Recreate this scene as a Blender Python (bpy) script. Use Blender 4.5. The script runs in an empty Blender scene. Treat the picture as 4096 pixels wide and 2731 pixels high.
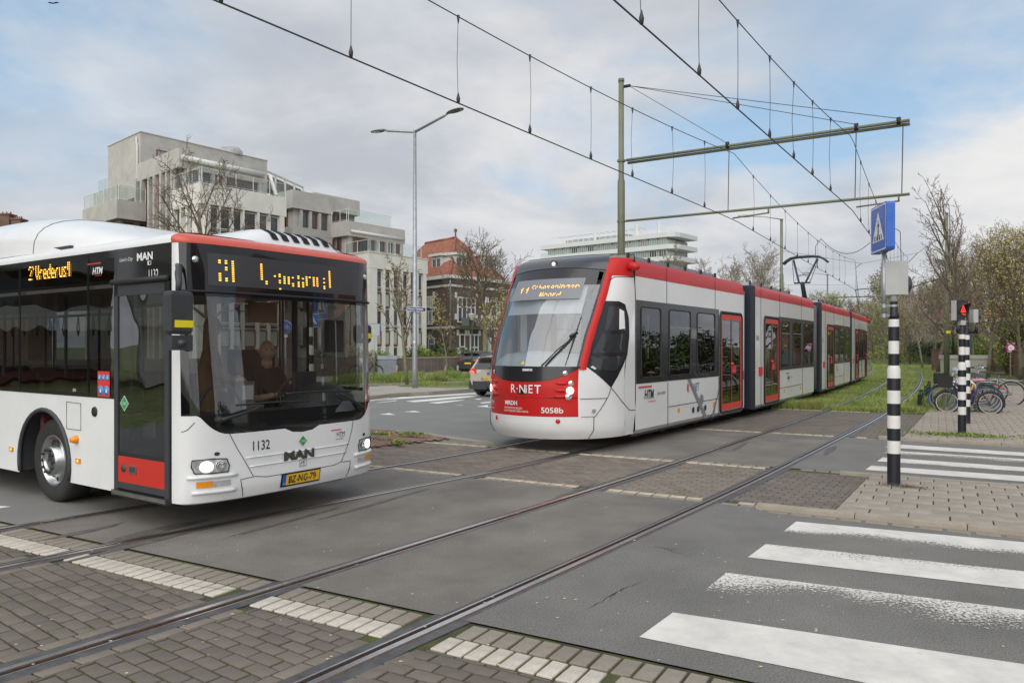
import bpy, math, random, numpy as np
from mathutils import Vector, Matrix
random.seed(7); RNG=np.random.default_rng(7)
C=bpy.context.scene.collection
SC=bpy.context.scene
PI=math.pi
# ---------------- camera ----------------
FPX=3010.0; CX=2048.0; HY=1385.0; EYE=1.79      # focal length, principal x, horizon row (4096 px wide picture), eye height
cam=bpy.data.cameras.new('camera'); co=bpy.data.objects.new('camera',cam); C.objects.link(co)
co.location=(0,0,EYE); co.rotation_euler=(PI/2,0,0)
cam.sensor_width=36; cam.lens=36*FPX/4096; cam.shift_y=(HY-1365.5)/4096; cam.clip_end=3000; cam.clip_start=.05
SC.camera=co
# ---------------- sky ----------------
W=bpy.data.worlds.new('World'); SC.world=W; W.use_nodes=True
SUN_EL=math.radians(38); SUN_AZ=math.radians(197)   # azimuth from +Y clockwise
def sky():
    nt=W.node_tree; N=nt.nodes; N.clear(); L=nt.links
    def nd(t,**k):
        n=N.new(t)
        for a,b in k.items(): setattr(n,a,b)
        return n
    out=nd('ShaderNodeOutputWorld'); bg=nd('ShaderNodeBackground'); bg.inputs[1].default_value=.1
    sk=nd('ShaderNodeTexSky'); sk.sky_type='NISHITA'; sk.sun_disc=False; sk.sun_elevation=SUN_EL; sk.sun_rotation=SUN_AZ
    sk.air_density=1.0; sk.dust_density=2.0; sk.ozone_density=1.5
    g=nd('ShaderNodeTexCoord'); vn=nd('ShaderNodeVectorMath',operation='NORMALIZE'); L.new(g.outputs['Generated'],vn.inputs[0])
    # project on a cloud ceiling
    sep=nd('ShaderNodeSeparateXYZ'); L.new(vn.outputs[0],sep.inputs[0])
    zz=nd('ShaderNodeMath',operation='MAXIMUM'); L.new(sep.outputs[2],zz.inputs[0]); zz.inputs[1].default_value=0
    za=nd('ShaderNodeMath',operation='ADD'); L.new(zz.outputs[0],za.inputs[0]); za.inputs[1].default_value=.25
    cb=nd('ShaderNodeCombineXYZ'); 
    for i in (0,1):
        dv=nd('ShaderNodeMath',operation='DIVIDE'); L.new(sep.outputs[i],dv.inputs[0]); L.new(za.outputs[0],dv.inputs[1]); L.new(dv.outputs[0],cb.inputs[i])
    def noise(scale,detail,rough,off,dist=0):
        m=nd('ShaderNodeMapping'); m.inputs[1].default_value=off; L.new(cb.outputs[0],m.inputs[0])
        n=nd('ShaderNodeTexNoise'); n.inputs['Scale'].default_value=scale; n.inputs['Detail'].default_value=detail; n.inputs['Roughness'].default_value=rough; n.inputs['Distortion'].default_value=dist
        L.new(m.outputs[0],n.inputs['Vector']); return n.outputs[0]
    def mr(s,a,b,c=0,d=1,st='SMOOTHSTEP'):
        m=nd('ShaderNodeMapRange',interpolation_type=st); L.new(s,m.inputs[0])
        for i,v in enumerate((a,b,c,d)): m.inputs[i+1].default_value=v
        return m.outputs[0]
    def mth(op,a,b):
        m=nd('ShaderNodeMath',operation=op)
        for i,v in enumerate((a,b)):
            if isinstance(v,(int,float)): m.inputs[i].default_value=v
            else: L.new(v,m.inputs[i])
        return m.outputs[0]
    def blob(px,py,rad,soft):     # 1 inside a cone of directions round the given one
        d=Vector(((px-CX)/FPX,1,(HY-py)/FPX)).normalized()
        dot=nd('ShaderNodeVectorMath',operation='DOT_PRODUCT'); L.new(vn.outputs[0],dot.inputs[0]); dot.inputs[1].default_value=d
        nz=noise(2.2,5,.6,(px*.01,py*.013,0))
        s=mth('ADD',dot.outputs['Value'],mth('MULTIPLY',mth('SUBTRACT',nz,.5),soft*.9))
        return mr(s,math.cos(math.radians(rad)),math.cos(math.radians(rad))+soft)
    cover=mr(noise(1.3,6,.55,(3.1,1.7,0),.3),.30,.56)
    # blue gaps and cloud banks where the day has them
    for a in ((3750,60,14,.045),(3350,120,8,.04),(150,400,14,.06),(800,200,9,.06),(3000,500,8,.04),(1500,330,8,.05),(3250,640,7,.04),(2700,330,6,.04)):
        b=blob(*a); cover=mth('SUBTRACT',cover,mth('MULTIPLY',b,.95))
    for a in ((4150,520,10,.025),(2300,120,10,.07),(1700,900,16,.08),(4300,900,12,.06)):
        b=blob(*a); cover=mth('ADD',cover,mth('MULTIPLY',b,.8))
    cover=mth('ADD',cover,mr(sep.outputs[2],.26,.02,0,.75))
    cover=mr(cover,0,1,.16,.97,'LINEAR')
    shade=mr(noise(1.9,6,.55,(9.1,4.2,0),.2),.3,.72)
    bright=nd('ShaderNodeMix',data_type='RGBA'); L.new(shade,bright.inputs[0]); bright.inputs[6].default_value=(3.0,3.15,3.45,1); bright.inputs[7].default_value=(4.6,4.58,4.6,1)
    w1=blob(4250,560,13,.035); w2=blob(2350,60,11,.07)
    wh=nd('ShaderNodeMix',data_type='RGBA'); L.new(mth('MULTIPLY',mth('MINIMUM',mth('ADD',w1,w2),1),.75),wh.inputs[0]); L.new(bright.outputs[2],wh.inputs[6]); wh.inputs[7].default_value=(5.8,5.65,5.45,1)
    # the blue, softened by thin high cloud
    blue=nd('ShaderNodeMix',data_type='RGBA'); blue.inputs[0].default_value=.62; L.new(sk.outputs[0],blue.inputs[6]); blue.inputs[7].default_value=(1.75,3.1,4.4,1)
    mx=nd('ShaderNodeMix',data_type='RGBA'); L.new(cover,mx.inputs[0]); L.new(blue.outputs[2],mx.inputs[6]); L.new(wh.outputs[2],mx.inputs[7])
    L.new(mx.outputs[2],bg.inputs[0]); L.new(bg.outputs[0],out.inputs[0])
sky()
sl=bpy.data.lights.new('sun','SUN'); so=bpy.data.objects.new('sun',sl); C.objects.link(so)
sl.energy=1.5; sl.angle=math.radians(85); sl.color=(1,.96,.9)
sd=Vector((math.sin(SUN_AZ)*math.cos(SUN_EL),math.cos(SUN_AZ)*math.cos(SUN_EL),math.sin(SUN_EL)))
so.rotation_euler=(-sd).to_track_quat('-Z','Y').to_euler(); so.location=sd*60
SC.view_settings.view_transform='Standard'; SC.view_settings.look='None'; SC.view_settings.exposure=0.78; SC.view_settings.gamma=1
try: SC.view_settings.use_curve_mapping=False
except Exception: pass
# ---------------- materials ----------------
MATS={}
def lin(h):
    h=h.lstrip('#'); v=[int(h[i:i+2],16)/255 for i in (0,2,4)]
    return tuple(((c+.055)/1.055)**2.4 if c>.04 else c/12.92 for c in v)
def mat(name,col,rough=.6,metal=0,var=.12,scale=6,bump=0,bscale=30,isl=0,spec=.5,col2=None,speck=0,coat=0,emit=None,stretch=None,dirt=0):
    if name in MATS: return MATS[name]
    m=bpy.data.materials.new(name); m.use_nodes=True; MATS[name]=m
    nt=m.node_tree; N=nt.nodes; L=nt.links; b=N['Principled BSDF']
    if isinstance(col,(int,float)): col=(col,)*3
    b.inputs['Roughness'].default_value=rough; b.inputs['Metallic'].default_value=metal
    b.inputs['Specular IOR Level'].default_value=spec
    if coat: b.inputs['Coat Weight'].default_value=coat*.5; b.inputs['Coat Roughness'].default_value=.03
    if emit is not None:
        b.inputs['Emission Color'].default_value=(*col,1); b.inputs['Emission Strength'].default_value=emit
        b.inputs['Base Color'].default_value=(*col,1); return m
    tc=N.new('ShaderNodeTexCoord'); vec=tc.outputs['Object']
    if stretch:
        mp=N.new('ShaderNodeMapping'); mp.inputs[3].default_value=stretch; L.new(vec,mp.inputs[0]); vec=mp.outputs[0]
    def noise(s,d=4,r=.6):
        n=N.new('ShaderNodeTexNoise'); n.inputs['Scale'].default_value=s; n.inputs['Detail'].default_value=d; n.inputs['Roughness'].default_value=r
        L.new(vec,n.inputs['Vector']); return n.outputs[0]
    def rng(s,a,b2,c,d):
        r=N.new('ShaderNodeMapRange'); L.new(s,r.inputs[0])
        for i,v in enumerate((a,b2,c,d)): r.inputs[i+1].default_value=v
        return r.outputs[0]
    cur=None
    if col2 is not None:
        mx=N.new('ShaderNodeMix'); mx.data_type='RGBA'; L.new(rng(noise(scale*.6,5),.38,.62,0,1),mx.inputs[0])
        mx.inputs[6].default_value=(*col,1); mx.inputs[7].default_value=(*col2,1); cur=mx.outputs[2]
    val=None
    if var: val=rng(noise(scale),.3,.7,1-var,1+var)
    if speck:
        s=rng(noise(85 if scale<4 else 240,4,.75),.3,.7,1-speck,1+speck)
        if val:
            q=N.new('ShaderNodeMath'); q.operation='MULTIPLY'; L.new(val,q.inputs[0]); L.new(s,q.inputs[1]); val=q.outputs[0]
        else: val=s
    if dirt:
        s=rng(noise(1.1,6,.65),.35,.6,1-dirt,1)
        if val:
            q=N.new('ShaderNodeMath'); q.operation='MULTIPLY'; L.new(val,q.inputs[0]); L.new(s,q.inputs[1]); val=q.outputs[0]
        else: val=s
    if isl:
        ge=N.new('ShaderNodeNewGeometry'); oi=N.new('ShaderNodeObjectInfo')
        a=N.new('ShaderNodeMath'); a.operation='ADD'; L.new(ge.outputs['Random Per Island'],a.inputs[0]); L.new(oi.outputs['Random'],a.inputs[1])
        f=N.new('ShaderNodeMath'); f.operation='FRACT'; L.new(a.outputs[0],f.inputs[0])
        s=rng(f.outputs[0],0,1,1-isl,1+isl)
        if val:
            q=N.new('ShaderNodeMath'); q.operation='MULTIPLY'; L.new(val,q.inputs[0]); L.new(s,q.inputs[1]); val=q.outputs[0]
        else: val=s
    if val is None: b.inputs['Base Color'].default_value=(*col,1)
    else:
        h=N.new('ShaderNodeVectorMath'); h.operation='SCALE'
        if cur: L.new(cur,h.inputs[0])
        else: h.inputs[0].default_value=col
        L.new(val,h.inputs['Scale']); L.new(h.outputs[0],b.inputs['Base Color'])
    if bump:
        bp=N.new('ShaderNodeBump'); bp.inputs['Strength'].default_value=bump; bp.inputs['Distance'].default_value=.02
        L.new(noise(bscale,5,.6),bp.inputs['Height']); L.new(bp.outputs[0],b.inputs['Normal'])
    return m
def glass(name,tint=(.5,.52,.52),ior=1.5,wav=0,add=0.0,rough=.01):
    if name in MATS: return MATS[name]
    m=bpy.data.materials.new(name); m.use_nodes=True; MATS[name]=m; nt=m.node_tree; N=nt.nodes; L=nt.links; N.clear()
    o=N.new('ShaderNodeOutputMaterial'); mx=N.new('ShaderNodeMixShader'); t=N.new('ShaderNodeBsdfTransparent'); g=N.new('ShaderNodeBsdfGlossy'); f=N.new('ShaderNodeMath'); lw=N.new('ShaderNodeLayerWeight'); lw.inputs[0].default_value=.5; pw=N.new('ShaderNodeMath'); pw.operation='POWER'; L.new(lw.outputs['Facing'],pw.inputs[0]); pw.inputs[1].default_value=4.5; f.operation='MULTIPLY_ADD'; L.new(pw.outputs[0],f.inputs[0]); f0=((ior-1)/(ior+1))**2*1.6; f.inputs[1].default_value=1-f0; f.inputs[2].default_value=f0
    t.inputs[0].default_value=(*tint,1); g.inputs[0].default_value=(.95,.97,1,1); g.inputs['Roughness'].default_value=rough
    a=N.new('ShaderNodeMath'); a.operation='ADD'; a.inputs[1].default_value=add; L.new(f.outputs[0],a.inputs[0])
    L.new(a.outputs[0],mx.inputs[0]); L.new(t.outputs[0],mx.inputs[1]); L.new(g.outputs[0],mx.inputs[2]); L.new(mx.outputs[0],o.inputs[0])
    if wav:
        tc=N.new('ShaderNodeTexCoord'); n=N.new('ShaderNodeTexNoise'); n.inputs['Scale'].default_value=1.6; n.inputs['Detail'].default_value=1; L.new(tc.outputs['Object'],n.inputs['Vector'])
        bp=N.new('ShaderNodeBump'); bp.inputs['Strength'].default_value=wav; bp.inputs['Distance'].default_value=.05; L.new(n.outputs[0],bp.inputs['Height'])
        L.new(bp.outputs[0],g.inputs['Normal']); L.new(bp.outputs[0],lw.inputs['Normal'])
    return m
# ---------------- mesh builder ----------------
class MB:
    def __init__(s,M=None): s.v=[]; s.f=[]; s.m=[]; s.M=M or Matrix.Identity(4); s.mats=[]; s.cur=0; s.sm=[]; s.smooth=False
    def mat(s,m):
        if m not in s.mats: s.mats.append(m)
        s.cur=s.mats.index(m); return s
    def add(s,vs,fs):
        o=len(s.v); M=s.M
        s.v+=[tuple(M@Vector(p)) for p in vs]
        for f in fs: s.f.append(tuple(i+o for i in f)); s.m.append(s.cur); s.sm.append(s.smooth)
        return s
    def box(s,x0,x1,y0,y1,z0,z1):
        return s.add([(x,y,z) for z in (z0,z1) for y in (y0,y1) for x in (x0,x1)],[(0,2,3,1),(4,5,7,6),(0,1,5,4),(2,6,7,3),(0,4,6,2),(1,3,7,5)])
    def prism(s,pts,z0,z1,top=True):      # plan polygon (ccw), any z function
        n=len(pts); s.add([(p[0],p[1],z0) for p in pts]+[(p[0],p[1],z1) for p in pts],[tuple(range(n,2*n)),tuple(range(n-1,-1,-1))]+[(i,(i+1)%n,(i+1)%n+n,i+n) for i in range(n)]); return s
    def hexa(s,a,b): # two quads of 4 points, bottom a, top b
        return s.add(list(a)+list(b),[(3,2,1,0),(4,5,6,7),(0,1,5,4),(1,2,6,5),(2,3,7,6),(3,0,4,7)])
    def grid(s,fn,us,vs,flip=False):
        us=list(us); vs=list(vs); a=[fn(u,v) for u in us for v in vs]; n=len(vs); fs=[]
        for i in range(len(us)-1):
            for j in range(n-1):
                q=(i*n+j,(i+1)*n+j,(i+1)*n+j+1,i*n+j+1); fs.append(q[::-1] if flip else q)
        return s.add(a,fs)
    def tube(s,pts,r,n=8,caps=True,closed=False):
        pts=[Vector(p) for p in pts]; k=len(pts); rr=r if hasattr(r,'__len__') else [r]*k; vs=[]; up=None
        for i,p in enumerate(pts):
            if closed: d=pts[(i+1)%k]-pts[i-1]
            else: d=pts[min(i+1,k-1)]-pts[max(i-1,0)]
            if d.length<1e-9: d=Vector((0,0,1))
            d.normalize()
            if up is None: up=Vector((0,0,1)) if abs(d.z)<.9 else Vector((1,0,0))
            a=d.cross(up); 
            if a.length<1e-6: a=d.orthogonal()
            a.normalize(); b=a.cross(d); up=b
            for j in range(n):
                t=2*PI*(j+.5)/n; vs.append(p+a*math.cos(t)*rr[i]+b*math.sin(t)*rr[i])
        fs=[]
        for i in range(k if closed else k-1):
            for j in range(n):
                fs.append((i*n+j,i*n+(j+1)%n,((i+1)%k)*n+(j+1)%n,((i+1)%k)*n+j))
        if caps and not closed: fs+= [tuple(range(n-1,-1,-1)),tuple((k-1)*n+j for j in range(n))]
        sm=s.smooth; s.smooth=n>5; s.add(vs,fs); s.smooth=sm
        return s
    def cyl(s,x,y,z0,z1,r,r1=None,n=16): return s.tube([(x,y,z0),(x,y,z1)],[r,r if r1 is None else r1],n)
    def lathe(s,prof,n=20,c=(0,0,0),axis='z'):
        vs=[]
        for (r,h) in prof:
            for j in range(n):
                t=2*PI*j/n; a,b=r*math.cos(t),r*math.sin(t)
                vs.append({'z':(c[0]+a,c[1]+b,c[2]+h),'y':(c[0]+a,c[1]+h,c[2]+b),'x':(c[0]+h,c[1]+a,c[2]+b)}[axis])
        fs=[(i*n+j,i*n+(j+1)%n,(i+1)*n+(j+1)%n,(i+1)*n+j) for i in range(len(prof)-1) for j in range(n)]
        sm=s.smooth; s.smooth=True; s.add(vs,fs); s.smooth=sm; return s
    def mesh(s,name):
        me=bpy.data.meshes.new(name); me.from_pydata(s.v,[],s.f)
        for m in s.mats: me.materials.append(m)
        me.polygons.foreach_set('material_index',s.m); me.polygons.foreach_set('use_smooth',s.sm); me.update(); return me
    def ob(s,name,parent=None,label=None,kind=None,loc=None,**k):
        o=bpy.data.objects.new(name,s.mesh(name)); C.objects.link(o)
        if parent: o.parent=parent
        if loc: o.location=loc
        return tag(o,label,kind=kind,**k)
def tag(o,label=None,cat=None,group=None,kind=None):
    for a,b in (('label',label),('category',cat),('group',group),('kind',kind)):
        if b: o[a]=b
    return o
def thing(name,label,cat,loc=(0,0,0),rz=0,group=None,M=None):
    o=bpy.data.objects.new(name,None); C.objects.link(o); o.empty_display_size=.2
    if M is not None: o.matrix_world=M
    else: o.location=loc; o.rotation_euler=(0,0,rz)
    return tag(o,label,cat,group)
def dup(o,parent=None,loc=None,rz=None,label=None,group=None,scale=None):
    c=o.copy(); C.objects.link(c)
    if parent: c.parent=parent
    if loc is not None: c.location=loc
    if rz is not None: c.rotation_euler=(0,0,rz)
    if scale is not None: c.scale=scale if hasattr(scale,'__len__') else (scale,)*3
    if label: c['label']=label
    if group: c['group']=group
    for ch in KIDS(o): dup(ch,c)
    return c
def KIDS(o): return [x for x in list(o.children)]
def raw(name,V,Fq,mats,parent=None,smooth=False,mi=None,**k):   # numpy mesh
    me=bpy.data.meshes.new(name); n=Fq.shape[1]; me.vertices.add(len(V)); me.vertices.foreach_set('co',np.asarray(V,dtype=np.float32).ravel())
    me.loops.add(Fq.size); me.loops.foreach_set('vertex_index',Fq.astype(np.int32).ravel()); me.polygons.add(len(Fq))
    me.polygons.foreach_set('loop_start',np.arange(0,Fq.size,n,dtype=np.int32)); me.polygons.foreach_set('loop_total',np.full(len(Fq),n,dtype=np.int32))
    for m in mats: me.materials.append(m)
    if mi is not None: me.polygons.foreach_set('material_index',mi.astype(np.int32))
    me.update(calc_edges=True)
    o=bpy.data.objects.new(name,me); C.objects.link(o)
    if parent: o.parent=parent
    return tag(o,**k)
def text(s,size,fn,m,name='lettering',parent=None,sx=1,shear=0,off=0,align='LEFT',label=None,depth=0):
    cu=bpy.data.curves.new('t','FONT'); cu.body=s; cu.size=size; cu.shear=shear; cu.offset=off; cu.align_x=align; cu.resolution_u=3
    t=bpy.data.objects.new('t',cu); C.objects.link(t); dg=bpy.context.evaluated_depsgraph_get(); dg.update()
    me=bpy.data.meshes.new_from_object(t.evaluated_get(dg)); me.name=name
    for v in me.vertices: v.co=Vector(fn(v.co.x*sx,v.co.y))
    me.materials.clear(); me.materials.append(m); bpy.data.objects.remove(t); bpy.data.curves.remove(cu)
    o=bpy.data.objects.new(name,me); C.objects.link(o)
    if parent: o.parent=parent
    return tag(o,label)
def G(x,y,z=0):
    Y=(EYE-z)*FPX/(y-HY); return Vector(((x-CX)/FPX*Y,Y,z))
def V3(x,y,Y): return Vector(((x-CX)/FPX*Y,Y,EYE+(HY-y)/FPX*Y))
# street frame: t along the tracks, n to the right
TH=math.radians(29.5); T2=Vector((math.sin(TH),math.cos(TH),0)); N2=Vector((math.cos(TH),-math.sin(TH),0))
def P(n,t,z=0): v=N2*n+T2*t; return Vector((v.x,v.y,z))
def NT(x,y): v=Vector((x,y,0)); return v.dot(N2),v.dot(T2)
# ---------------- track geometry ----------------
A_=np.array([(-6.6,-3.6),(-3.35,.85),(-1.01,4.08),(1.34,7.32),(3.38,10.2),(6.46,14.76),(8.07,17.15),(10.04,20.18),(11.94,23.2),(14.54,27.45),(17.51,32.45),(21.07,38.75),(23.71,43.5),(26.95,49.6),(29.51,54.7),(32.4,60.74),(38,73),(46,91),(60,123),(85,182)])
def cr(Q,n=12):
    Q=[2*Q[0]-Q[1]]+list(Q)+[2*Q[-1]-Q[-2]]; o=[]
    for i in range(1,len(Q)-2):
        a,b,c,d=Q[i-1:i+3]
        for k in range(n):
            t=k/n; o.append(.5*((2*b)+(-a+c)*t+(2*a-5*b+4*c-d)*t*t+(-a+3*b-3*c+d)*t**3))
    o.append(Q[-2]); return np.array(o)
def offc(Q,d):
    T=np.gradient(Q,axis=0); T/=np.linalg.norm(T,axis=1)[:,None]; Nn=np.stack([T[:,1],-T[:,0]],1); return Q+Nn*(np.array(d)[:,None] if np.ndim(d) else d)
RC=offc(cr(A_),-.75)
LC=offc(RC,-np.interp(RC[:,1],[-5,4,7,9.5,14,20,40,60],[4.2,3.75,3.5,3.28,3.2,3.1,3.0,3.0]))
def sd_(Q): return np.concatenate([[0],np.cumsum(np.linalg.norm(np.diff(Q,axis=0),axis=1))])
LS=sd_(LC)
def Lat(s): return Vector((np.interp(s,LS,LC[:,0]),np.interp(s,LS,LC[:,1]),0))
class Rail:      # n as a function of t, for a curve offset from a centre line
    def __init__(s,c,o): 
        Q=offc(c,o); s.n=Q@np.array(N2[:2]); s.t=Q@np.array(T2[:2])
    def __call__(s,t): return float(np.interp(t,s.t,s.n))
# ---------------- ground ----------------
M_ASPH=mat('asphalt',(.215,.207,.192),.85,var=.12,scale=.7,bump=.6,bscale=160,speck=.62,dirt=.16)
M_ASPH_T=mat('asphalt_track',(.225,.207,.183),.85,var=.16,scale=.9,bump=.6,bscale=160,speck=.5,dirt=.24)
M_ASPH2=mat('asphalt_far',(.225,.22,.21),.8,var=.08,scale=.5,bump=.3,bscale=160,speck=.25,dirt=.08)
M_BIT=mat('bitumen_seal',(.085,.083,.085),.45,var=.35,scale=9,bump=.4,bscale=30)
M_RAIL=mat('rail_steel',(.66,.65,.65),.30,1,var=.12,scale=20,stretch=(1,1,1))
M_RUST=mat('rail_rust',(.10,.065,.045),.8,var=.3,scale=30,bump=.3)
M_GROOVE=mat('rail_groove_dirt',(.03,.024,.018),.95,var=.4,scale=20)
M_JOINT=mat('joint_sand_moss',(.07,.058,.042),.95,var=.3,scale=6,col2=(.085,.105,.018),bump=.6,bscale=120)
M_BRICK=mat('paving_brick_grey',(.18,.155,.13),.88,var=.12,scale=5,isl=.13,bump=.45,bscale=160,speck=.22,dirt=.12)
M_BRICKB=mat('paving_brick_brown',(.225,.19,.155),.88,var=.14,scale=4,isl=.14,bump=.45,bscale=160,speck=.2,dirt=.15)
M_BEIGE=mat('paving_brick_beige',(.28,.245,.20),.88,var=.12,scale=7,isl=.10,bump=.4,bscale=160,speck=.2)
M_WHT=mat('paving_brick_white',(.62,.565,.48),.82,var=.12,scale=9,isl=.07,bump=.4,bscale=150,speck=.18,dirt=.15)
M_WHT2=mat('paving_brick_cream',(.58,.50,.38),.85,var=.16,scale=9,isl=.15,bump=.4,bscale=150,speck=.18,dirt=.35)
M_TILE=mat('concrete_tile',(.37,.32,.265),.88,var=.10,scale=3,isl=.07,bump=.35,bscale=150,speck=.18,dirt=.12)
M_KERB=mat('kerb_concrete',(.35,.31,.25),.88,var=.14,scale=3,bump=.35,bscale=90,speck=.2)
M_REDB=mat('red_brick_paving',(.25,.155,.12),.9,var=.2,scale=4,isl=.2,bump=.4,bscale=60)
M_SOIL=mat('grassy_soil',(.12,.17,.045),.95,var=.35,scale=1.3,bump=.6,bscale=14,col2=(.19,.20,.075),speck=.3)
M_PAINT=mat('road_paint',(.80,.79,.75),.7,var=.04,scale=3,bump=.15,bscale=120,speck=.06,dirt=.06)
g=MB().mat(M_SOIL); g.add([(-600,-200,-.12),(700,-200,-.12),(700,1400,-.12),(-600,1400,-.12)],[(0,1,2,3)]); g.ob('ground',kind='structure')
rD,rC,rB,rA=Rail(LC,-.75),Rail(LC,.75),Rail(RC,-.75),Rail(RC,.75)
def strip(mb,fa,fb,t0,t1,z,step=1.0,sk=0,nseg=1):
    k=max(1,int(round((t1-t0)/step))); V=[]; F=[]
    for i in range(k+1):
        t=t0+(t1-t0)*i/k
        a=fa(t) if callable(fa) else fa; b=fb(t) if callable(fb) else fb
        for j in range(nseg+1): V.append(P(a+(b-a)*j/nseg,t+sk*(a+(b-a)*j/nseg),z))
    q=nseg+1
    for i in range(k):
        for j in range(nseg): F.append((i*q+j,i*q+j+1,(i+1)*q+j+1,(i+1)*q+j))
    mb.add(V,F)
# rails: every rail its own object, swept cross-section (offset, z); inner side has the groove
def rail(name,r,inner,bit=True):
    b=MB()
    sec=[(-.10,-.004),(-.042,.0),(-.036,.004),(-.028,.007),(.018,.007),(.024,.003),(.026,-.040),(.064,-.040),(.066,.003),(.080,.004),(.09,.0),(.15,-.004)]
    ms=[M_BIT,M_RUST,M_RUST,M_RAIL,M_RUST,M_RUST,M_GROOVE,M_RUST,M_RAIL,M_BIT,M_BIT]
    ts=list(np.arange(-8,24,.4))+list(np.arange(24,95,1.5))
    for j in range(len(sec)-1):
        b.mat(ms[j]); (o0,z0),(o1,z1)=sec[j],sec[j+1]
        V=[]; F=[]
        for i,t in enumerate(ts):
            w=random.uniform(.0,.035) if j in (0,10) and t<24 else 0
            wa,wb=(o0-(w if j==0 else 0)),(o1+(w if j==10 else 0))
            V+= [P(r(t)+inner*wa,t,z0),P(r(t)+inner*wb,t,z1)]
        for i in range(len(ts)-1):
            q=(2*i,2*i+1,2*i+3,2*i+2); F.append(q if inner>0 else q[::-1])
        b.add(V,F)
    return b.ob('tram_rail',kind='structure')
for r,i in ((rD,1),(rC,-1),(rB,1),(rA,-1)): rail('tram_rail',r,i)
def o_(r,d): return lambda t:r(t)+d
BANDS=[(-8,4.13,'brick'),(4.13,8.62,'asph'),(8.62,11.66,'brick'),(11.66,16.12,'asph'),(16.12,22.74,'brick'),(22.74,95,'grass')]
SEGS=[(-16.6,o_(rD,-.07),M_ASPH2,'L'),(o_(rD,.112),o_(rC,-.112),M_ASPH_T,'c'),(o_(rC,.07),o_(rB,-.07),M_ASPH_T,'c'),(o_(rB,.112),o_(rA,-.112),M_ASPH_T,'c'),(o_(rA,.07),16.0,M_ASPH,'R')]
road=MB(); bed=MB().mat(M_JOINT); turf=MB().mat(M_SOIL)
for (fa,fb,m,k) in SEGS:
    for (t0,t1,w) in BANDS:
        if w=='asph': strip(road.mat(m),fa,fb,t0,t1,0,.6)
        elif w=='brick': strip(bed,fa,fb,t0,t1,-.010,.6)
        else:
            if k=='L': strip(turf,-9.3,fb,t0,t1,.0,1.2)
            elif k=='R': strip(turf,fa,lambda t:max(rA(t)+1.0,np.interp(t,[22,40,60,95],[-.7,2.8,6,3])),t0,t1,.0,1.2)
            else: strip(turf,fa,fb,t0,t1,.0,1.2)
strip(road.mat(M_ASPH2),-16.6,-9.3,16.12,150,.002,6); strip(road,-16.6,lambda t:rD(t)-.1-3.0,-30,11.0,.003,3)
road.ob('road',kind='structure'); bed.ob('paving_bed',kind='structure'); turf.ob('track_bed',kind='structure')
# ---------------- bricks and tiles ----------------
def clip(poly,a,b,c):   # keep a*x+b*y<=c
    o=[]
    for i in range(len(poly)):
        p,q=poly[i-1],poly[i]; dp,dq=a*p[0]+b*p[1]-c,a*q[0]+b*q[1]-c
        if (dp<=0)!=(dq<=0):
            s=dp/(dp-dq); o.append((p[0]+(q[0]-p[0])*s,p[1]+(q[1]-p[1])*s))
        if dq<=0: o.append(q)
    return o
def area(p): return abs(sum(p[i-1][0]*p[i][1]-p[i][0]*p[i-1][1] for i in range(len(p))))/2
def inview(x,y,z=0,m=160):
    if y<.5: return False
    px=CX+x/y*FPX; py=HY+(EYE-z)/y*FPX
    return -m<px<4096+m and -m<py<2731+m
def piece(mb,poly,z0,z1,ch=.004,jit=0):
    cx=sum(p[0] for p in poly)/len(poly); cy=sum(p[1] for p in poly)/len(poly); n=len(poly)
    if area(poly)<.0008: return
    if sum((poly[i][0]-poly[i-1][0])*(poly[i][1]+poly[i-1][1]) for i in range(n))>0: poly=poly[::-1]
    def sh(p):
        d=math.hypot(p[0]-cx,p[1]-cy) or 1; k=max(0,1-ch*1.4/d); return (cx+(p[0]-cx)*k,cy+(p[1]-cy)*k)
    tx,ty=random.uniform(-jit,jit),random.uniform(-jit,jit)
    def zt(p): return z1+(p[0]-cx)*tx+(p[1]-cy)*ty
    V=[(p[0],p[1],z0) for p in poly]+[(p[0],p[1],zt(p)-ch) for p in poly]+[(*sh(p),zt(p)) for p in poly]
    F=[tuple(range(2*n,3*n))]+[(i,(i+1)%n,(i+1)%n+n,i+n) for i in range(n)]+[(i+n,(i+1)%n+n,(i+1)%n+2*n,i+2*n) for i in range(n)]
    mb.add(V,F)
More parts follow.
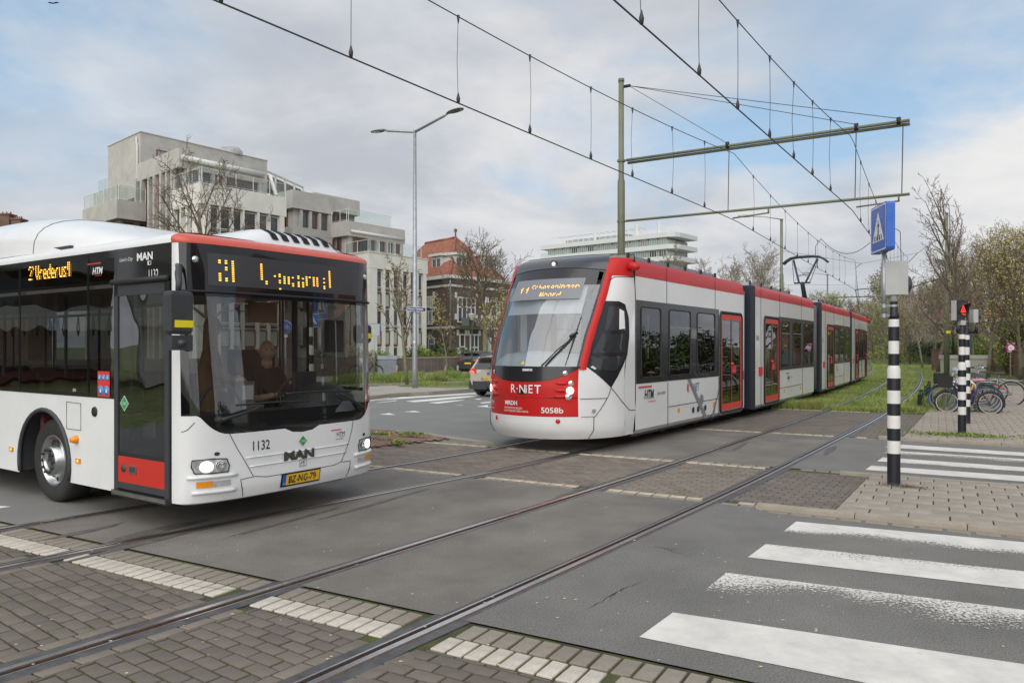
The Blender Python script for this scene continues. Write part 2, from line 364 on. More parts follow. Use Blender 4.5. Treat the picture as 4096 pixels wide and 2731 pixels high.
def paving(name,label_unused,head,org,n0,n1,t0,t1,a,b,gap,m,cl,z0=-.012,z1=.0,bond=.5,cap=300,piecename='brick',parent=None,jit=.012,bonddir='n',ndrop=0):
    """running-bond field in a frame with the given heading; a = size along rows, b = row depth; cl(poly)->clipped poly"""
    h=math.radians(head); T=(math.sin(h),math.cos(h)); Nn=(math.cos(h),-math.sin(h)); items=[]
    rows=int((t1-t0)/b)+1; cols=int((n1-n0)/a)+2
    for i in range(rows):
        sh=(bond*a*(i%2))
        for j in range(-1,cols):
            u0,u1=n0+j*a+sh+gap/2,n0+(j+1)*a+sh-gap/2; w0,w1=t0+i*b+gap/2,t0+(i+1)*b-gap/2
            q=[(u0,w0),(u1,w0),(u1,w1),(u0,w1)]; j2=gap*.22
            q=[(x+random.uniform(-j2,j2),y+random.uniform(-j2,j2)) for x,y in q]
            q=[(org[0]+Nn[0]*x+T[0]*y,org[1]+Nn[1]*x+T[1]*y) for x,y in q]
            cx=sum(p[0] for p in q)/4; cy=sum(p[1] for p in q)/4
            if not inview(cx,cy): continue
            q=cl(q)
            if len(q)<3 or area(q)<.0009: continue
            cx=sum(p[0] for p in q)/len(q); cy=sum(p[1] for p in q)/len(q)
            items.append((cx*cx+cy*cy,q,cx,cy))
    items.sort(key=lambda r:r[0])
    par=parent
    if par is None:
        par=bpy.data.objects.new(name,None); C.objects.link(par); tag(par,kind='structure')
    for k,(d,q,cx,cy) in enumerate(items[:cap]):
        mb=MB().mat(m); piece(mb,[(p[0]-cx,p[1]-cy) for p in q],z0,z1+random.uniform(-.0015,.0015),.004,jit)
        if mb.f: mb.ob(piecename,par,loc=(cx,cy,0))
    if items[cap:]:
        mb=MB().mat(m)
        for (d,q,cx,cy) in items[cap:]: piece(mb,q,z0,z1+random.uniform(-.001,.001),.003,jit)
        if mb.f: mb.ob(piecename+'_field',par,kind='stuff')
    return par
def between(fa,fb,tlo=-99,thi=99):
    def cl(q):
        cx=sum(p[0] for p in q)/len(q); cy=sum(p[1] for p in q)/len(q); n,t=NT(cx,cy)
        for f,s in ((fa,-1),(fb,1)):
            if f is None or len(q)<3: continue
            v=f(t) if callable(f) else f; sl=((f(t+.3)-f(t-.3))/.6) if callable(f) else 0
            # s*(n - v - sl*(tt-t)) <= 0
            a=N2.x*s-sl*s*T2.x; b=N2.y*s-sl*s*T2.y; q=clip(q,a,b,s*(v-sl*t))
        if len(q)>=3 and tlo>-99: q=clip(q,-T2.x,-T2.y,-tlo)
        if len(q)>=3 and thi<99: q=clip(q,T2.x,T2.y,thi)
        return q
    return cl
# near field, this side of the crossing road
S1=[(None,o_(rD,-.12)),(o_(rD,.16),o_(rC,-.16)),(o_(rC,.12),o_(rB,-.12)),(o_(rB,.16),o_(rA,-.16)),(o_(rA,.12),None)]
near=None
for k,(fa,fb) in enumerate(S1):
    hd=[40,39.5,38,36.5,30][k]
    # soldier course along the rails
    near=paving('brick_paving',0,hd,(P(-4,2).x,P(-4,2).y),-6,8,-4,4,.21,.108,.016,M_BRICK,between((lambda t,f=fa:f(t)+(.11 if k!=4 else .02)) if fa else None,(lambda t,f=fb:f(t)-.11) if fb else None,-3,3.62),cap=[30,40,70,110,60][k],parent=near)
    for f,s in ((fa,1),(fb,-1)):
        if f is None: continue
        mbs=[]; t=0.2
        while t<3.55:
            n0=f(t)+s*.004; n1=f(t)+s*.098; m0=f(t+.205)+s*.004; m1=f(t+.205)+s*.098
            q=[P(n0,t),P(n1,t),P(m1,t+.196),P(m0,t+.196)]; q=[(p.x,p.y) for p in q]; cx=sum(p[0] for p in q)/4; cy=sum(p[1] for p in q)/4
            if inview(cx,cy):
                mb=MB().mat(M_BRICKB); piece(mb,[(p[0]-cx,p[1]-cy) for p in q],-.012,.0,.004,.01); mb.ob('brick',near,loc=(cx,cy,0))
            t+=.21
def soldier(name,t0,depth,m,gaps,pitch,n0,n1,head=29.5,par=None,fns=None,z1=.002,pn='brick',skew=0):
    """row of bricks standing side by side along n, each 'depth' long along t"""
    if par is None:
        par=bpy.data.objects.new(name,None); C.objects.link(par); tag(par,kind='structure')
    n=n0
    while n<n1:
        t=t0+skew*n; c=P(n+pitch/2,t+depth/2)
        ok=inview(c.x,c.y)
        if fns and ok:
            for r in (rD,rC,rB,rA):
                if abs(n+pitch/2-r(t+depth/2))<.15: ok=False
        if ok and not (gaps and any(a<n+pitch/2<b for a,b in gaps)):
            gp=.0105; q=[P(n+gp,t),P(n+pitch-gp,t),P(n+pitch-gp,t+depth),P(n+gp,t+depth)]
            w=.0 
            mb=MB().mat(m); piece(mb,[(p.x-c.x+random.uniform(-.003,.003),p.y-c.y+random.uniform(-.003,.003)) for p in q],-.012,z1,.004,.012); mb.ob(pn,par,loc=(c.x,c.y,0))
        n+=pitch
    return par
soldier('white_band',3.645,.205,M_WHT,[(-1.55,9)],.118,-9,0,fns=1)
soldier('beige_band',3.875,.205,M_BEIGE,None,.128,-9,2.6,fns=1)
soldier('white_band',8.74,.11,M_WHT2,[(-1.75,9)],.2,-12,0,fns=1); soldier('beige_band',8.62,.10,M_BEIGE,None,.205,-12,-1.2,fns=1)
soldier('white_band',11.42,.11,M_WHT2,[(-2.2,9)],.2,-12,0,fns=1); soldier('beige_band',11.56,.09,M_BEIGE,None,.205,-12,-1.2,fns=1)
soldier('white_band',16.2,.11,M_WHT2,None,.2,-8,-1.2,fns=1); soldier('beige_band',16.08,.09,M_BEIGE,None,.205,-8,-1.2,fns=1)
soldier('white_band',22.5,.10,M_WHT2,None,.2,-8,-1.6,fns=1)
isl=None
for k,(fa,fb) in enumerate(S1):
    isl=paving('island_brick_paving',0,[33,33,33,33,33][k],(P(-4,9).x,P(-4,9).y),-12,6,-4,8,.205,.105,.011,M_BRICKB if k<4 else M_BRICK,between(fa if fa else -11.2,fb if fb else (lambda t:-.98+.06*(t-9)),8.88,11.40),cap=[30,40,60,110,60][k],parent=isl)
farb=None
for k,(fa,fb) in enumerate(S1):
    if k==0: continue
    farb=paving('far_brick_paving',0,31,(P(-4,17).x,P(-4,17).y),-6,7,-3,8,.205,.105,.011,M_BRICK,between(fa,fb if fb else (lambda t:-.64+.05*(t-16)),16.36,22.48),cap=[0,40,60,110,60][k],parent=farb)
# tiles: island by the striped pole, and the pavement by the bicycles
paving('tile_pavement',0,29.5,(P(-.95,8.66).x,P(-.95,8.66).y),0,9,.32,2.75,.302,.262,.012,M_TILE,between(lambda t:-.93+.06*(t-9),7,8.8,11.35),cap=300,piecename='tile',z1=.05,z0=-.01)
paving('tile_border',0,29.5,(P(-1.0,8.66).x,P(-1.0,8.66).y),0,9,0,.30,.37,.30,.014,M_TILE,between(lambda t:-.93+.06*(t-9),7,8.5,9.2),cap=60,piecename='tile',z1=.05,z0=-.01)
paving('far_tile_pavement',0,29.5,(P(-.6,16.3).x,P(-.6,16.3).y),0,14,0,24,.305,.305,.014,M_TILE,between(lambda t:-.60+.05*(t-16),12,16.4,44),cap=300,piecename='tile',z1=.04,z0=-.01)
pv=MB().mat(M_JOINT); strip(pv,lambda t:-.93+.06*(t-9),16,8.64,11.4,.03,.6); strip(pv,lambda t:-.60+.05*(t-16),16,16.3,95,.025,3); pv.ob('pavement_bed',kind='structure')
# kerbs of both islands
def kerb(name,n0,n1,t,L=1.0,w=.13,z=.055,m=M_KERB,sk=0,par=None):
    if par is None:
        par=bpy.data.objects.new('kerb',None); C.objects.link(par); tag(par,kind='structure')
    n=n0
    while n<n1:
        c=P(n+L/2,t+sk*(n+L/2)); b=MB().mat(m)
        q=[P(n+.004,t-w/2+sk*n),P(n+L-.004,t-w/2+sk*(n+L)),P(n+L-.004,t+w/2+sk*(n+L)),P(n+.004,t+w/2+sk*n)]
        piece(b,[(p.x-c.x,p.y-c.y) for p in q],-.05,z+random.uniform(-.003,.003),.008); b.ob('kerb_stone',par,loc=(c.x,c.y,0)); n+=L
    return par
kerb('kerb',-1.75,9,8.60); kerb('kerb',-1.2,9,11.50,z=.035,w=.09); kerb('kerb',-1.0,12,16.22); kerb('kerb',-1.5,3,3.72,L=1.0,w=.22,z=.01)
gut=MB().mat(M_BEIGE); k=-.6
par=bpy.data.objects.new('gutter_band',None); C.objects.link(par); tag(par,kind='structure')
for (tt,nn0) in ((8.47,-1.6),(16.07,-.8),(4.22,9)):
    n=nn0
    while n<8:
        c=P(n+.12,tt); mb=MB().mat(M_BEIGE); q=[P(n,tt-.05),P(n+.2,tt-.05),P(n+.2,tt+.05),P(n,tt+.05)]
        if inview(c.x,c.y): piece(mb,[(p.x-c.x,p.y-c.y) for p in q],-.01,.006,.003,.01); mb.ob('brick',par,loc=(c.x,c.y,0))
        n+=.24
# ---------------- zebra crossing ----------------
def worn(name,lo,hi,axis,ph=0):    # white paint worn through to asphalt
    m=bpy.data.materials.new(name); m.use_nodes=True; nt=m.node_tree; N=nt.nodes; L=nt.links; b=N['Principled BSDF']; b.inputs['Roughness'].default_value=.75
    tc=N.new('ShaderNodeTexCoord'); n1=N.new('ShaderNodeTexNoise'); n1.inputs['Scale'].default_value=42; n1.inputs['Detail'].default_value=5; n1.inputs['Roughness'].default_value=.75
    n2=N.new('ShaderNodeTexNoise'); n2.inputs['Scale'].default_value=1.1; n2.inputs['Detail'].default_value=3
    for n in (n1,n2): L.new(tc.outputs['Object'],n.inputs['Vector'])
    uv=N.new('ShaderNodeUVMap'); sp=N.new('ShaderNodeSeparateXYZ'); L.new(uv.outputs[0],sp.inputs[0])
    r=N.new('ShaderNodeMapRange'); L.new(sp.outputs[1],r.inputs[0]); r.inputs[1].default_value=0; r.inputs[2].default_value=1; r.inputs[3].default_value=lo; r.inputs[4].default_value=hi
    def mt(op,a,c):
        q=N.new('ShaderNodeMath'); q.operation=op
        for i,v in enumerate((a,c)):
            if isinstance(v,(int,float)): q.inputs[i].default_value=v
            else: L.new(v,q.inputs[i])
        return q.outputs[0]
    s=mt('ADD',mt('ADD',n1.outputs[0],r.outputs[0]),mt('MULTIPLY',mt('SUBTRACT',n2.outputs[0],.5),.5))
    st=N.new('ShaderNodeMapRange'); L.new(s,st.inputs[0]); st.inputs[1].default_value=.49; st.inputs[2].default_value=.53
    n3=N.new('ShaderNodeTexNoise'); n3.inputs['Scale'].default_value=240; L.new(tc.outputs['Object'],n3.inputs['Vector'])
    r3=N.new('ShaderNodeMapRange'); L.new(n3.outputs[0],r3.inputs[0]); r3.inputs[1].default_value=.3; r3.inputs[2].default_value=.7; r3.inputs[3].default_value=.12; r3.inputs[4].default_value=.25
    cb=N.new('ShaderNodeCombineColor'); 
    for i in range(3): L.new(r3.outputs[0],cb.inputs[i])
    mx=N.new('ShaderNodeMix'); mx.data_type='RGBA'; L.new(st.outputs[0],mx.inputs[0]); L.new(cb.outputs[0],mx.inputs[6]); mx.inputs[7].default_value=(.73,.70,.65,1); L.new(mx.outputs[2],b.inputs['Base Color']); b.inputs['Base Color'].default_value=(.7,.68,.63,1); L.new(st.outputs[0],b.inputs['Alpha'])
    gr=N.new('ShaderNodeTexNoise'); gr.inputs['Scale'].default_value=3.0; gr.inputs['Detail'].default_value=7; gr.inputs['Roughness'].default_value=.7; L.new(tc.outputs['Object'],gr.inputs['Vector']); rg=N.new('ShaderNodeMapRange'); L.new(gr.outputs[0],rg.inputs[0]); rg.inputs[1].default_value=.35; rg.inputs[2].default_value=.62; rg.inputs[3].default_value=.80; rg.inputs[4].default_value=1.03; sc=N.new('ShaderNodeVectorMath'); sc.operation='SCALE'; sc.inputs[0].default_value=(.74,.705,.65); L.new(rg.outputs[0],sc.inputs['Scale']); L.new(sc.outputs[0],b.inputs['Base Color'])
    return m
def mark(pts,m,z=.004,name='road_marking',uv=True):
    c=sum(pts,Vector())/len(pts); me=bpy.data.meshes.new(name); me.from_pydata([(p.x-c.x,p.y-c.y,0) for p in pts],[],[tuple(range(len(pts)))]); me.materials.append(m)
    if uv and len(pts)==4:
        l=me.uv_layers.new(name='uv'); 
        for i,(a,b) in enumerate(((0,0),(1,0),(1,1),(0,1))): l.data[i].uv=(a,b)
    o=bpy.data.objects.new(name,me); C.objects.link(o); o.location=(c.x,c.y,z); tag(o,kind='structure'); return o
def stripe(tl,bl,tr,br,m):   # pixel corners: left tips and points on the right picture edge; run on past it
    a,b,c,d=G(*bl),G(*br),G(*tr),G(*tl); L_=4.4+(b-a).length; b=a+(b-a).normalized()*L_; c=d+(c-d).normalized()*L_
    mark([a,b,c,d],m)
stripe((3185,2086),(3130,2128),(4096,2169),(4096,2222),worn('worn_paint_a',-.10,.40,0))
stripe((3063,2176),(2991,2229),(4096,2285),(4096,2357),worn('worn_paint_b',.36,.03,0))
stripe((2905,2291),(2813,2365),(4096,2440),(4096,2535),worn('worn_paint_c',-.12,.06,0))
stripe((2692,2450),(2556,2548),(4096,2657),(4096,2860),worn('worn_paint_d',.24,.30,0))
stripe((3570,1776),(3540,1789),(4096,1810),(4096,1824),worn('worn_paint_e',.5,.4,0))
stripe((3560,1802),(3530,1813),(4096,1836),(4096,1851),worn('worn_paint_f',-.08,.1,0))
stripe((3531,1829),(3508,1845),(4096,1869),(4096,1886),worn('worn_paint_g',0,.45,0))
stripe((3485,1862),(3462,1879),(4096,1904),(4096,1926),worn('worn_paint_h',.45,.35,0))
# ---------------- city bus ----------------
M_WH=mat('white_paint',(.78,.785,.79),.3,var=.035,scale=1.2,spec=.5,coat=.5,dirt=.07)
M_RED=mat('red_paint',(.56,.035,.025),.28,var=.03,scale=3,coat=.6)
M_REDS=mat('salmon_red_paint',(.62,.10,.065),.35,var=.04,scale=2,coat=.4)
M_BLK=mat('black_glass_panel',(.012,.012,.014),.06,var=0,spec=.6)
M_RUB=mat('black_rubber',(.018,.018,.02),.6,var=.15,scale=9)
M_PLA=mat('dark_grey_plastic',(.045,.047,.052),.5,var=.12,scale=5)
M_GREY=mat('mid_grey_plastic',(.20,.205,.21),.5,var=.08)
M_TYRE=mat('tyre_rubber',(.028,.027,.027),.8,var=.2,scale=6,bump=.3,bscale=60)
M_ALU=mat('brushed_aluminium',(.55,.56,.57),.32,1,var=.15,scale=4)
M_CHR=mat('chrome',(.85,.86,.88),.08,1,var=0)
M_STEEL=mat('galvanised_steel',(.36,.38,.40),.45,.6,var=.14,scale=7)
M_YEL=mat('yellow_reflective',(.85,.70,.02),.4,var=.03)
M_ORG=mat('amber_lens',(.80,.28,.02),.2,var=.1,scale=30)
M_LENS=mat('clear_lens',(.75,.78,.8),.08,.7,var=.25,scale=22)
M_SEAT=mat('seat_fabric',(.10,.02,.03),.9,var=.3,scale=20)
M_INT=mat('interior_grey',(.40,.40,.39),.7,var=.06)
M_DINT=mat('interior_dark',(.04,.04,.045),.8,var=.1)
M_BROWN=mat('brown_panel',(.20,.11,.06),.6,var=.1)
M_LED=mat('led_amber',(1.0,.50,.06),emit=1.1); M_LAMP=mat('lamp_white',(1,.93,.78),emit=2.2); M_AMB=mat('amber_lit',(1,.5,.08),emit=1.6)
M_TXTB=mat('black_lettering',(.03,.03,.035),.5,var=0); M_TXTW=mat('white_lettering',(.8,.8,.8),.5,var=0); M_TXTR=mat('red_lettering',(.65,.04,.04),.5,var=0)
M_GRN=mat('green_sticker',(.02,.30,.10),.5,var=0); M_BLU=mat('sign_blue',(.015,.11,.50),.35,var=.03,coat=.3); M_CYN=mat('sticker_blue',(.03,.30,.62),.5,var=0); M_PLATE=mat('plate_yellow',(.85,.50,.03),.5,var=.03)
GL_BUS=glass('bus_glass',(.44,.45,.44),1.52,wav=.12,add=.08); GL_WS=glass('windscreen_glass',(.66,.68,.66),1.52,add=.06,wav=.02)
BUS=thing('city_bus','white single-deck city bus with black glazing and a red roof front, crossing the tramway','bus',(-3.236,7.157,0),-math.atan2(.5624,.8269))
def bD(z): return float(np.interp(z,[.28,.4,1.0,1.3,2.77,2.90],[.33,.38,.38,.36,.26,.14]))
def bS(q,z,off=0):     # front skin: q -1..1 across, height z
    a=abs(q); x=bD(z)*(max(0,1-a**2.8))**(1/2.8)
    e=1e-3; nx=1.0; ny=(a**1.8)*bD(z)/1.25/max(.05,(max(1e-6,1-a**2.8))**(1.8/2.8)); l=math.hypot(nx,ny)
    return Vector((x+off*nx/l,1.25+1.25*q+off*ny/l*(1 if q>0 else -1),z))
QS=[math.sin(PI/2*i/24)*1.0 for i in range(-24,25)]
QS=[math.copysign(abs(math.sin(PI/2*i/26))**.8,i) for i in range(-26,27)]
def qr(a,b,n=40): 
    l=[a]+[q for q in QS if a<q<b]+[b]; return l
def bw(y0,z0,off=.004):   # text warp: origin at (y,z) on the front, x to the viewer's right = +y
    return lambda x,y: bS((y0+x-1.25)/1.25,z0+y,off)
def zmask(q):
    a=abs(q); z=.94+.42*max(0,(a-.66)/.325)**2.4; 
    n=abs(q-.0); z-= .055*max(0,min(1,(.16-n)/.07)); return z
def qz(mb,f0,f1,a,b,nz=6,off=0):
    mb.smooth=True; mb.grid(lambda q,k: bS(q,f0(q)+(f1(q)-f0(q))*k/nz,off),qr(a,b),range(nz+1),flip=False); mb.smooth=False
c_=lambda v:(lambda q:v)
mb=MB().mat(M_WH)
qz(mb,c_(.30),lambda q:min(zmask(q),1.13),-1,1,10)
qz(mb,c_(.30),c_(.30),-1,1,1)
for a,b in ((-1,-.985),(.985,1)): qz(mb,lambda q:min(zmask(q),1.13),c_(2.79),a,b,8)
# bottom lip
mb.smooth=True; mb.grid(lambda q,k:[bS(q,.30),bS(q*.98,.285,-.03)][k],QS,[0,1]); mb.smooth=False
mb.ob('front_panel',BUS)
mb=MB().mat(M_BLK); qz(mb,lambda q:min(zmask(q),1.13),lambda q:max(min(zmask(q),1.13)+.001,1.14),-.985,.985,4)
for s in (-1,1):
    mb.smooth=True; mb.grid(lambda q,k:bS(q*s,max(zmask(q),1.13)+(2.30-max(zmask(q),1.13))*k/6),[.945,.96,.975,.985],range(7),flip=s<0); mb.smooth=False
qz(mb,c_(2.27),c_(2.78),-.985,.985,5); mb.ob('black_mask',BUS)
mb=MB().mat(GL_WS); qz(mb,c_(1.14),c_(2.27),-.945,.945,6); mb.ob('windscreen',BUS)
mb=MB().mat(M_RUB); mb.tube([bS(q,2.315,.012) for q in qr(-.985,.985)],.014,6); mb.ob('display_trim',BUS)
mb=MB().mat(M_REDS); mb.smooth=True; pr=[(2.775,.002),(2.80,.014),(2.835,.008),(2.86,-.03),(2.885,-.10),(2.90,-.22)]
mb.grid(lambda q,k:bS(q,pr[k][0],pr[k][1]),QS,range(6)); mb.ob('red_roof_edge',BUS)
# seams and grooves of the front
mb=MB().mat(M_RUB)
def seam(pts,r=.004):
    P_=[]
    for (a,b) in zip(pts,pts[1:]):
        for k in range(6): P_.append(bS(((a[0]+(b[0]-a[0])*k/6)-1.25)/1.25,a[1]+(b[1]-a[1])*k/6,.0005))
    P_.append(bS((pts[-1][0]-1.25)/1.25,pts[-1][1],.0005)); mb.tube(P_,r,4)
seam([(.40,.94),(.47,.80),(.56,.65),(.645,.50),(.80,.475),(1.70,.475),(1.81,.50),(1.92,.68),(1.99,.85),(2.01,.95)])
seam([(.645,.495),(.51,.485),(.52,.42),(.555,.31)]); seam([(1.81,.495),(1.96,.485),(1.95,.42),(1.92,.31)]); seam([(.02,.98),(.05,1.0),(.10,1.07)])
mb.ob('panel_seam',BUS,kind='stuff')
mb=MB().mat(M_WH)
for z in (.755,.69,.60):
    n=(.47+ (.76-z)*.55); 
    if z<.7: mb.tube([bS(q,z,.004) for q in np.linspace((n-1.25)/1.25*.93,(2.5-n-1.25)/1.25*.93,18)],.007,6)
mb.ob('moulded_rib',BUS,kind='stuff')
def panelq(name,q0,q1,z0,z1,m,off=.006,parent=BUS,nq=8,shape=None,label=None):
    b=MB().mat(m); b.smooth=True
    b.grid(lambda q,k:bS(q,z0+(z1-z0)*k if shape is None else shape(q,k),off),np.linspace(q0,q1,nq),[0,1]); return b.ob(name,parent,label)
Q=lambda y:(y-1.25)/1.25
for s in (1,-1):
    w=lambda y:Q(y) if s>0 else -Q(y)
    hl=panelq('headlight',*sorted((w(.085),w(.385))),.585,.705,M_LENS,.003)
    b=MB().mat(M_RUB); b.tube([bS(w(y),z,.006) for y,z in ((.08,.71),(.24,.715),(.37,.705),(.395,.64),(.385,.58),(.24,.578),(.10,.585),(.075,.65))],.006,5,closed=True); b.ob('headlight_surround',hl)
    b=MB().mat(M_LAMP); c=bS(w(.19),.643,.008); n=(bS(w(.19),.643,.1)-bS(w(.19),.643,0)).normalized(); u=Vector((-n.y,n.x,0))
    b.add([c]+[c+u*.062*math.cos(t)+Vector((0,0,.052*math.sin(t))) for t in np.linspace(0,2*PI,17)[:-1]],[(0,1+i,1+(i+1)%16) for i in range(16)]); b.ob('lit_lamp',hl)
    b=MB().mat(M_CHR); c=bS(w(.315),.643,.009); n=(bS(w(.315),.643,.1)-bS(w(.315),.643,0)).normalized(); u=Vector((-n.y,n.x,0))
    for r in (.042,.025): b.tube([c+u*r*math.cos(t)+Vector((0,0,r*math.sin(t))) for t in np.linspace(0,2*PI,17)[:-1]],.006,4,closed=True)
    b.ob('reflector',hl)
    panelq('indicator',*sorted((w(.11),w(.245))),.445,.505,M_ORG,.005); panelq('fog_light',*sorted((w(.25),w(.41))),.445,.50,M_LENS,.004)
    b=MB().mat(M_BLK); c=bS(w(.28),.76,.004); n=(bS(w(.28),.76,.1)-bS(w(.28),.76,0)).normalized(); u=Vector((-n.y,n.x,0))
    b.add([c]+[c+u*.028*math.cos(t)+Vector((0,0,.018*math.sin(t))) for t in np.linspace(0,2*PI,13)[:-1]],[(0,1+i,1+(i+1)%12) for i in range(12)]); b.ob('sensor',BUS)
    b=MB().mat(M_WH); b.tube([bS(w(y),.545,.006) for y in np.linspace(.05,.47,8)],.02,6); b.tube([bS(w(y),.40,.004) for y in np.linspace(.08,.46,8)],.02,6); b.ob('bumper_ridge',BUS,kind='stuff')
    b=MB().mat(M_LENS); b.lathe([(.001,.012),(.03,.008),(.034,-.01)],12,tuple(bS(w(.14),2.62,.0)),'x'); b.ob('marker_lamp',BUS)
text('1132',.135,bw(.62,.755),M_TXTB,'fleet_number',BUS,sx=.80,off=.001)
mn=text('MAN',.125,bw(1.0,.61,.012),mat('badge_metal',(.22,.21,.20),.25,1,var=.3,scale=9),'maker_badge',BUS,sx=1.45,off=.006)
text('MAN',.125,bw(1.0,.608,.006),M_RUB,'badge_shadow',mn,sx=1.46,off=.007)
b=MB().mat(M_CHR)
for a,c_2 in (((1.20,.53),(1.29,.53)),((1.29,.53),(1.29,.60)),((1.29,.60),(1.20,.60)),((1.20,.60),(1.20,.53))): b.tube([bS(Q(a[0]),a[1],.008),bS(Q(c_2[0]),c_2[1],.008)],.004,4)
ln=[(1.21,.54),(1.225,.54),(1.23,.562),(1.25,.56),(1.255,.54),(1.268,.54),(1.268,.57),(1.275,.583),(1.262,.592),(1.25,.58),(1.225,.575),(1.215,.56)]
b.add([bS(Q(y),z,.008) for y,z in ln],[tuple(range(len(ln)))]); b.ob('lion_emblem',BUS)
def dia(y,z,r,fn,name='gas_sticker'):
    b=MB().mat(M_TXTW); b.add([fn(r*1.15,0),fn(0,r*1.15),fn(-r*1.15,0),fn(0,-r*1.15)],[(0,1,2,3)]); b.mat(M_GRN); g2=lambda x,y2:fn(x,y2)
    o=b.ob(name,BUS); return o
for fn in (bw(1.25,.79,.003),): dia(0,0,.055,fn)
b=MB().mat(M_GRN); b.add([bw(1.25,.79,.005)(*p) for p in ((.055,0),(0,.055),(-.055,0),(0,-.055))],[(0,1,2,3)]); st=b.ob('green_diamond',BUS); text('CNG',.034,bw(1.213,.778,.007),M_TXTW,'lettering',st,sx=1.0)
b=MB().mat(M_TXTR); b.add([bw(1.65,.855)(*p) for p in ((0,0),(.16,.0),(.16,.012),(0,.012))],[(0,1,2,3)]); b.add([bw(1.77,.778)(*p) for p in ((0,0),(.09,.0),(.09,.005),(0,.005))],[(0,1,2,3)]); b.ob('logo_bar',BUS,kind='stuff')
text('HTM',.068,bw(1.73,.79),M_TXTB,'operator_logo',BUS,sx=.95,shear=.0); text('kom verder!',.026,bw(1.715,.75),M_TXTB,'slogan',BUS,sx=1)
# number plate
pl=panelq('number_plate',Q(.97),Q(1.49),.335,.475,M_RUB,.012); b=MB().mat(M_PLATE); b.smooth=True; b.grid(lambda q,k:bS(q,(.352,.462)[k],.015),np.linspace(Q(1.03),Q(1.475),6),[0,1]); b.ob('plate_face',pl)
b=MB().mat(M_BLU); b.grid(lambda q,k:bS(q,(.352,.462)[k],.0155),np.linspace(Q(.985),Q(1.03),3),[0,1]); b.ob('plate_band',pl); text('BZ-NG-79',.108,bw(1.055,.37,.017),M_TXTB,'plate_text',pl,sx=.77,off=.001); text('NL',.03,bw(.988,.36,.018),M_TXTW,'plate_text',pl,sx=.8)
# wipers
for y0,z0,ye,ze,ya,za,yb,zb in ((.30,1.085,.72,1.19,.48,1.215,1.33,1.205),(2.12,1.08,1.75,1.27,1.03,1.30,1.97,1.28)):
    b=MB().mat(M_RUB); b.tube([bS(Q(y0+(ye-y0)*k/6),z0+(ze-z0)*k/6,.05+.02*math.sin(k/6*3)) for k in range(7)],[.024,.02,.018,.016,.013,.011,.009],8); b.lathe([(.0,.03),(.03,.03),(.035,0),(.035,-.04)],12,tuple(bS(Q(y0),z0,.03)),'x')
    w_=b.ob('wiper_arm',BUS); b=MB().mat(M_RUB); b.tube([bS(Q(ya+(yb-ya)*k/12),za+(zb-za)*k/12+.012*math.sin(k/12*3.1),.022) for k in range(13)],.009,6); b.ob('wiper_blade',w_)
# front display with lit columns of dots
panelq('display_panel',Q(.24),Q(2.2),2.38,2.69,mat('display_dark',(.05,.052,.058),.25,var=.05,scale=40),.0025,nq=24)
cols=[(.355,'1100001111'),(.42,'1101100011'),(.49,'1111111111'),(.81,'11111111'),(.865,'........11'),(.97,'.....1...'),(1.03,'....11.11..1'),(1.09,'.....1111'),(1.145,'.....1111.'),(1.20,'.....1..11'),(1.275,'....11.111'),(1.335,'.....1.111'),(1.385,'....11111'),(1.43,'....1'),(1.485,'....11111'),(1.535,'....11111'),(1.635,'....1.1.11'),(1.72,'111111111')]
b=MB().mat(M_LED)
for y,pt in cols:
    for i,ch in enumerate(pt):
        if ch!='1': continue
        z=2.625-i*.0215
        b.add([bS(Q(y+a),z+c,.006) for a,c in ((-.012,-.006),(.012,-.006),(.012,.006),(-.012,.006))],[(0,1,2,3)])
b.ob('display_dots',BUS,kind='stuff')
# ---- body shell: sides, roof, tail ----
XR=-11.45
def archcut(u,cu,z):  return 0
mb=MB().mat(M_WH)
for y,sg in ((0,-1),(2.5,1)):
    def sq(u0,u1,z0,z1): mb.add([(-u0,y,z0),(-u1,y,z0),(-u1,y,z1),(-u0,y,z1)],[(0,1,2,3) if sg<0 else (3,2,1,0)])
    def arch(cu,u0,u1,r=.59,zc=.47):
        us=list(np.linspace(u0,u1,23))
        for a,c in zip(us,us[1:]):
            f=lambda u:max(.30,zc+math.sqrt(max(0,r*r-(u-cu)**2))) if abs(u-cu)<r else .30
            mb.add([(-a,y,f(a)),(-c,y,f(c)),(-c,y,1.25),(-a,y,1.25)],[(0,1,2,3) if sg<0 else (3,2,1,0)])
    if y==0: sq(1.01,1.8,.30,1.25)
    else: sq(0,1.8,.30,1.25)
    arch(2.54,1.8,3.3); 
    if y==0: sq(3.3,4.9,.30,1.25); sq(6.2,7.9,.30,1.25)
    else: sq(3.3,7.9,.30,1.25)
    arch(8.6,7.9,9.3); sq(9.3,11.45,.30,1.25)
    # cove rail along the roof edge
    prf=[(0,2.775),(.004,2.82),(.03,2.86),(.09,2.885),(.25,2.90)]
    mb.smooth=True
    mb.grid(lambda u,k:(-u,y-sg*prf[k][0],prf[k][1]),[0,4,8,11.45],range(5),flip=sg>0); mb.smooth=False
mb.add([(0,.25,2.9),(0,2.25,2.9),(XR,2.25,2.9),(XR,.25,2.9)],[(3,2,1,0)]); mb.add([(XR,0,.3),(XR,2.5,.3),(XR,2.5,2.85),(XR,0,2.85)],[(0,3,2,1)])
mb.add([bS(q,2.9,-.22) for q in QS]+[(-.05,1.25,2.9)],[(i,i+1,len(QS)) for i in range(len(QS)-1)])
mb.ob('body',BUS)
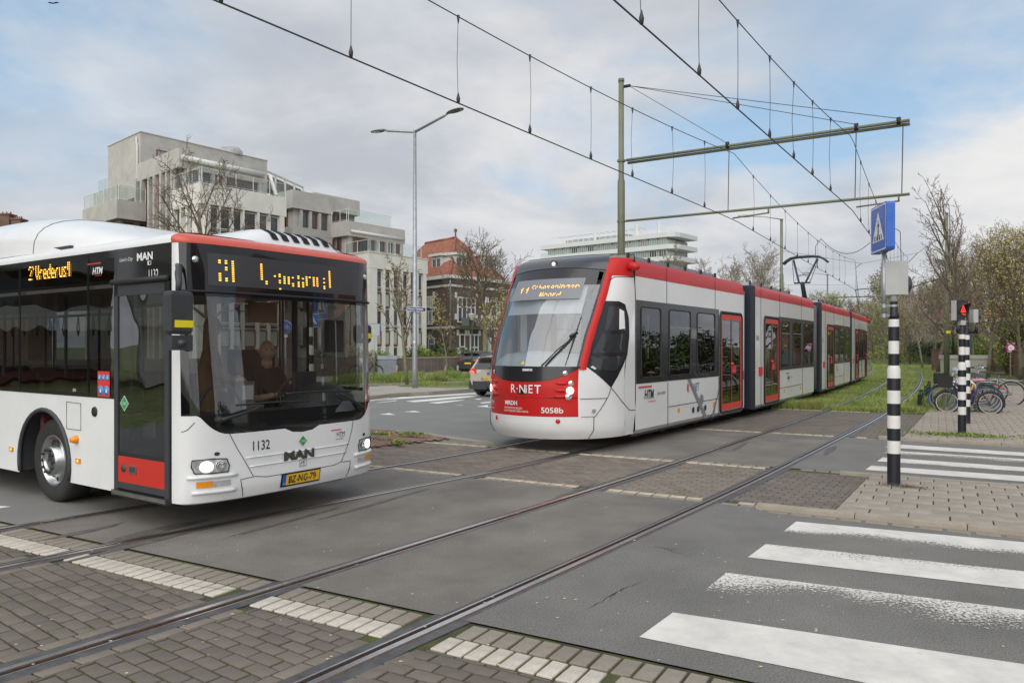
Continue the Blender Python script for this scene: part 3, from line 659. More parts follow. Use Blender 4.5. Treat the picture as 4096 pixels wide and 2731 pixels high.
mb=MB().mat(M_DINT); mb.box(XR,.2,.62,1.88,.28,.36); [mb.box(-b_,-a_,y_,y_+.6,.30,.36) for a_,b_ in ((.05,1.93),(3.15,7.98),(9.22,11.4)) for y_ in (.02,1.88)]; mb.mat(M_INT); mb.box(XR,.1,.05,2.45,2.40,2.44); mb.ob('floor_and_ceiling',BUS)
# window posts and glass, near side and far side
mb=MB().mat(M_BLK)
posts=[(.98,1.02),(1.54,1.57),(3.13,3.17),(4.86,4.92),(6.2,6.26),(7.8,7.84),(9.4,9.44),(11.3,11.45)]
for y in (0,2.5):
    s=-1 if y==0 else 1
    mb.box(XR,-(1.0 if y==0 else .0),y-.004,y+.004,2.70,2.78) if True else 0
    mb.box(XR,-(1.0 if y==0 else .0),y-.004,y+.004,1.25,1.29)
    for a,c in posts: mb.box(-c,-a,y-.006,y+.006,1.25,2.78)
mb.box(-.98,.0,-.005,.005,2.44,2.78); mb.ob('window_frame',BUS)
for y in (0,2.5):
    e=[1.0]+[x for p in posts[1:] for x in p]; prs=[(1.0,1.54),(1.57,3.13),(3.17,4.86),(6.26,7.8),(7.84,9.4),(9.44,11.3)]
    if y: prs=[(.05,1.0)]+prs+[(4.92,6.2)]
    for a,c in prs:
        b=MB().mat(GL_BUS); b.add([(-a,y,1.29),(-c,y,1.29),(-c,y,2.70),(-a,y,2.70)],[(0,1,2,3) if y==0 else (3,2,1,0)]); b.ob('window',BUS)
# rear doors of the near side
b=MB().mat(M_PLA); b.box(-6.2,-4.92,-.01,.01,.33,.45); b.box(-6.2,-6.1,-.01,.01,.3,2.7); b.box(-5.6,-5.52,-.01,.01,.3,2.7); b.box(-5.0,-4.92,-.01,.01,.3,2.7); b.mat(M_RED).box(-6.1,-5.0,-.006,.004,.45,.7); rd=b.ob('rear_door',BUS); b=MB().mat(GL_BUS); b.add([(-5,0,.7),(-6.1,0,.7),(-6.1,0,2.7),(-5,0,2.7)],[(0,1,2,3)]); b.ob('door_glass',rd)
# front door
b=MB().mat(M_PLA); b.box(-1.0,-.93,-.02,.03,.33,2.40); b.box(-.09,-.02,-.02,.03,.33,2.40); b.box(-1.0,-.02,-.02,.03,2.30,2.41); b.box(-.93,-.09,-.02,.03,.355,.42); dr=b.ob('door',BUS)
b=MB().mat(M_RUB); b.tube([(-1.02,-.03,2.44),(-.02,-.03,2.44)],.03,8); b.box(-.93,-.09,-.008,.01,.68,.72); b.ob('door_seal',dr,kind='stuff')
b=MB().mat(GL_BUS); b.add([(-.09,-.01,.72),(-.93,-.01,.72),(-.93,-.01,2.30),(-.09,-.01,2.30)],[(0,1,2,3)]); b.ob('door_glass',dr)
b=MB().mat(M_RED); b.box(-.93,-.09,-.016,.01,.42,.68); b.ob('red_door_panel',dr)
b=MB().mat(M_ALU); b.box(-.72,-.58,-.024,-.014,.52,.60); b.mat(M_PLA); b.box(-.70,-.60,-.025,-.02,.535,.585); b.ob('door_handle',dr); b=MB().mat(M_PLA); b.lathe([(0,-.03),(.035,-.028),(.038,-.014)],14,(-.82,0,.56),'y'); b.ob('door_lock',dr)
b=MB().mat(M_RUB); b.box(-1.0,-.0,-.05,.1,.28,.335); b.mat(M_ALU); b.box(-.98,-.02,-.056,-.05,.295,.335); b.ob('door_sill',BUS)
def side(u,z,off=.004): return lambda x,y: Vector((-u+x,-off,z+y))
dia(0,0,.07,side(.81,1.215,.016)); b=MB().mat(M_GRN); b.add([side(.81,1.215,.018)(*p) for p in ((.07,0),(0,.07),(-.07,0),(0,-.07))],[(0,1,2,3)]); st=b.ob('green_diamond',BUS); text('CNG',.042,side(.857,1.20,.02),M_TXTW,'lettering',st)
text('MAN',.105,side(.60,2.64,.007),M_TXTW,'maker_lettering',BUS,sx=1.25,off=.003); text("Lion's City",.05,side(.92,2.65,.007),M_TXTW,'model_lettering',BUS,sx=1.15,shear=.2)['kind']='stuff'
text('1132',.13,side(.40,2.45,.007),M_TXTW,'fleet_number',BUS,sx=.72); text('HTM',.10,side(1.46,2.55,.007),M_TXTW,'operator_logo',BUS,sx=.95,shear=.25,off=.002); text('EEV',.045,side(1.875,1.30,.007),M_TXTW,'lettering',BUS)
b=MB().mat(M_TXTR); b.box(-1.56,-1.28,-.008,-.006,2.655,2.668); b.box(-1.40,-1.27,-.008,-.006,2.53,2.535); b.ob('logo_bar',BUS,kind='stuff')
b=MB().mat(M_TXTW); 
for a in ((.38,.40,2.585,2.625),(.34,.38,2.585,2.59),(.34,.38,2.62,2.625),(.34,.345,2.585,2.625)): b.box(-a[1],-a[0],-.009,-.006,a[2],a[3])
b.ob('lion_emblem',BUS)
# amber side display: 5x7 letters
FONT={'2':['.###.','#...#','....#','...#.','..#..','.#...','####.'],"'":['##','.#','#.'],'U':['#...#','#...#','#...#','#...#','#...#','.#.#.','..#..'],'r':['.....','.....','#.##.','##...','#....','#....','#....'],'e':['.....','.....','.###.','#...#','#####','#....','.###.'],'d':['....#','....#','.####','#...#','#...#','#...#','.####'],'u':['.....','.....','#...#','#...#','#...#','#...#','.####'],'s':['.....','.....','.###.','#....','.##..','...#.','###..'],'t':['#','#','#','#','#','#','#'],'1':['#','#','#','#','#','#','#'],' ':['.','.']}
b=MB().mat(M_LED); x=0
for ch in "2' Urederustt":
    g_=FONT.get(ch,FONT[' ']); wd=max(len(r) for r in g_)
    for i,row in enumerate(g_):
        for j,c in enumerate(row):
            if c=='#': 
                if random.random()<.12: continue
                px=x+j*.0155; z=2.70-i*.0235; b.box(-2.90+px,-2.90+px+.011,-.010,-.007,z,z+.015)
    x+=(wd+1)*.0155
b.ob('side_display_dots',BUS,kind='stuff')
stk=MB().mat(M_TXTR); stk.box(-1.345,-1.11,-.009,-.005,1.265,1.53); so_=stk.ob('notice_sticker',BUS); b=MB().mat(M_CYN)
for (u,z,r) in ((1.31,1.465,.033),(1.23,1.465,.033),(1.15,1.465,.033),(1.285,1.33,.052),(1.17,1.33,.052)): b.lathe([(0,-.0105),(r,-.010),(r,-.008)],16,(-u,0,z),'y')
b.mat(M_TXTW)
for (u,z,r) in ((1.31,1.465,.018),(1.23,1.465,.018),(1.15,1.465,.018),(1.285,1.33,.028),(1.17,1.33,.028)): b.add([(-u-r*.5,-.012,z-r*.7),(-u+r*.6,-.012,z-r*.7),(-u+r*.2,-.012,z+r*.8),(-u-r*.3,-.012,z+r*.5)],[(0,1,2,3)])
b.ob('pictogram',so_,kind='stuff')
b=MB().mat(M_RUB)
for q in (((2.02,.885),(2.02,1.18),(1.71,1.175),(1.71,.885)),): b.tube([(-u,-.002,z) for u,z in q],.004,4,closed=True)
b.ob('fuel_flap',BUS); b=MB().mat(M_RUB); b.lathe([(0,-.012),(.05,-.012),(.055,0)],16,(-1.42,0,1.10),'y'); b.ob('speaker',BUS)
for u,z in ((1.76,.553),(3.36,.557)): b=MB().mat(M_ORG); b.box(-u-.05,-u+.05,-.012,0,z-.025,z+.025); mk=b.ob('side_marker',BUS); b=MB().mat(M_AMB); b.box(-u-.012,-u+.012,-.014,-.012,z-.01,z+.01); b.ob('marker_bulb',mk)
b=MB().mat(M_ORG); b.lathe([(0,-.07),(.025,-.065),(.04,-.03),(.05,0)],14,(-1.80,0,.78),'y'); b.ob('side_indicator',BUS)
# wheel arch linings and wheels
for yb,s in ((0,1),(2.5,-1)):
    for cu in (2.54,8.6):
        b=MB().mat(M_PLA); b.smooth=True; ar=[(cu-.6*math.cos(t),.47+.6*math.sin(t)) for t in np.linspace(-.25,PI+.25,20)]
        b.grid(lambda i,k:(-ar[i][0],yb-s*.012+s*(.0,.05,.65)[k],ar[i][1]-(0 if k else 0)),range(20),range(3)); b.tube([(-a,yb-s*.006,z) for a,z in ar],.026,6,caps=True); b.mat(M_DINT); b.box(-cu-.7,-cu+.7,yb+s*.6,yb+s*.66,.3,1.2); b.ob('wheel_arch',BUS)
        wy=yb+s*.10; w=MB().mat(M_TYRE); w.lathe([(.29,.0),(.33,-.012),(.40,-.02),(.455,-.008),(.478,.03),(.478,.25),(.45,.28),(.3,.28)],40,(-cu,wy if s>0 else wy,.478),'y') if s>0 else w.lathe([(.3,-.28),(.45,-.28),(.478,-.25),(.478,-.03),(.455,.008),(.40,.02),(.33,.012),(.29,0)],40,(-cu,wy,.478),'y')
        wo=w.ob('wheel',BUS); b=MB().mat(M_ALU); k=s
        b.lathe([(.295,-.006*k),(.285,-.012*k),(.27,.0),(.262,.05*k),(.22,.075*k),(.175,.03*k),(.17,-.045*k),(.155,-.055*k),(.105,-.055*k),(.098,-.03*k),(.09,.02*k)],40,(-cu,wy,.478),'y')
        rm=b.ob('rim',wo); b=MB().mat(M_RUB)
        for j in range(10):
            t=2*PI*j/10; b.lathe([(0,-.085*k),(.014,-.083*k),(.017,-.05*k)],8,(-cu+.13*math.cos(t),wy,.478+.13*math.sin(t)),'y')
            t+=.3; b.lathe([(.0,.044*k),(.028,.046*k)],8,(-cu+.222*math.cos(t),wy,.478+.222*math.sin(t)),'y')
        b.lathe([(0,-.03*k),(.07,-.02*k),(.09,.01*k)],16,(-cu,wy,.478),'y'); b.ob('wheel_nut',wo,kind='stuff')
b=MB().mat(M_DINT); b.box(-11.3,-9.4,.3,2.2,.2,.4); b.box(-8,-3.2,.4,2.1,.22,.3); b.box(-1.9,-.05,.3,2.2,.2,.3); b.ob('underbody',BUS)
# roof: gas tank pod and the ventilation unit
b=MB().mat(M_WH); b.smooth=True
def pod(u,k):
    hgt=float(np.interp(u,[.30,.8,1.3,2.0,2.8,3.4,4.2,9.5,10.6,11.2],[.0,.06,.16,.30,.46,.56,.60,.60,.40,.02])); w=float(np.interp(u,[.3,1.0,2.4,3.6],[.75,.9,1.13,1.16])); t=PI*k/16
    return (-u,1.25-w*math.copysign(abs(math.cos(t))**.62,math.cos(t)),2.89+hgt*abs(math.sin(t))**.75)
b.grid(pod,[.3,.45,.6,.8,1.0,1.25,1.5,1.8,2.1,2.4,2.7,3.0,3.3,3.6,4.0,4.5,6,8,9.5,10,10.6,11.2],range(17),flip=True); pd=b.ob('roof_tank_cover',BUS)
b=MB().mat(M_PLA); b.tube([Vector(pod(3.05,k))*1.0+Vector((0,0,.001)) for k in range(17)],.006,4); b.ob('cover_joint',pd)
b=MB().mat(M_DINT); b.box(-10.5,-2.2,.12,2.38,2.86,2.93); b.ob('cover_base',BUS)
b=MB().mat(M_WH); b.smooth=True
def vent(y,k):
    t=(k/12); hh=float(np.interp(y,[.30,.75,1.15,2.0,2.28],[.0,.06,.22,.22,.02])); xs=[.10,.06,.0,-.12,-.3,-.6,-1.0,-1.4,-1.7,-1.9,-2.0,-2.05,-2.1][k]; zz=[0,.35,.7,.95,1,1,1,1,.95,.8,.5,.2,0][k]
    return (xs-.08,y,2.87+hh*zz*.95)
b.grid(vent,[.30,.5,.65,.78,.9,1.0,1.15,1.3,1.6,1.9,2.05,2.15,2.22,2.28],range(13)); vt=b.ob('roof_vent_unit',BUS)
for i in range(7):
    y=1.17+i*.145; l=MB().mat(M_DINT); pts=[Vector(vent(y,k))+Vector((.010,0,.004)) for k in (1,2,3,4)]; q=[Vector(vent(y+.085,k))+Vector((.010,0,.004)) for k in (1,2,3,4)]
    for a in range(3): l.add([pts[a],q[a],q[a+1],pts[a+1]],[(0,1,2,3),(3,2,1,0)])
    l.ob('louvre',vt)
# mirrors
def mirror(x,y,z0,z1,w,d,arm,lower=True):
    b=MB().mat(M_PLA); b.smooth=False
    def sec(z,k): return [(x-d/2*k,y-w/2*k,z),(x+d/2*k,y-w/2*k,z),(x+d/2*k,y+w/2*k,z),(x-d/2*k,y+w/2*k,z)]
    zs=[(z0,.72),(z0+.03,.97),(z0+.10,1),(z1-.04,1),(z1-.01,.93),(z1,.75)]
    V=[p for z,k in zs for p in sec(z,k)]; F=[(i*4+j,i*4+(j+1)%4,(i+1)*4+(j+1)%4,(i+1)*4+j) for i in range(len(zs)-1) for j in range(4)]+[(3,2,1,0),(20,21,22,23)]; b.add(V,F)
    o=b.ob('mirror',BUS); b=MB().mat(M_YEL); b.box(x+d/2-.003,x+d/2+.004,y-w/2+.03,y+w/2+.002,z0+.06,z0+.125); b.box(x-.02,x+d/2+.004,y+w/2-.004,y+w/2+.004,z0+.06,z0+.125); b.ob('reflective_strip',o)
    b=MB().mat(M_PLA); b.tube(arm,[.022,.03,.032,.03,.024],10); b.ob('mirror_arm',o)
    if lower:
        b=MB().mat(M_PLA); b.box(x-.08,x+.05,y-w*.42,y+w*.55,z0-.145,z0-.01); b.lathe([(0,.09),(.03,.08),(.038,.05)],12,(x,y,z0-.08),'x'); b.tube([(x+.03,y+.07,z0+.02),(x+.03,y+.07,z0-.05)],.012,6); b.ob('wide_angle_mirror',o)
mirror(.36,-.16,1.90,2.29,.21,.14,[(.06,.02,2.56),(.20,-.05,2.52),(.30,-.12,2.46),(.36,-.15,2.37),(.36,-.16,2.28)])
mirror(-.25,2.74,1.83,2.06,.20,.12,[(.0,2.5,2.5),(-.1,2.62,2.5),(-.2,2.7,2.4),(-.25,2.74,2.2),(-.25,2.74,2.05)],False)
# interior
b=MB().mat(M_PLA); b.smooth=True; b.grid(lambda y,k:[(.18,y,1.10),(-.05,y,1.13),(-.12,y,1.06),(-.12,y,.5)][k],np.linspace(.12,2.4,9),range(4)); b.smooth=False
b.lathe([(0,.24),(.22,.20),(.38,.10),(.44,-.08)],24,(-.05,1.85,1.14),'z'); b.ob('dashboard',BUS)
b=MB().mat(M_PLA); c=Vector((-.42,1.80,1.25)); a1=Vector((0,1,0)); a2=Vector((.45,0,.9)).normalized(); b.tube([c+a1*.22*math.cos(t)+a2*.22*math.sin(t) for t in np.linspace(0,2*PI,25)[:-1]],.015,6,closed=True); b.tube([c,c+Vector((.15,0,-.3))],.03,8); b.tube([c-a1*.21,c+a1*.21],.015,6); b.ob('steering_wheel',BUS)
b=MB().mat(M_GREY); b.box(-.75,-.35,1.10,1.32,.9,1.14); b.box(-.5,-.42,1.05,1.25,1.14,1.40); b.mat(M_TXTW).box(-.41,-.405,1.08,1.22,1.2,1.36); b.ob('ticket_machine',BUS)
b=MB().mat(M_PLA); b.box(-1.35,-1.15,1.55,2.1,.9,1.75); b.box(-1.25,-.75,1.55,2.1,.75,.9); b.ob('driver_seat',BUS)
b=MB().mat(M_PLA); b.smooth=True; b.tube([(-.05,.30,1.12),(-.06,.32,1.22),(-.06,.42,1.36),(-.06,.56,1.40),(-.06,.70,1.36),(-.06,.80,1.22),(-.05,.82,1.10)],.018,8); b.ob('handrail',BUS)
for x,y in ((-.9,1.0),(-1.6,.5),(-3.0,.45),(-4.8,.5),(-6.3,.5),(-3.2,2.0),(-7,2.0),(-1.0,2.1)): b=MB().mat(M_PLA); b.cyl(x,y,.36,2.4,.018,n=8); b.ob('grab_pole',BUS)
for i in range(7):
    for y in (.30,.75,1.75,2.2):
        if i==2 and y<1: continue
        x=-2.4-i*1.15
        b=MB().mat(M_SEAT); b.box(x-.42,x,y-.2,y+.2,.72,.82); b.box(x-.46,x-.38,y-.2,y+.2,.8,1.42); b.mat(M_PLA); b.box(x-.3,x-.2,y-.1,y+.1,.36,.72); b.ob('seat',BUS)
for x in np.arange(-2.0,-4.6,-.35):
    b=MB().mat(M_PLA); b.tube([(x,.45,2.15),(x-.03,.45,2.0),(x,.45,1.92),(x+.03,.45,2.0)],.008,5,closed=True); b.ob('hanging_strap',BUS)
b=MB().mat(M_PLA); b.tube([(-1.6,.45,2.16),(-10,.45,2.16)],.016,6); b.ob('handrail',BUS)
b=MB().mat(M_BROWN); b.box(-.2,-.17,1.0,1.35,2.05,2.27); b.ob('brown_reflection',BUS); b=MB().mat(M_PLA); b.box(-.18,-.1,2.05,2.28,1.72,2.1); b.ob('inner_mirror',BUS)  # brown panel stands in for a reflection in the windscreen, not a fitting
b=MB().mat(M_PLA); b.box(-.95,-.91,2.2,2.26,.36,2.4); b.box(-.2,-.15,1.6,1.9,1.32,1.5); b.ob('cab_partition',BUS)
# ---------------- tram ----------------
M_TRED=mat('tram_red',(.56,.018,.016),.38,var=.04,scale=1,coat=.15,dirt=.08,spec=.3)
M_TORG=mat('door_red',(.72,.06,.03),.4,var=.03)
M_TWH=mat('tram_white',(.80,.80,.80),.25,var=.025,scale=1,coat=.7,dirt=.05)
M_TBLK=mat('tram_black',(.018,.018,.022),.25,var=.1,scale=3,coat=.5)
M_TCAP=mat('tram_roof_cap',(.05,.052,.062),.28,var=.06,coat=.6)
M_NAVY=mat('tram_dark_end',(.012,.016,.030),.5,var=.15,scale=3)
M_BEL=mat('bellows_grey',(.14,.14,.145),.75,var=.2,scale=8)
M_TGR=mat('band_grey',(.22,.23,.25),.5,var=0)
M_MAG=mat('estate_magenta',(.55,.02,.22),.5,var=.03)
GL_TR=glass('tram_glass',(.26,.27,.26),1.52,wav=.05,add=.045)
GL_TW=glass('tram_windscreen',(.66,.70,.71),1.52,wav=.0,add=.09)
TIP=Vector((.147,12.66,0))
TRAM=thing('tram','red and white four-section articulated tram with a raised pantograph, running on the left track','tram',tuple(TIP))
def frm(o,b):
    b=Vector(b).normalized(); r=Vector((b.y,-b.x,0)); M=Matrix(((b.x,r.x,0,o[0]-TIP.x),(b.y,r.y,0,o[1]-TIP.y),(0,0,1,0),(0,0,0,1))); return M
hd=math.radians(34.6)
MODS=[frm(TIP,(math.sin(hd),math.cos(hd),0))]
for a,b in ((25.45,32.75),(34.0,41.25),(41.95,50.0)): MODS.append(frm(Lat(a),Lat(b)-Lat(a)))
ZR=3.34
def k0(z): return float(np.interp(z,[.22,.40,1.1,1.46,2.0,2.6,3.2,3.34,3.42,3.46],[.14,.02,0,.03,.22,.53,1.0,1.16,1.40,1.7]))
def hw(z): return float(np.interp(z,[.2,.35,2.7,3.34,3.46],[1.22,1.275,1.275,1.235,1.05]))
def dep(z): return min(1.3,max(.05,1.75-k0(z)))
def nS(q,z,off=0):
    a=min(1,abs(q)); x=k0(z)+dep(z)*(1-math.sqrt(max(0,1-a*a))); nx=-math.sqrt(max(0,1-a*a)); ny=q
    return Vector((x+nx*off,hw(z)*q+ny*off,z))
def nX(x,z,s=1,off=0):
    t=min(1,max(0,(x-k0(z))/dep(z))); q=math.sqrt(max(0,1-(1-t)**2)); p=nS(q*s,z,off); 
    if x>k0(z)+dep(z): p=Vector((x,(hw(z)+off)*s,z))
    return p
TQ=[math.sin(PI/2*i/22) for i in range(-22,23)]
def ng(mb,f0,f1,q0,q1,nz=5,off=0,fl=False):
    qs=[q0]+[q for q in TQ if q0+.004<q<q1-.004]+[q1]; mb.smooth=True
    mb.grid(lambda q,k:nS(q,f0(q)+(f1(q)-f0(q))*k/nz,off),qs,range(nz+1),flip=fl); mb.smooth=False
M1=MODS[0]
K_=lambda v:(lambda q:v)
qin=lambda z:.70+.045*(z-1.45); qout=lambda z:qin(z)+.075
zb=lambda q:1.20+.24*min(1,(abs(q)/.72))**3
ztop=lambda q:3.18-.10*q*q
mb=MB(M1).mat(M_TWH)
ng(mb,K_(.24),K_(.62),-1,1,4)
for s in (1,-1):
    ng(mb,K_(.62),K_(1.44),*sorted((s*.70,s*1.0)),6)
    zs=np.linspace(1.44,3.02,12); mb.smooth=True
    mb.grid(lambda z,k:nS(s*(qout(z)+(1-qout(z))*k/8),z),zs,range(9),flip=s>0)
    mb.grid(lambda z,x:((x if x>k0(z)+dep(z) else k0(z)+dep(z)),hw(z)*s,z),[.24,.62,1.2,1.8,2.6,3.02],[0,1.75],flip=s>0); mb.smooth=False
mb.ob('nose_shell',TRAM)
mb=MB(M1).mat(M_TRED)
ng(mb,K_(.62),K_(.925),-.70,.70,3); ng(mb,K_(.935),zb,-.72,.72,4,-.006)
for s in (1,-1):
    zs=np.linspace(1.40,3.06,12); mb.smooth=True
    mb.grid(lambda z,k:nS(s*(qin(z)+(qout(z)-qin(z))*k/3),z,.012 if k in(1,2) else 0),zs,range(4),flip=s>0)
    mb.grid(lambda z,k:nS(s*(qin(z)+(1-qin(z))*k/8),z),[3.02,3.1,3.2,3.28,3.33,3.36],range(9),flip=s>0); mb.smooth=False
mb.ob('nose_red_panel',TRAM)
mb=MB(M1).mat(M_TBLK); ng(mb,zb,lambda q:max(1.455,zb(q)+.001),-.72,.72,3,.002)
for s in (1,-1):
    mb.smooth=True; mb.grid(lambda z,k:nS(s*(qin(z)-.022+.022*k),z,.004),np.linspace(1.45,3.1,10),[0,1],flip=s>0)
ng(mb,lambda q:2.86,ztop,-.70,.70,3,.001)
mb.ob('black_mask',TRAM)
mb=MB(M1).mat(GL_TW); mb.smooth=True; zs=np.linspace(1.455,2.86,14)
mb.grid(lambda z,k:nS((qin(z)-.015)*k/12,z),zs,range(-12,13),flip=True); mb.ob('windscreen',TRAM)
mb=MB(M1).mat(M_TCAP); mb.smooth=True
mb.grid(lambda q,k:nS(q*qin(3.2),[ztop(q),3.25,3.31,3.36,3.40,3.43,3.46][k]),np.linspace(-1,1,25),range(7)); mb.grid(lambda q,k:(k0(3.46)+.02+k*.12,hw(3.46)*q*.95,3.46+.02*(1-q*q)),np.linspace(-1,1,9),range(2)); mb.ob('roof_cap',TRAM)
b=MB(M1).mat(M_TBLK); b.tube([nS(q,ztop(q),.003) for q in np.linspace(-.77,.77,25)],.008,5); b.ob('roof_seam',TRAM)
c=nS(0,3.27,.0)+Vector((-.01,0,0)); b=MB(M1).mat(M_TBLK); b.lathe([(0,-.01),(.062,-.01),(.066,.03)],16,tuple(c),'x'); l=b.ob('top_lamp',TRAM); b=MB(M1).mat(M_LAMP); b.lathe([(0,-.02),(.03,-.02),(.03,0)],12,tuple(c),'x'); b.ob('lit_lamp',l)
def nw(y0,z0,off=.006): return lambda x,y:nS((y0+x)/1.275,z0+y,off)
# lettering on the nose
for i,(ch,w) in enumerate((('R',.12),('·',.07),('N',.12),('i',.06),('E',.11),('T',.10))):
    text(ch,.20,nw(-.22+[0,.125,.18,.31,.36,.475][i],1.01),M_TXTW,'line_logo',TRAM,sx=.92,off=.002)
text('5058b',.13,nw(.36,.685),M_TXTW,'fleet_number',TRAM,sx=1.05,off=.002); text('HTM',.12,nw(-.93,.76),M_TXTW,'operator_logo',TRAM,sx=.9); text('kom verder!',.045,nw(-.93,.70),M_TXTW,'slogan',TRAM)
text('MRDH',.10,nw(-.36,.80),M_TXTW,'region_logo',TRAM,off=.003); text('METROPOOLREGIO\nROTTERDAM DEN HAAG',.05,nw(-.38,.73),M_TXTW,'region_lettering',TRAM,sx=.92); text('SIEMENS',.05,nw(.02,1.38),M_TXTW,'maker_lettering',TRAM,sx=1.0,off=.002)
b=MB(M1).mat(M_TXTW); b.add([nw(-.98,.865)(*p) for p in ((0,0),(.18,0),(.18,.012),(0,.012))],[(0,1,2,3)]); b.ob('logo_bar',TRAM,kind='stuff')
b=MB(M1).mat(M_TBLK); b.add([nw(-.05,.99,.004)(*p) for p in ((0,0),(.11,0),(.11,.10),(0,.10))],[(0,1,2,3)]); b.ob('camera_opening',TRAM)
for o in list(TRAM.children):
    if o.name.split('.')[0] in ('line_logo','fleet_number','operator_logo','slogan','region_logo','region_lettering','maker_lettering'): o.data.transform(M1)
for s in (-1,1):
    for y,z,lit,r in ((.80,1.18,0,.045),(.79,1.06,1,.062),(.77,.96 ,0,.055)):
        c=nS(s*y/1.275,z-.0,.0); 
        b=MB(M1).mat(M_TRED); b.smooth=True; q0=y/1.275; b.tube([nS(s*(q0-.17+.02*k),z,-.01) for k in range(8)],[.006,.02,.03,.034,.036,.036,.034,.02],8); hl=b.ob('headlight',TRAM)
        n=(nS(s*q0,z,.1)-nS(s*q0,z,0)).normalized(); u=Vector((-n.y,n.x,0)); cc=nS(s*q0,z,.028)
        b=MB(M1).mat(M_LAMP if lit else M_LENS); b.add([cc+n*.01]+[cc+u*r*math.cos(t)+Vector((0,0,r*math.sin(t))) for t in np.linspace(0,2*PI,17)[:-1]],[(0,1+i,1+(i+1)%16) for i in range(16)]); b.ob('lamp_lens',hl)
    for y,z,r,m in ((.72,1.345,.04,M_LENS),(.62,.55,.04,mat('red_lens',(.6,.02,.02),.15,var=.1))):
        q0=y/1.275; n=(nS(s*q0,z,.1)-nS(s*q0,z,0)).normalized(); u=Vector((-n.y,n.x,0)); cc=nS(s*q0,z,.01); b=MB(M1).mat(m); b.add([cc+n*.012]+[cc+u*r*math.cos(t)+Vector((0,0,r*math.sin(t))) for t in np.linspace(0,2*PI,15)[:-1]],[(0,1+i,1+(i+1)%14) for i in range(14)]); b.ob('marker_lamp',TRAM)
# display
b=MB(M1).mat(mat('display_grey',(.20,.21,.23),.3,var=.05,scale=30)); b.smooth=True; b.grid(lambda q,k:nS(q,(2.60,2.98)[k],-.0+.006),np.linspace(-.56,.56,12),[0,1]); b.ob('display_panel',TRAM)
F5={'S':['.###','#...','#...','.##.'],'c':['....','.##','#..','#..'],'h':['#...','#...','###.','#..#'],'e':['....','.##.','#..#','####'],'v':['....','#.#','#.#','#.#'],'n':['....','###.','#..#','#..#'],'i':['#','.','#','#'],'g':['....','.###','#..#','#..#'],'N':['#..#','##.#','##.#','#.##'],'o':['....','.##.','#..#','#..#'],'r':['...','#.#','##.','#..'],'d':['...#','...#','.###','#..#'],'1':['.#','##','.#','.#'],' ':['..']}
b=MB(M1).mat(M_LED)
def led(s,y0,z0,p):
    x=y0
    for ch in s:
        rows=F5[ch]
        for i,row in enumerate(rows):
            for j,c in enumerate(row):
                if c=='#' and not (i==3 and random.random()<.4): b.add([nw(x+j*p,z0-i*p*1.15,.010)(*q) for q in ((0,0),(p*.75,0),(p*.75,p*.8),(0,p*.8))],[(0,1,2,3)])
        x+=(max(map(len,rows))+1)*p
led('1 1',-.50,2.82,.024); led('Scheveningen',-.24,2.86,.016); led('Noord',-.0,2.72,.017); b.ob('display_dots',TRAM,kind='stuff')
# cab side windows
CW=[(.50,1.45),(.92,1.09),(1.42,1.63),(1.50,1.95),(1.50,2.30),(1.43,2.52),(1.30,2.57),(1.04,2.57),(.86,2.25),(.66,1.85)]
def fill(pts,fn,mb):   # fan of small quads over a polygon in (x,z)
    cx=sum(p[0] for p in pts)/len(pts); cz=sum(p[1] for p in pts)/len(pts); V=[]; F=[]; n=len(pts); R_=[0,.35,.7,1]
    P2=[]
    for i in range(n):
        a,c=pts[i],pts[(i+1)%n]
        for k in range(3): P2.append((a[0]+(c[0]-a[0])*k/3,a[1]+(c[1]-a[1])*k/3))
    m=len(P2)
    for r in R_[1:]:
        for p in P2: V.append(fn(cx+(p[0]-cx)*r,cz+(p[1]-cz)*r))
    V.append(fn(cx,cz)); F=[(3*m,i,(i+1)%m) for i in range(m)]
    for l in range(2): F+=[(l*m+i,(l+1)*m+i,(l+1)*m+(i+1)%m,l*m+(i+1)%m) for i in range(m)]
    mb.add(V,F)
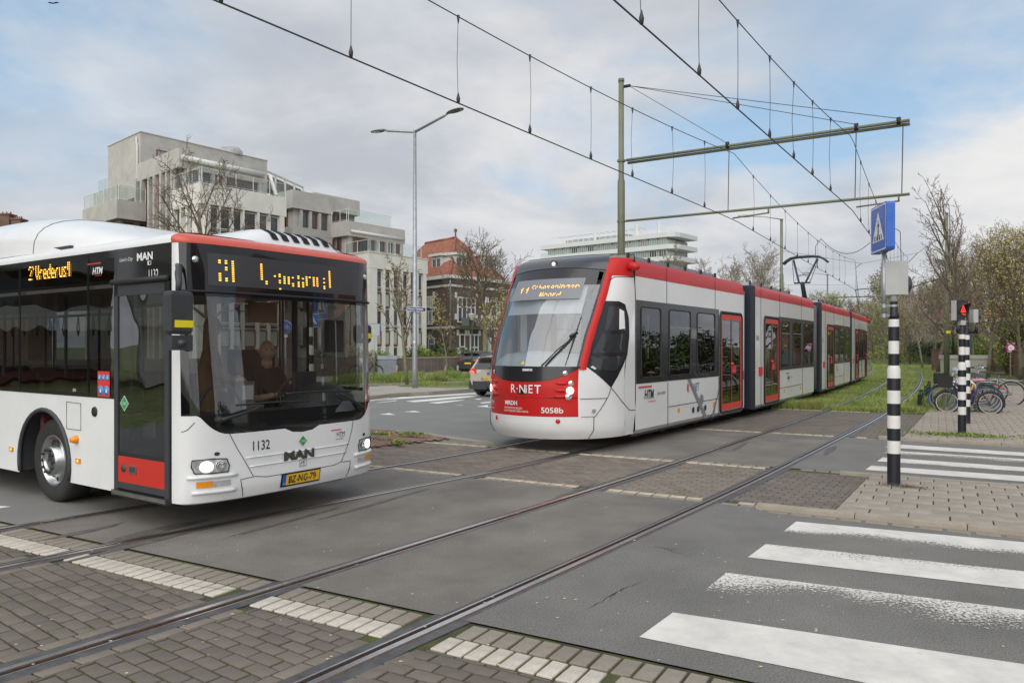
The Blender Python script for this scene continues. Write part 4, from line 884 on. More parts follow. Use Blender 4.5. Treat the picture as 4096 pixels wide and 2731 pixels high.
for s in (1,-1):
    b=MB(M1).mat(M_TBLK); b.smooth=True; fill(CW,lambda x,z:nX(x,z,s,.006),b); cwn=b.ob('cab_window_frame',TRAM)
    for poly in ([(.90,2.06),(1.40,2.06),(1.42,2.30),(1.36,2.47),(1.08,2.48)],[(.62,1.68),(1.32,1.68),(1.38,2.0),(.84,2.0)],[(.56,1.50),(.70,1.38),(1.05,1.38),(1.28,1.58),(1.28,1.62),(.58,1.62)]):
        b=MB(M1).mat(mat('cab_glass',(.035,.04,.045),.05,var=0,spec=.7)); b.smooth=True; fill(poly,lambda x,z:nX(x,z,s,.010),b); b.ob('cab_window',cwn)
    b=MB(M1).mat(M_TXTW); b.add([tuple(nX(x,z,s,.013)) for x,z in ((1.20,2.08),(1.36,2.10),(1.38,2.4),(1.28,2.44))],[(0,1,2,3)]); b.ob('blind_edge',cwn)
    # seams
    b=MB(M1).mat(M_TBLK)
    def sl(pts,r=.006):
        q=[]
        for a,c in zip(pts,pts[1:]):
            for k in range(5): q.append(nX(a[0]+(c[0]-a[0])*k/5,a[1]+(c[1]-a[1])*k/5,s,.004))
        q.append(nX(*pts[-1],s,.004)); b.tube(q,r,4)
    sl([(.92,1.09),(.86,.95),(.72,.75),(.62,.62)]); sl([(.92,1.09),(1.2,.86),(1.5,.68),(1.75,.66)]); sl([(.50,1.45),(.72,1.32),(.92,1.09)],.004); sl([(.40,.92),(.83,.92)]); sl([(.60,.62),(.60,.25)]); sl([(1.75,3.34),(1.75,.25)],.009); sl([(.42,.62),(.62,.62)],.004)
    sl([(1.06,2.66),(1.16,2.9),(1.3,3.0),(1.75,3.02)],.006)
    b.ob('panel_seam',TRAM,kind='stuff')
    b=MB(M1).mat(M_LENS); p=nX(.60,.72,s,.01); b.box(p.x-.05,p.x+.05,p.y-.01,p.y+.01,p.z-.03,p.z+.03); b.ob('turn_indicator',TRAM)
    if s<0: continue
    b=MB(M1).mat(M_TRED); b.smooth=True; p=nX(1.60,3.20,s,0); b.tube([p+Vector((.06,0,0)),p+Vector((.0,s*.05,0)),p+Vector((-.02,s*.12,-.01)),p+Vector((-.02,s*.19,-.02)),p+Vector((-.01,s*.22,-.02))],[.06,.075,.075,.055,.02],12); b.ob('side_camera_pod',TRAM)
# cab interior
b=MB(M1).mat(mat('cab_console',(.45,.47,.48),.6,var=.05)); b.smooth=True; b.grid(lambda q,k:(k0(1.45)+.12+[0,.1,.35,.6,.7][k]+ (1-math.sqrt(1-(q*.8)**2))*1.1,q*1.0,[1.42,1.62,1.72,1.62,1.2][k]-.08*abs(q)),np.linspace(-.85,.85,11),range(5)); b.ob('console',TRAM)
b=MB(M1).mat(M_INT); b.box(1.68,1.74,-1.2,-.45,.5,3.0); b.box(1.68,1.74,.45,1.2,.5,3.0); b.mat(mat('sun_screen',(.55,.57,.60),.8,var=.03)); b.add([tuple(nS(q,z,-.05)) for z in (2.35,2.86) for q in (-.62,0,.62)],[(0,1,4,3),(1,2,5,4)]); b.ob('cab_rear_wall',TRAM)
b=MB(M1).mat(M_TXTW); b.box(1.25,1.30,-.85,-.70,1.5,2.7); b.ob('window_pillar',TRAM)
b=MB(M1).mat(mat('warning_yellow',(.85,.55,.02),.5,var=0)); b.add([tuple(nw(-.02,1.49,.006)(*p)) for p in ((0,0),(.07,0),(.035,.06))],[(0,1,2)]); b.ob('warning_triangle',TRAM)
# wiper
b=MB(M1).mat(M_RUB); b.tube([nS(.33,1.46,.02),nS(.48,1.74,.06),nS(.60,1.98,.09)],.013,6); b.tube([nS(.28,1.46,.02),nS(.45,1.74,.06),nS(.585,1.94,.08)],.009,6); w=b.ob('wiper_arm',TRAM); b=MB(M1).mat(M_RUB); b.tube([nS(.56,1.48,.05),nS(.60,1.9,.07),nS(.62,2.3,.06)],[.006,.016,.006],6); b.tube([nS(.55,1.95,.1),nS(.62,2.02,.09)],.025,6); b.ob('wiper_blade',w)
# ---- sides of the four sections ----
SPEC=[dict(x0=1.75,x1=7.9,band=(1.78,6.1),wins=[(1.98,2.85),(3.26,4.36),(4.75,5.82)],tilt=[0,1,1],doors=[(6.16,7.70)],seams=[3.15,5.85],vs=[(3.2,.24,1.10),(6.08,.24,1.10)],hatch=[(3.24,6.05)],num=None,btn=None),
      dict(x0=.22,x1=7.3,band=(2.62,7.28),wins=[(2.90,3.84),(4.30,5.32),(5.76,7.12)],tilt=[1,1,0],doors=[(1.05,2.56)],seams=[.74,2.70,5.44],vs=[(.74,.24,3.0),(5.6,.24,1.1)],hatch=[(2.72,5.6)],num='5058d',btn=.52),
      dict(x0=.22,x1=7.4,band=(2.9,7.35),wins=[(3.05,4.10),(4.42,5.5),(5.88,7.15)],tilt=[0,1,0],doors=[(1.30,2.84)],seams=[.9,2.9,5.4],vs=[(.9,.24,3.0),(5.6,.24,1.1)],hatch=[(2.9,5.5)],num='5058c',btn=.45),
      dict(x0=.12,x1=7.9,band=(3.05,6.3),wins=[(3.2,4.1),(4.4,5.3),(5.5,6.2)],tilt=[0,1,0],doors=[(1.50,3.0),(6.35,7.3)],seams=[1.1,3.2],vs=[(1.1,.24,3.0)],hatch=[(3.2,6.0)],num=None,btn=.45)]
for mi,(M,S_) in enumerate(zip(MODS,SPEC)):
    x0,x1=S_['x0'],S_['x1']; holes=[(a,c,1.22,2.50) for a,c in S_['wins']]+[(a+.12,c-.12,.44,2.42) for a,c in S_['doors']]
    def rects(mb,x0,x1,z0,z1,y,s,hs):
        xs=sorted({x0,x1}|{v for h in hs for v in h[:2] if x0<v<x1}); zs=sorted({z0,z1}|{v for h in hs for v in h[2:] if z0<v<z1})
        for a,c in zip(xs,xs[1:]):
            for e,f in zip(zs,zs[1:]):
                mx,mz=(a+c)/2,(e+f)/2
                if any(h[0]<mx<h[1] and h[2]<mz<h[3] for h in hs): continue
                mb.add([(a,y,e),(c,y,e),(c,y,f),(a,y,f)],[(3,2,1,0) if s>0 else (0,1,2,3)])
    body=MB(M).mat(M_TWH)
    for s in (1,-1):
        y=1.275*s; rects(body,x0,x1,.30,3.04,y,s,holes)
        body.add([(x0,y,.30),(x1,y,.30),(x1,s*1.2,.22),(x0,s*1.2,.22)],[(3,2,1,0) if s<0 else (0,1,2,3)])
    bo=body.ob('car_body',TRAM)
    rd=MB(M).mat(M_TRED)
    for s in (1,-1):
        pr=[(1.277,3.04),(1.272,3.12),(1.25,3.24),(1.225,3.31),(1.19,3.345)]; rd.smooth=True
        rd.grid(lambda x,k:(x,s*pr[k][0],pr[k][1]),[x0,(x0+x1)/2,x1],range(5),flip=s<0)
    rd.ob('red_roof_band',TRAM)
    rf=MB(M).mat(M_GREY); rf.box(x0,x1,-1.2,1.2,3.28,3.34); rf.box(x0,x1,-1.2,1.2,3.02,3.04) if 0 else 0
    rf.mat(M_DINT).box(x0,x1,-1.2,1.2,.18,.36); rf.mat(M_INT).box(x0,x1,-1.2,1.2,2.6,2.66); rf.ob('roof_and_floor',TRAM)
    for s in (1,-1):
        y=1.281*s; bd=MB(M).mat(M_TBLK); rects(bd,S_['band'][0],S_['band'][1],1.12,2.62,y,s,holes); bo2=bd.ob('window_band',TRAM)
        for (a,c),tl in zip(S_['wins'],S_['tilt']):
            fr=MB(M).mat(M_RUB); r=.07; loop=[]
            for cx,cz,t0 in ((c-r,2.50-r,0),(a+r,2.50-r,90),(a+r,1.22+r,180),(c-r,1.22+r,270)):
                for t in (0,30,60,90): loop.append((cx+r*math.cos(math.radians(t0+t)),y+s*.004,cz+r*math.sin(math.radians(t0+t))))
            fr.tube(loop,.013,5,closed=True)
            if tl: fr.mat(M_ALU); fr.box(a+.01,c-.01,min(y,y+s*.01),max(y,y+s*.01),2.15,2.17)
            fo=fr.ob('window',TRAM); gl=MB(M).mat(GL_TR); gl.add([(a,y,1.22),(c,y,1.22),(c,y,2.5),(a,y,2.5)],[(3,2,1,0) if s>0 else (0,1,2,3)]); gl.ob('pane',fo)
        for a,c in S_['doors']:
            fr=MB(M).mat(M_RUB); fr.tube([(a,y,.34),(a,y,2.48),(a+.07,y,2.56),(c-.07,y,2.56),(c,y,2.48),(c,y,.34),(c-.05,y,.28),(a+.05,y,.28)],.035,6,closed=True)
            do=fr.ob('door',TRAM); md=(a+c)/2
            for e,f in ((a+.03,md-.008),(md+.008,c-.03)):
                lf=MB(M).mat(M_TORG); q=[(e,.33),(f,.33),(f,2.52),(e,2.52)]
                ie=e+(.10 if e<md-.1 and f<md else .015); jf=f-(.10 if e>md else .015); rects(lf,e,f,.33,2.52,y+s*.008,s,[(ie,jf,.48,2.40)]); lf.mat(M_TBLK); rects(lf,ie-.001,jf+.001,.479,2.401,y+s*.005,s,[(ie+.02,jf-.02,.50,2.38)]); lo=lf.ob('door_leaf',do)
                gl=MB(M).mat(GL_TR); gl.add([(ie,y,.48),(jf,y,.48),(jf,y,2.4),(ie,y,2.4)],[(3,2,1,0) if s>0 else (0,1,2,3)]); gl.ob('door_pane',do)
            bt=MB(M).mat(M_TXTR); bt.box(md+.02,md+.32,y+s*.012-.002,y+s*.012+.002,1.16,1.33); bt.mat(M_CYN)
            for i in range(5): bt.lathe([(0,s*.004),(.024,.0)],8,(md+.06+i*.055,y+s*.012,1.22),'y')
            bt.mat(M_TXTR).lathe([(0,s*.05),(.035,s*.045),(.04,0)],10,(md+.03,y,1.38),'y'); bt.ob('door_notice',do)
            st=MB(M).mat(M_ALU); st.box(a,c,min(y-s*.1,y+s*.02),max(y-s*.1,y+s*.02),.24,.29); st.ob('door_step',do)
        sm=MB(M).mat(M_TBLK)
        for x in S_['seams']: sm.tube([(x,y,3.31),(x,y,2.62)],.005,4)
        for x,z0,z1 in S_['vs']: sm.tube([(x,y,z0),(x,y,z1)],.006,4)
        for a,c in S_['hatch']: sm.tube([(a,y,.62),(c,y,.62)],.007,4)
        sm.ob('panel_seam',TRAM,kind='stuff')
        for a,c in S_['hatch']:
            for k,x in enumerate((a+.45,c-.35)): o=MB(M).mat(M_ORG); o.box(x,x+.10,y-.006,y+.006,.48,.56); o.ob('side_marker',TRAM)
        if S_['btn']: bt=MB(M).mat(M_TXTR); bt.box(S_['btn'],S_['btn']+.36,y-.008,y+.008,1.04,1.26); bt.ob('red_panel',TRAM)
        if mi==0: bt=MB(M).mat(M_TXTR); bt.box(7.76,7.86,y-.008,y+.008,.98,1.2); bt.ob('red_panel',TRAM)
    def sw(x_,z_): return lambda x,y:tuple(M@Vector((x_+x,1.287,z_+y)))
    if S_['num']: text(S_['num'],.16,sw(.30,1.95),M_TXTB,'fleet_number',TRAM,sx=.62)
    X=(2.12,3.6,3.6,3.6)[mi]
    if mi<3:
        k=(1,.62,.6)[mi]
        text('HTM',.24*k,sw(X,.83),M_TXTB,'operator_logo',TRAM,sx=.80,shear=.12,off=.004); b=MB(M).mat(M_TXTR); b.box(X-.25*k,X+.32*k,1.284,1.288,1.04-.04*(k<1),1.07-.04*(k<1)); b.box(X+.15*k,X+.5*k,1.284,1.288,.775,.785); b.ob('logo_bar',TRAM,kind='stuff'); text('| kom verder!',.10*k,sw(X+.56*k,.88),M_TXTB,'slogan',TRAM,sx=.72)
    if mi==0:
        b=MB(M).mat(M_TGR)
        for q in ([(4.20,1.12),(4.36,1.12),(5.36,.24),(5.18,.24)],[(6.12,.86),(6.14,.98),(5.74,.24),(5.60,.24)]): b.add([(x,1.286,z) for x,z in q],[(3,2,1,0)])
        b.lathe([(0,.004),(.11,0)],20,(5.0,1.287,.66),'y'); b.ob('grey_stripe',TRAM,kind='stuff'); b=MB(M).mat(M_TBLK)
        for x in (4.52,4.80,5.22): b.lathe([(0,.004),(.065,0)],16,(x,1.289,.47),'y')
        b.ob('round_vent',TRAM,kind='stuff')
        text('R',.24,sw(4.18,.86),M_TXTR,'line_logo',TRAM,sx=.75,off=.006); text('·NiET',.24,sw(4.42,.86),M_TGR,'line_logo',TRAM,sx=.78,off=.002)
        b=MB(M).mat(M_ALU); b.box(4.52,4.58,1.28,1.33,1.95,2.15); b.ob('side_lamp',TRAM)
    if mi==3:
        b=MB(M).mat(M_TGR); b.add([(x,1.286,z) for x,z in [(4.2,1.12),(4.32,1.12),(5.2,.24),(5.0,.24)]],[(3,2,1,0)]); b.add([(x,1.286,z) for x,z in [(4.1,.24),(4.2,.24),(4.9,1.12),(4.8,1.12)]],[(3,2,1,0)]); b.ob('grey_stripe',TRAM,kind='stuff')
        b=MB(M).mat(M_TWH); b.smooth=True; b.grid(lambda a,z:(7.9+ (1.0-.35*(z/3.3)**2)*math.cos(a),1.275*math.sin(a),z),np.linspace(-PI/2,PI/2,9),[.25,1.2]); b.mat(M_TBLK).grid(lambda a,z:(7.9+(1.0-.35*(z/3.3)**2)*math.cos(a),1.27*math.sin(a),z),np.linspace(-PI/2,PI/2,9),[1.2,2.2,3.0]); b.mat(M_TRED).grid(lambda a,z:(7.9+(1.0-.35*(z/3.3)**2)*math.cos(a),1.27*math.sin(a),z),np.linspace(-PI/2,PI/2,9),[3.0,3.3]); b.ob('tail',TRAM)
        b=MB(M).mat(M_TRED); b.tube([(7.7,1.2,3.15),(7.72,1.35,3.15),(7.72,1.46,3.14)],[.07,.07,.03],8); b.ob('side_camera_pod',TRAM)
    # ends, bellows, running gear
    if mi>0:
        b=MB(M).mat(M_NAVY); b.box(-.18,x0,-1.27,1.27,.24,3.30); b.ob('end_frame',TRAM)
    if mi<3:
        b=MB(M).mat(M_BEL); n=9
        for i in range(n):
            xx=x1+.02+i*.075; b.tube([(xx,1.12 if i%2 else 1.2,.35),(xx,1.12 if i%2 else 1.2,3.15),(xx,.9,3.26),(xx,-.9,3.26),(xx,-1.12 if i%2 else -1.2,3.15),(xx,-1.12 if i%2 else -1.2,.35)],.045,6)
        b.ob('bellows',TRAM,kind='stuff')
        b=MB(M).mat(M_NAVY); b.box(x1,x1+.7,-1.0,1.0,.3,.36); b.ob('gangway_floor',TRAM)
    b=MB(M).mat(M_DINT); xc=(x0+x1)/2+.2; b.box(xc-1.3,xc+1.3,-1.0,1.0,.16,.34)
    for dx in (-.9,.9):
        for s in (-1,1): b.lathe([(0,-.06),(.3,-.06),(.33,.0),(.3,.06),(0,.06)],18,(xc+dx,s*.75,.33),'y')
    b.box(xc-1.5,xc-1.35,.8,1.0,.08,.3); b.box(xc+1.35,xc+1.5,.8,1.0,.08,.3); b.ob('bogie',TRAM)
    # seats and poles
    for x in np.arange(x0+.6,x1-.5,.85):
        if any(a-.3<x<c+.1 for a,c in S_['doors']): continue
        for s in (-1,1): b=MB(M).mat(M_SEAT); b.box(x-.2,x+.2,s*.75-.38,s*.75+.38,.78,.86); b.box(x+.2,x+.26,s*.75-.38,s*.75+.38,.8,1.5); b.ob('seat',TRAM)
    for x in np.arange(x0+.9,x1-.4,1.6): b=MB(M).mat(M_YEL); b.cyl(x,.35,.36,2.6,.017,n=6); b.ob('grab_pole',TRAM)
    # roof boxes
    b=MB(M).mat(M_STEEL); L0=(2.0,.7,1.2,1.0)[mi]; L1=(6.6,5.0,6.0,4.5)[mi]
    b.box(L0,L1,-.95,1.0,3.34,3.46); n=int((L1-L0)/.9)
    b.ob('roof_equipment',TRAM); b=MB(M).mat(M_RUB)
    for i in range(n+1): b.box(L0+i*(L1-L0)/n-.025,L0+i*(L1-L0)/n+.025,.99,1.03,3.36,3.49)
    b.ob('roof_bracket',TRAM,kind='stuff')
b=MB(MODS[0]).mat(M_RUB); b.tube([(1.74,1.15,3.34),(1.74,1.15,3.42),(1.76,1.25,3.42),(1.76,1.27,3.22)],.012,6); b.ob('antenna',TRAM)
# pantograph on the second section
M=MODS[2]; xp=3.6
b=MB(M).mat(M_RUB); b.tube([(xp+.9,0,3.45),(xp+.1,0,4.30)],[.10,.08],8); pg=b.ob('pantograph',TRAM)
b=MB(M).mat(M_PLA); b.tube([(xp+.1,-.3,4.30),(xp+.1,.3,4.30)],.035,8)
b.tube([(xp+.1,-.12,4.30),(xp+.75,-.45,5.28)],.04,6); b.tube([(xp+.1,.12,4.30),(xp+.75,.45,5.28)],.04,6); b.tube([(xp+.05,-.3,4.30),(xp+.72,-.5,5.26)],.012,6); b.tube([(xp+.05,.3,4.3),(xp+.72,.5,5.26)],.012,6); b.tube([(xp+.3,-.25,4.62),(xp+.3,.25,4.62)],.015,6); b.tube([(xp+.15,-.3,4.4),(xp+.6,.45,5.1)],.006,4); b.tube([(xp+.15,.3,4.4),(xp+.6,-.45,5.1)],.006,4); b.ob('pantograph_frame',pg)
b=MB(M).mat(M_PLA)
for dx in (.6,.9): b.tube([(xp+dx,-.85,5.14),(xp+dx,-.72,5.26),(xp+dx,-.55,5.36),(xp+dx,-.3,5.40),(xp+dx,.3,5.40),(xp+dx,.55,5.36),(xp+dx,.72,5.26),(xp+dx,.85,5.14)],.04,6)
b.tube([(xp+.6,-.5,5.35),(xp+.9,-.5,5.35)],.015,5); b.tube([(xp+.6,.5,5.35),(xp+.9,.5,5.35)],.015,5); b.ob('collector_head',pg)
# ---------------- overhead line ----------------
M_MAST=mat('mast_green_paint',(.17,.18,.115),.5,var=.10,scale=2,dirt=.12)
M_WIRE=mat('wire_dark',(.05,.048,.045),.6,var=0)
M_DGRN=mat('dark_green_paint',(.02,.045,.03),.45,var=.1)
def zM(p,py,Y): return EYE+(HY-py)/FPX*Y
def mast(px,Y,top,r0,r1,joint,label,arms=None,group=None,lamps=0):
    x=(px-CX)/FPX*Y; m=thing('catenary_mast',label,'mast',(x,Y,0),group=group)
    b=MB().mat(M_MAST); b.tube([(0,0,0),(0,0,joint),(0,0,joint+.12),(0,0,top-.1)],[r0,r0,r1,r1],14); b.lathe([(r1,0),(r1*1.12,0),(r1*1.12,.1),(0,.12)],14,(0,0,top-.12)); b.ob('pole',m)
    return m,Vector((x,Y,0))
n_=Vector((.85,-.53,0)).normalized()
m1,mp=mast(2485,23.4,10.12,.115,.085,6.9,'tall green catenary mast behind the front of the tram with double arms over both tracks',group='catenary masts along the tramway')
def arm(m,mp,z,L,r,nd,dbl=False,stays=()):
    b=MB().mat(M_MAST); b.tube([nd*.18+Vector((0,0,z)),nd*L+Vector((0,0,z))],r,8)
    if dbl: b.tube([nd*.18+Vector((.05,.08,z-.07)),nd*L+Vector((.05,.08,z-.07))],r,8)
    b.tube([Vector((0,0,z)),nd*.3+Vector((0,0,z))],.03,6); b.lathe([(.13,-.03),(.13,.03)],12,(0,0,z)); o=b.ob('arm',m)
    return o
arm(m1,mp,5.67,7.95,.038,n_); arm(m1,mp,7.55,7.95,.042,n_,True)
b=MB().mat(M_WIRE)
for L in (3.3,6.75,7.75):
    b.tube([n_*.25+Vector((0,0,9.84)),n_*L+Vector((0,0,7.62))],.011,4); 
b.ob('stay_wire',m1,kind='stuff')
b=MB().mat(M_RUB); b.tube([n_*0.1+Vector((0,0,9.84)),n_*.3+Vector((0,0,9.84))],.05,6)
for L in (3.3,6.7,7.7): b.tube([n_*L+Vector((0,0,7.5)),n_*L+Vector((0,0,7.66))],.06,6)
b.ob('insulator',m1,kind='stuff')
b=MB().mat(M_MAST)
for L in (3.45,6.7): 
    b.tube([n_*(L+1.0)+Vector((0,0,5.67)),n_*(L+1.0)+Vector((0,0,5.5))],.025,6); b.tube([n_*(L+1.0)+Vector((0,0,5.52)),n_*(L+.0)+Vector((0,0,5.46))],.022,6)
b.ob('registration_arm',m1,kind='stuff')
b=MB().mat(M_WIRE)
for L in (3.35,6.7,7.8): b.tube([n_*L+Vector((0,0,7.5)),n_*(L-.03)+Vector((0,0,5.7))],.013,4)
b.ob('hanger_wire',m1,kind='stuff')
# further masts: left ones with street lights, right pole, far ones
def farmast(px,Y,top,label,lamps,armL=0,flip=1):
    m,p=mast(px,Y,top,.13,.09,6.6,label,group='catenary masts along the tramway')
    if lamps:
        for z in ((top+.15,) if lamps==1 else (top+.1,top-2.9)):
            b=MB().mat(M_STEEL); b.tube([(0,0,z-.2),(-1.0,.3,z+.02),(-2.0,.5,z+.1)],[.035,.03,.03],6); b.tube([(-1.9,.5,z+.1),(-2.3,.56,z+.13),(-2.75,.62,z+.1)],[.05,.11,.05],8); b.ob('lamp_arm',m)
    if armL:
        d=Vector((.9,-.43,0)); b=MB().mat(M_MAST); b.tube([d*.2+Vector((0,0,7.55)),d*armL+Vector((0,0,7.55))],.07,6); b.tube([d*.2+Vector((0,0,5.75)),d*armL+Vector((0,0,5.75))],.06,6); b.ob('arm',m)
    return m,p
mB,pB=farmast(3126,50.5,10.35,'green mast with one street lamp arm, above the middle of the tram',1)
mC,pC=farmast(3310,89,10.3,'distant green mast with two lamp arms, just right of the pantograph',2,8.6)
mD,pD=farmast(3480,150,10.3,'smallest catenary mast, far away past the end of the tram',0,9)
mE,pE=mast(3787,45,9.8,.155,.085,6.2,'green mast rising behind the beige cabinet at the right',group='catenary masts along the tramway')
b=MB().mat(M_YEL); b.box(-.12,.12,-.17,-.155,2.55,2.72); b.ob('yellow_sticker',mE)
# wires
def wireline(nm,label,C_,sup,zc,zs,sag,s0,s1,drops,p0):
    """C_: centre line array; sup: list of support positions along it"""
    S=sd_(C_); at=lambda s:Vector((np.interp(s,S,C_[:,0]),np.interp(s,S,C_[:,1]),0))
    w=thing(nm,label,'overhead wire',(0,0,0),group='overhead lines of the two tracks')
    def zmes(s):
        for a,c in zip(sup,sup[1:]):
            if a<=s<=c: u=(s-a)/(c-a); return zs-sag*4*u*(1-u)
        return zs
    # contact wire: straight between supports
    P_=[at(s)+Vector((0,0,zc)) for s in sup]; P_[0]=Vector((*p0,zc)); dense=lambda s:(lambda i:P_[i]+(P_[i+1]-P_[i])*((s-sup[i])/(sup[i+1]-sup[i])))(max(0,min(len(sup)-2,sum(1 for x in sup if x<=s)-1)))
    b=MB().mat(M_WIRE); b.tube([dense(s) for s in np.arange(s0,s1,1.5)],.011,5); b.ob('contact_wire',w)
    b=MB().mat(M_WIRE); b.tube([Vector((dense(s).x,dense(s).y,zmes(s))) for s in np.arange(s0,s1,.8)],.009,5); b.ob('messenger_wire',w)
    for s in drops:
        if not s0<s<s1: continue
        p=dense(s); b=MB().mat(M_WIRE); k=random.uniform(-.04,.04); zt=zmes(s); b.tube([(p.x,p.y,zt),(p.x+k,p.y,(zt+p.z)/2),(p.x,p.y,p.z)],.0055,4)
        b.tube([(p.x,p.y,p.z),(p.x,p.y,p.z+.07),(p.x,p.y,p.z+.16)],[.022,.03,.006],6); b.tube([(p.x,p.y,zt+.02),(p.x,p.y,zt-.1)],[.025,.008],6); b.ob('dropper',w)
    return at
SR=sd_(RC)
def sat(C_,y): S=sd_(C_); return float(np.interp(y,C_[:,1],S))
supL=[sat(LC,-12) if False else 0.0,sat(LC,21.6),sat(LC,48.3),sat(LC,84),sat(LC,120)]; supR=[0.0,sat(RC,20.0),sat(RC,46.9),sat(RC,81),sat(RC,118)]
def dr(a,c,st): return list(np.arange(a,c,st))
dl=[supL[1]+x for x in (-18.4,-16.2,-14.4,-12.3,-10.4,-8.3,-6.5,-4.4,-2.3,2.4,5.0,7.6,10.2,12.8,15.4,18,20.6,23.2,25.6)]+dr(supL[2]+2,supL[3],3.2)
dR=[supR[1]+x for x in (-14.8,-12.75,-10.9,-8.9,-7.0,-5.2,-3.1,2.3,4.9,7.5,10.1,12.7,15.3,17.9,20.5,23,25.5)]+dr(supR[2]+2,supR[3],3.2)
atL=wireline('overhead_line','catenary wires with droppers running over the left track above the tram',LC,supL,5.42,7.32,.62,0,supL[4],dl,(-9.98,-2))
atR=wireline('overhead_line','catenary wires with droppers over the empty right track, right of the tram',RC,supR,5.42,7.35,.62,0,supR[4],dR,(-5.44,-2))
w=thing('span_wire','sagging span wires linking the far green masts across both tracks','wire',(0,0,0)); b=MB().mat(M_WIRE)
pL=atL(supL[2]); pR=atR(supR[2])
b.tube([pB+Vector((0,0,8.2)),pL+Vector((.4,0,7.1)),pR+Vector((.6,0,7.6)),pE+Vector((0,0,8.6))],.012,4); b.tube([pL+Vector((.4,0,7.1)),pL+Vector((0,0,6.8))],.02,4); b.tube([pR+Vector((.6,0,7.6)),pR+Vector((0,0,7.0))],.02,4)
b.tube([pB+Vector((0,0,5.9)),pL+Vector((-.3,0,5.75))],.01,4); b.tube([pR+Vector((0,0,5.4)),pE+Vector((0,0,6.0))],.03,5); b.tube([pL+Vector((0,0,5.42)),pL+Vector((2.4,-1,5.6))],.03,5)
b.ob('wire',w,kind='stuff'); b=MB().mat(M_WIRE)
def loop(a,c,sag,n=16): return [a+(c-a)*i/n+Vector((0,0,-sag*4*(i/n)*(1-i/n))) for i in range(n+1)]
a=V3(3284,955,33); b.tube(loop(a,V3(3480,970,31),.55),.014,5); b.tube(loop(V3(3550,932,31),V3(3601,928,32),-.15)+loop(V3(3601,928,32),V3(3605,1045,34),0)[1:],.014,5); b.tube([V3(3284,955,33),V3(3262,985,33),V3(3262,1025,33),V3(3270,1055,33)],.014,5); b.ob('feeder_cable',w,kind='stuff')
# ---------------- double street lamp ----------------
L=thing('street_lamp','tall grey street lamp with two arms and a street name plate','street lamp',(-3.95,30.6,0))
b=MB().mat(M_STEEL); b.tube([(0,0,0),(0,0,.9),(0,0,10.56)],[.108,.103,.062],16); b.lathe([(.13,0),(.13,.03),(0,.03)],14); b.ob('pole',L)
for s in (1,-1):
    e=Vector((1.92*s,-1.53*s,.47)); b=MB().mat(M_STEEL); b.tube([(0,0,10.5),tuple(e*.66+Vector((0,0,10.52))),tuple(e*.74+Vector((0,0,10.55)))],[.055,.048,.045],10); am=b.ob('lamp_arm',L)
    b=MB().mat(M_STEEL); b.smooth=True; d=Vector((1.92*s,-1.53*s,.12)).normalized(); sd2=Vector((-d.y,d.x,0)); o=e*.72+Vector((0,0,10.56))
    def hd_(u,k):
        w=[.05,.10,.17,.19,.16,.04][u]; t=[0,.12,.28,.5,.75,.88][u]; c=[-1,-.7,0,.7,1][k]; return o+d*t+sd2*w*c+Vector((0,0,(.09 if abs(c)<.5 else .05 if abs(c)<.9 else 0)*[.4,.8,1,1,.8,.2][u]))
    b.grid(hd_,range(6),range(5)); b.mat(M_GREY); b.smooth=False
    b.grid(lambda u,k:o+d*[.0,.12,.28,.5,.75,.88][u]+sd2*[.05,.10,.17,.19,.16,.04][u]*(k*2-1)+Vector((0,0,-.01)),range(6),range(2),flip=True); lh=b.ob('lamp_head',am); b=MB().mat(M_LENS); b.add([o+d*t+sd2*c+Vector((0,0,-.016)) for t,c in ((.42,-.13),(.78,-.11),(.78,.11),(.42,.13))],[(0,1,2,3),(3,2,1,0)]); b.ob('lens',lh)
M_SIGNN=mat('sign_navy',(.008,.02,.12),.4,var=0)
xa,xb_=(1628.6-CX)/FPX*30.45,(1705-CX)/FPX*30.45; 
b=MB().mat(M_TXTW); b.hexa([(-.30,-.10,3.40),(.47,-.16,3.27),(.47,-.14,3.27),(-.30,-.08,3.40)],[(-.30,-.10,3.40-.0),(.47,-.16,3.27),(.47,-.14,3.27),(-.30,-.08,3.40)]) if 0 else b.hexa([(-.31,-.13,3.225),(.47,-.16,3.185),(.47,-.145,3.185),(-.31,-.115,3.225)],[(-.31,-.13,3.41),(.47,-.16,3.365),(.47,-.145,3.365),(-.31,-.115,3.41)])
sg=b.ob('street_name_sign',L); b=MB().mat(M_SIGNN); b.add([(-.295,-.135,3.24),(.455,-.165,3.20),(.455,-.165,3.35),(-.295,-.135,3.395)],[(0,1,2,3)]); b.ob('sign_face',sg)
text('Nieuwe Parklaan',.115,lambda x,y:(-.27+x,-.139-.04*x,3.285+y-.055*x),M_TXTW,'sign_text',sg,sx=.80,off=.001)
b=MB().mat(M_TXTW); b.box(-.05,.03,-.12,-.10,1.92,2.02); b.ob('number_plate',L)
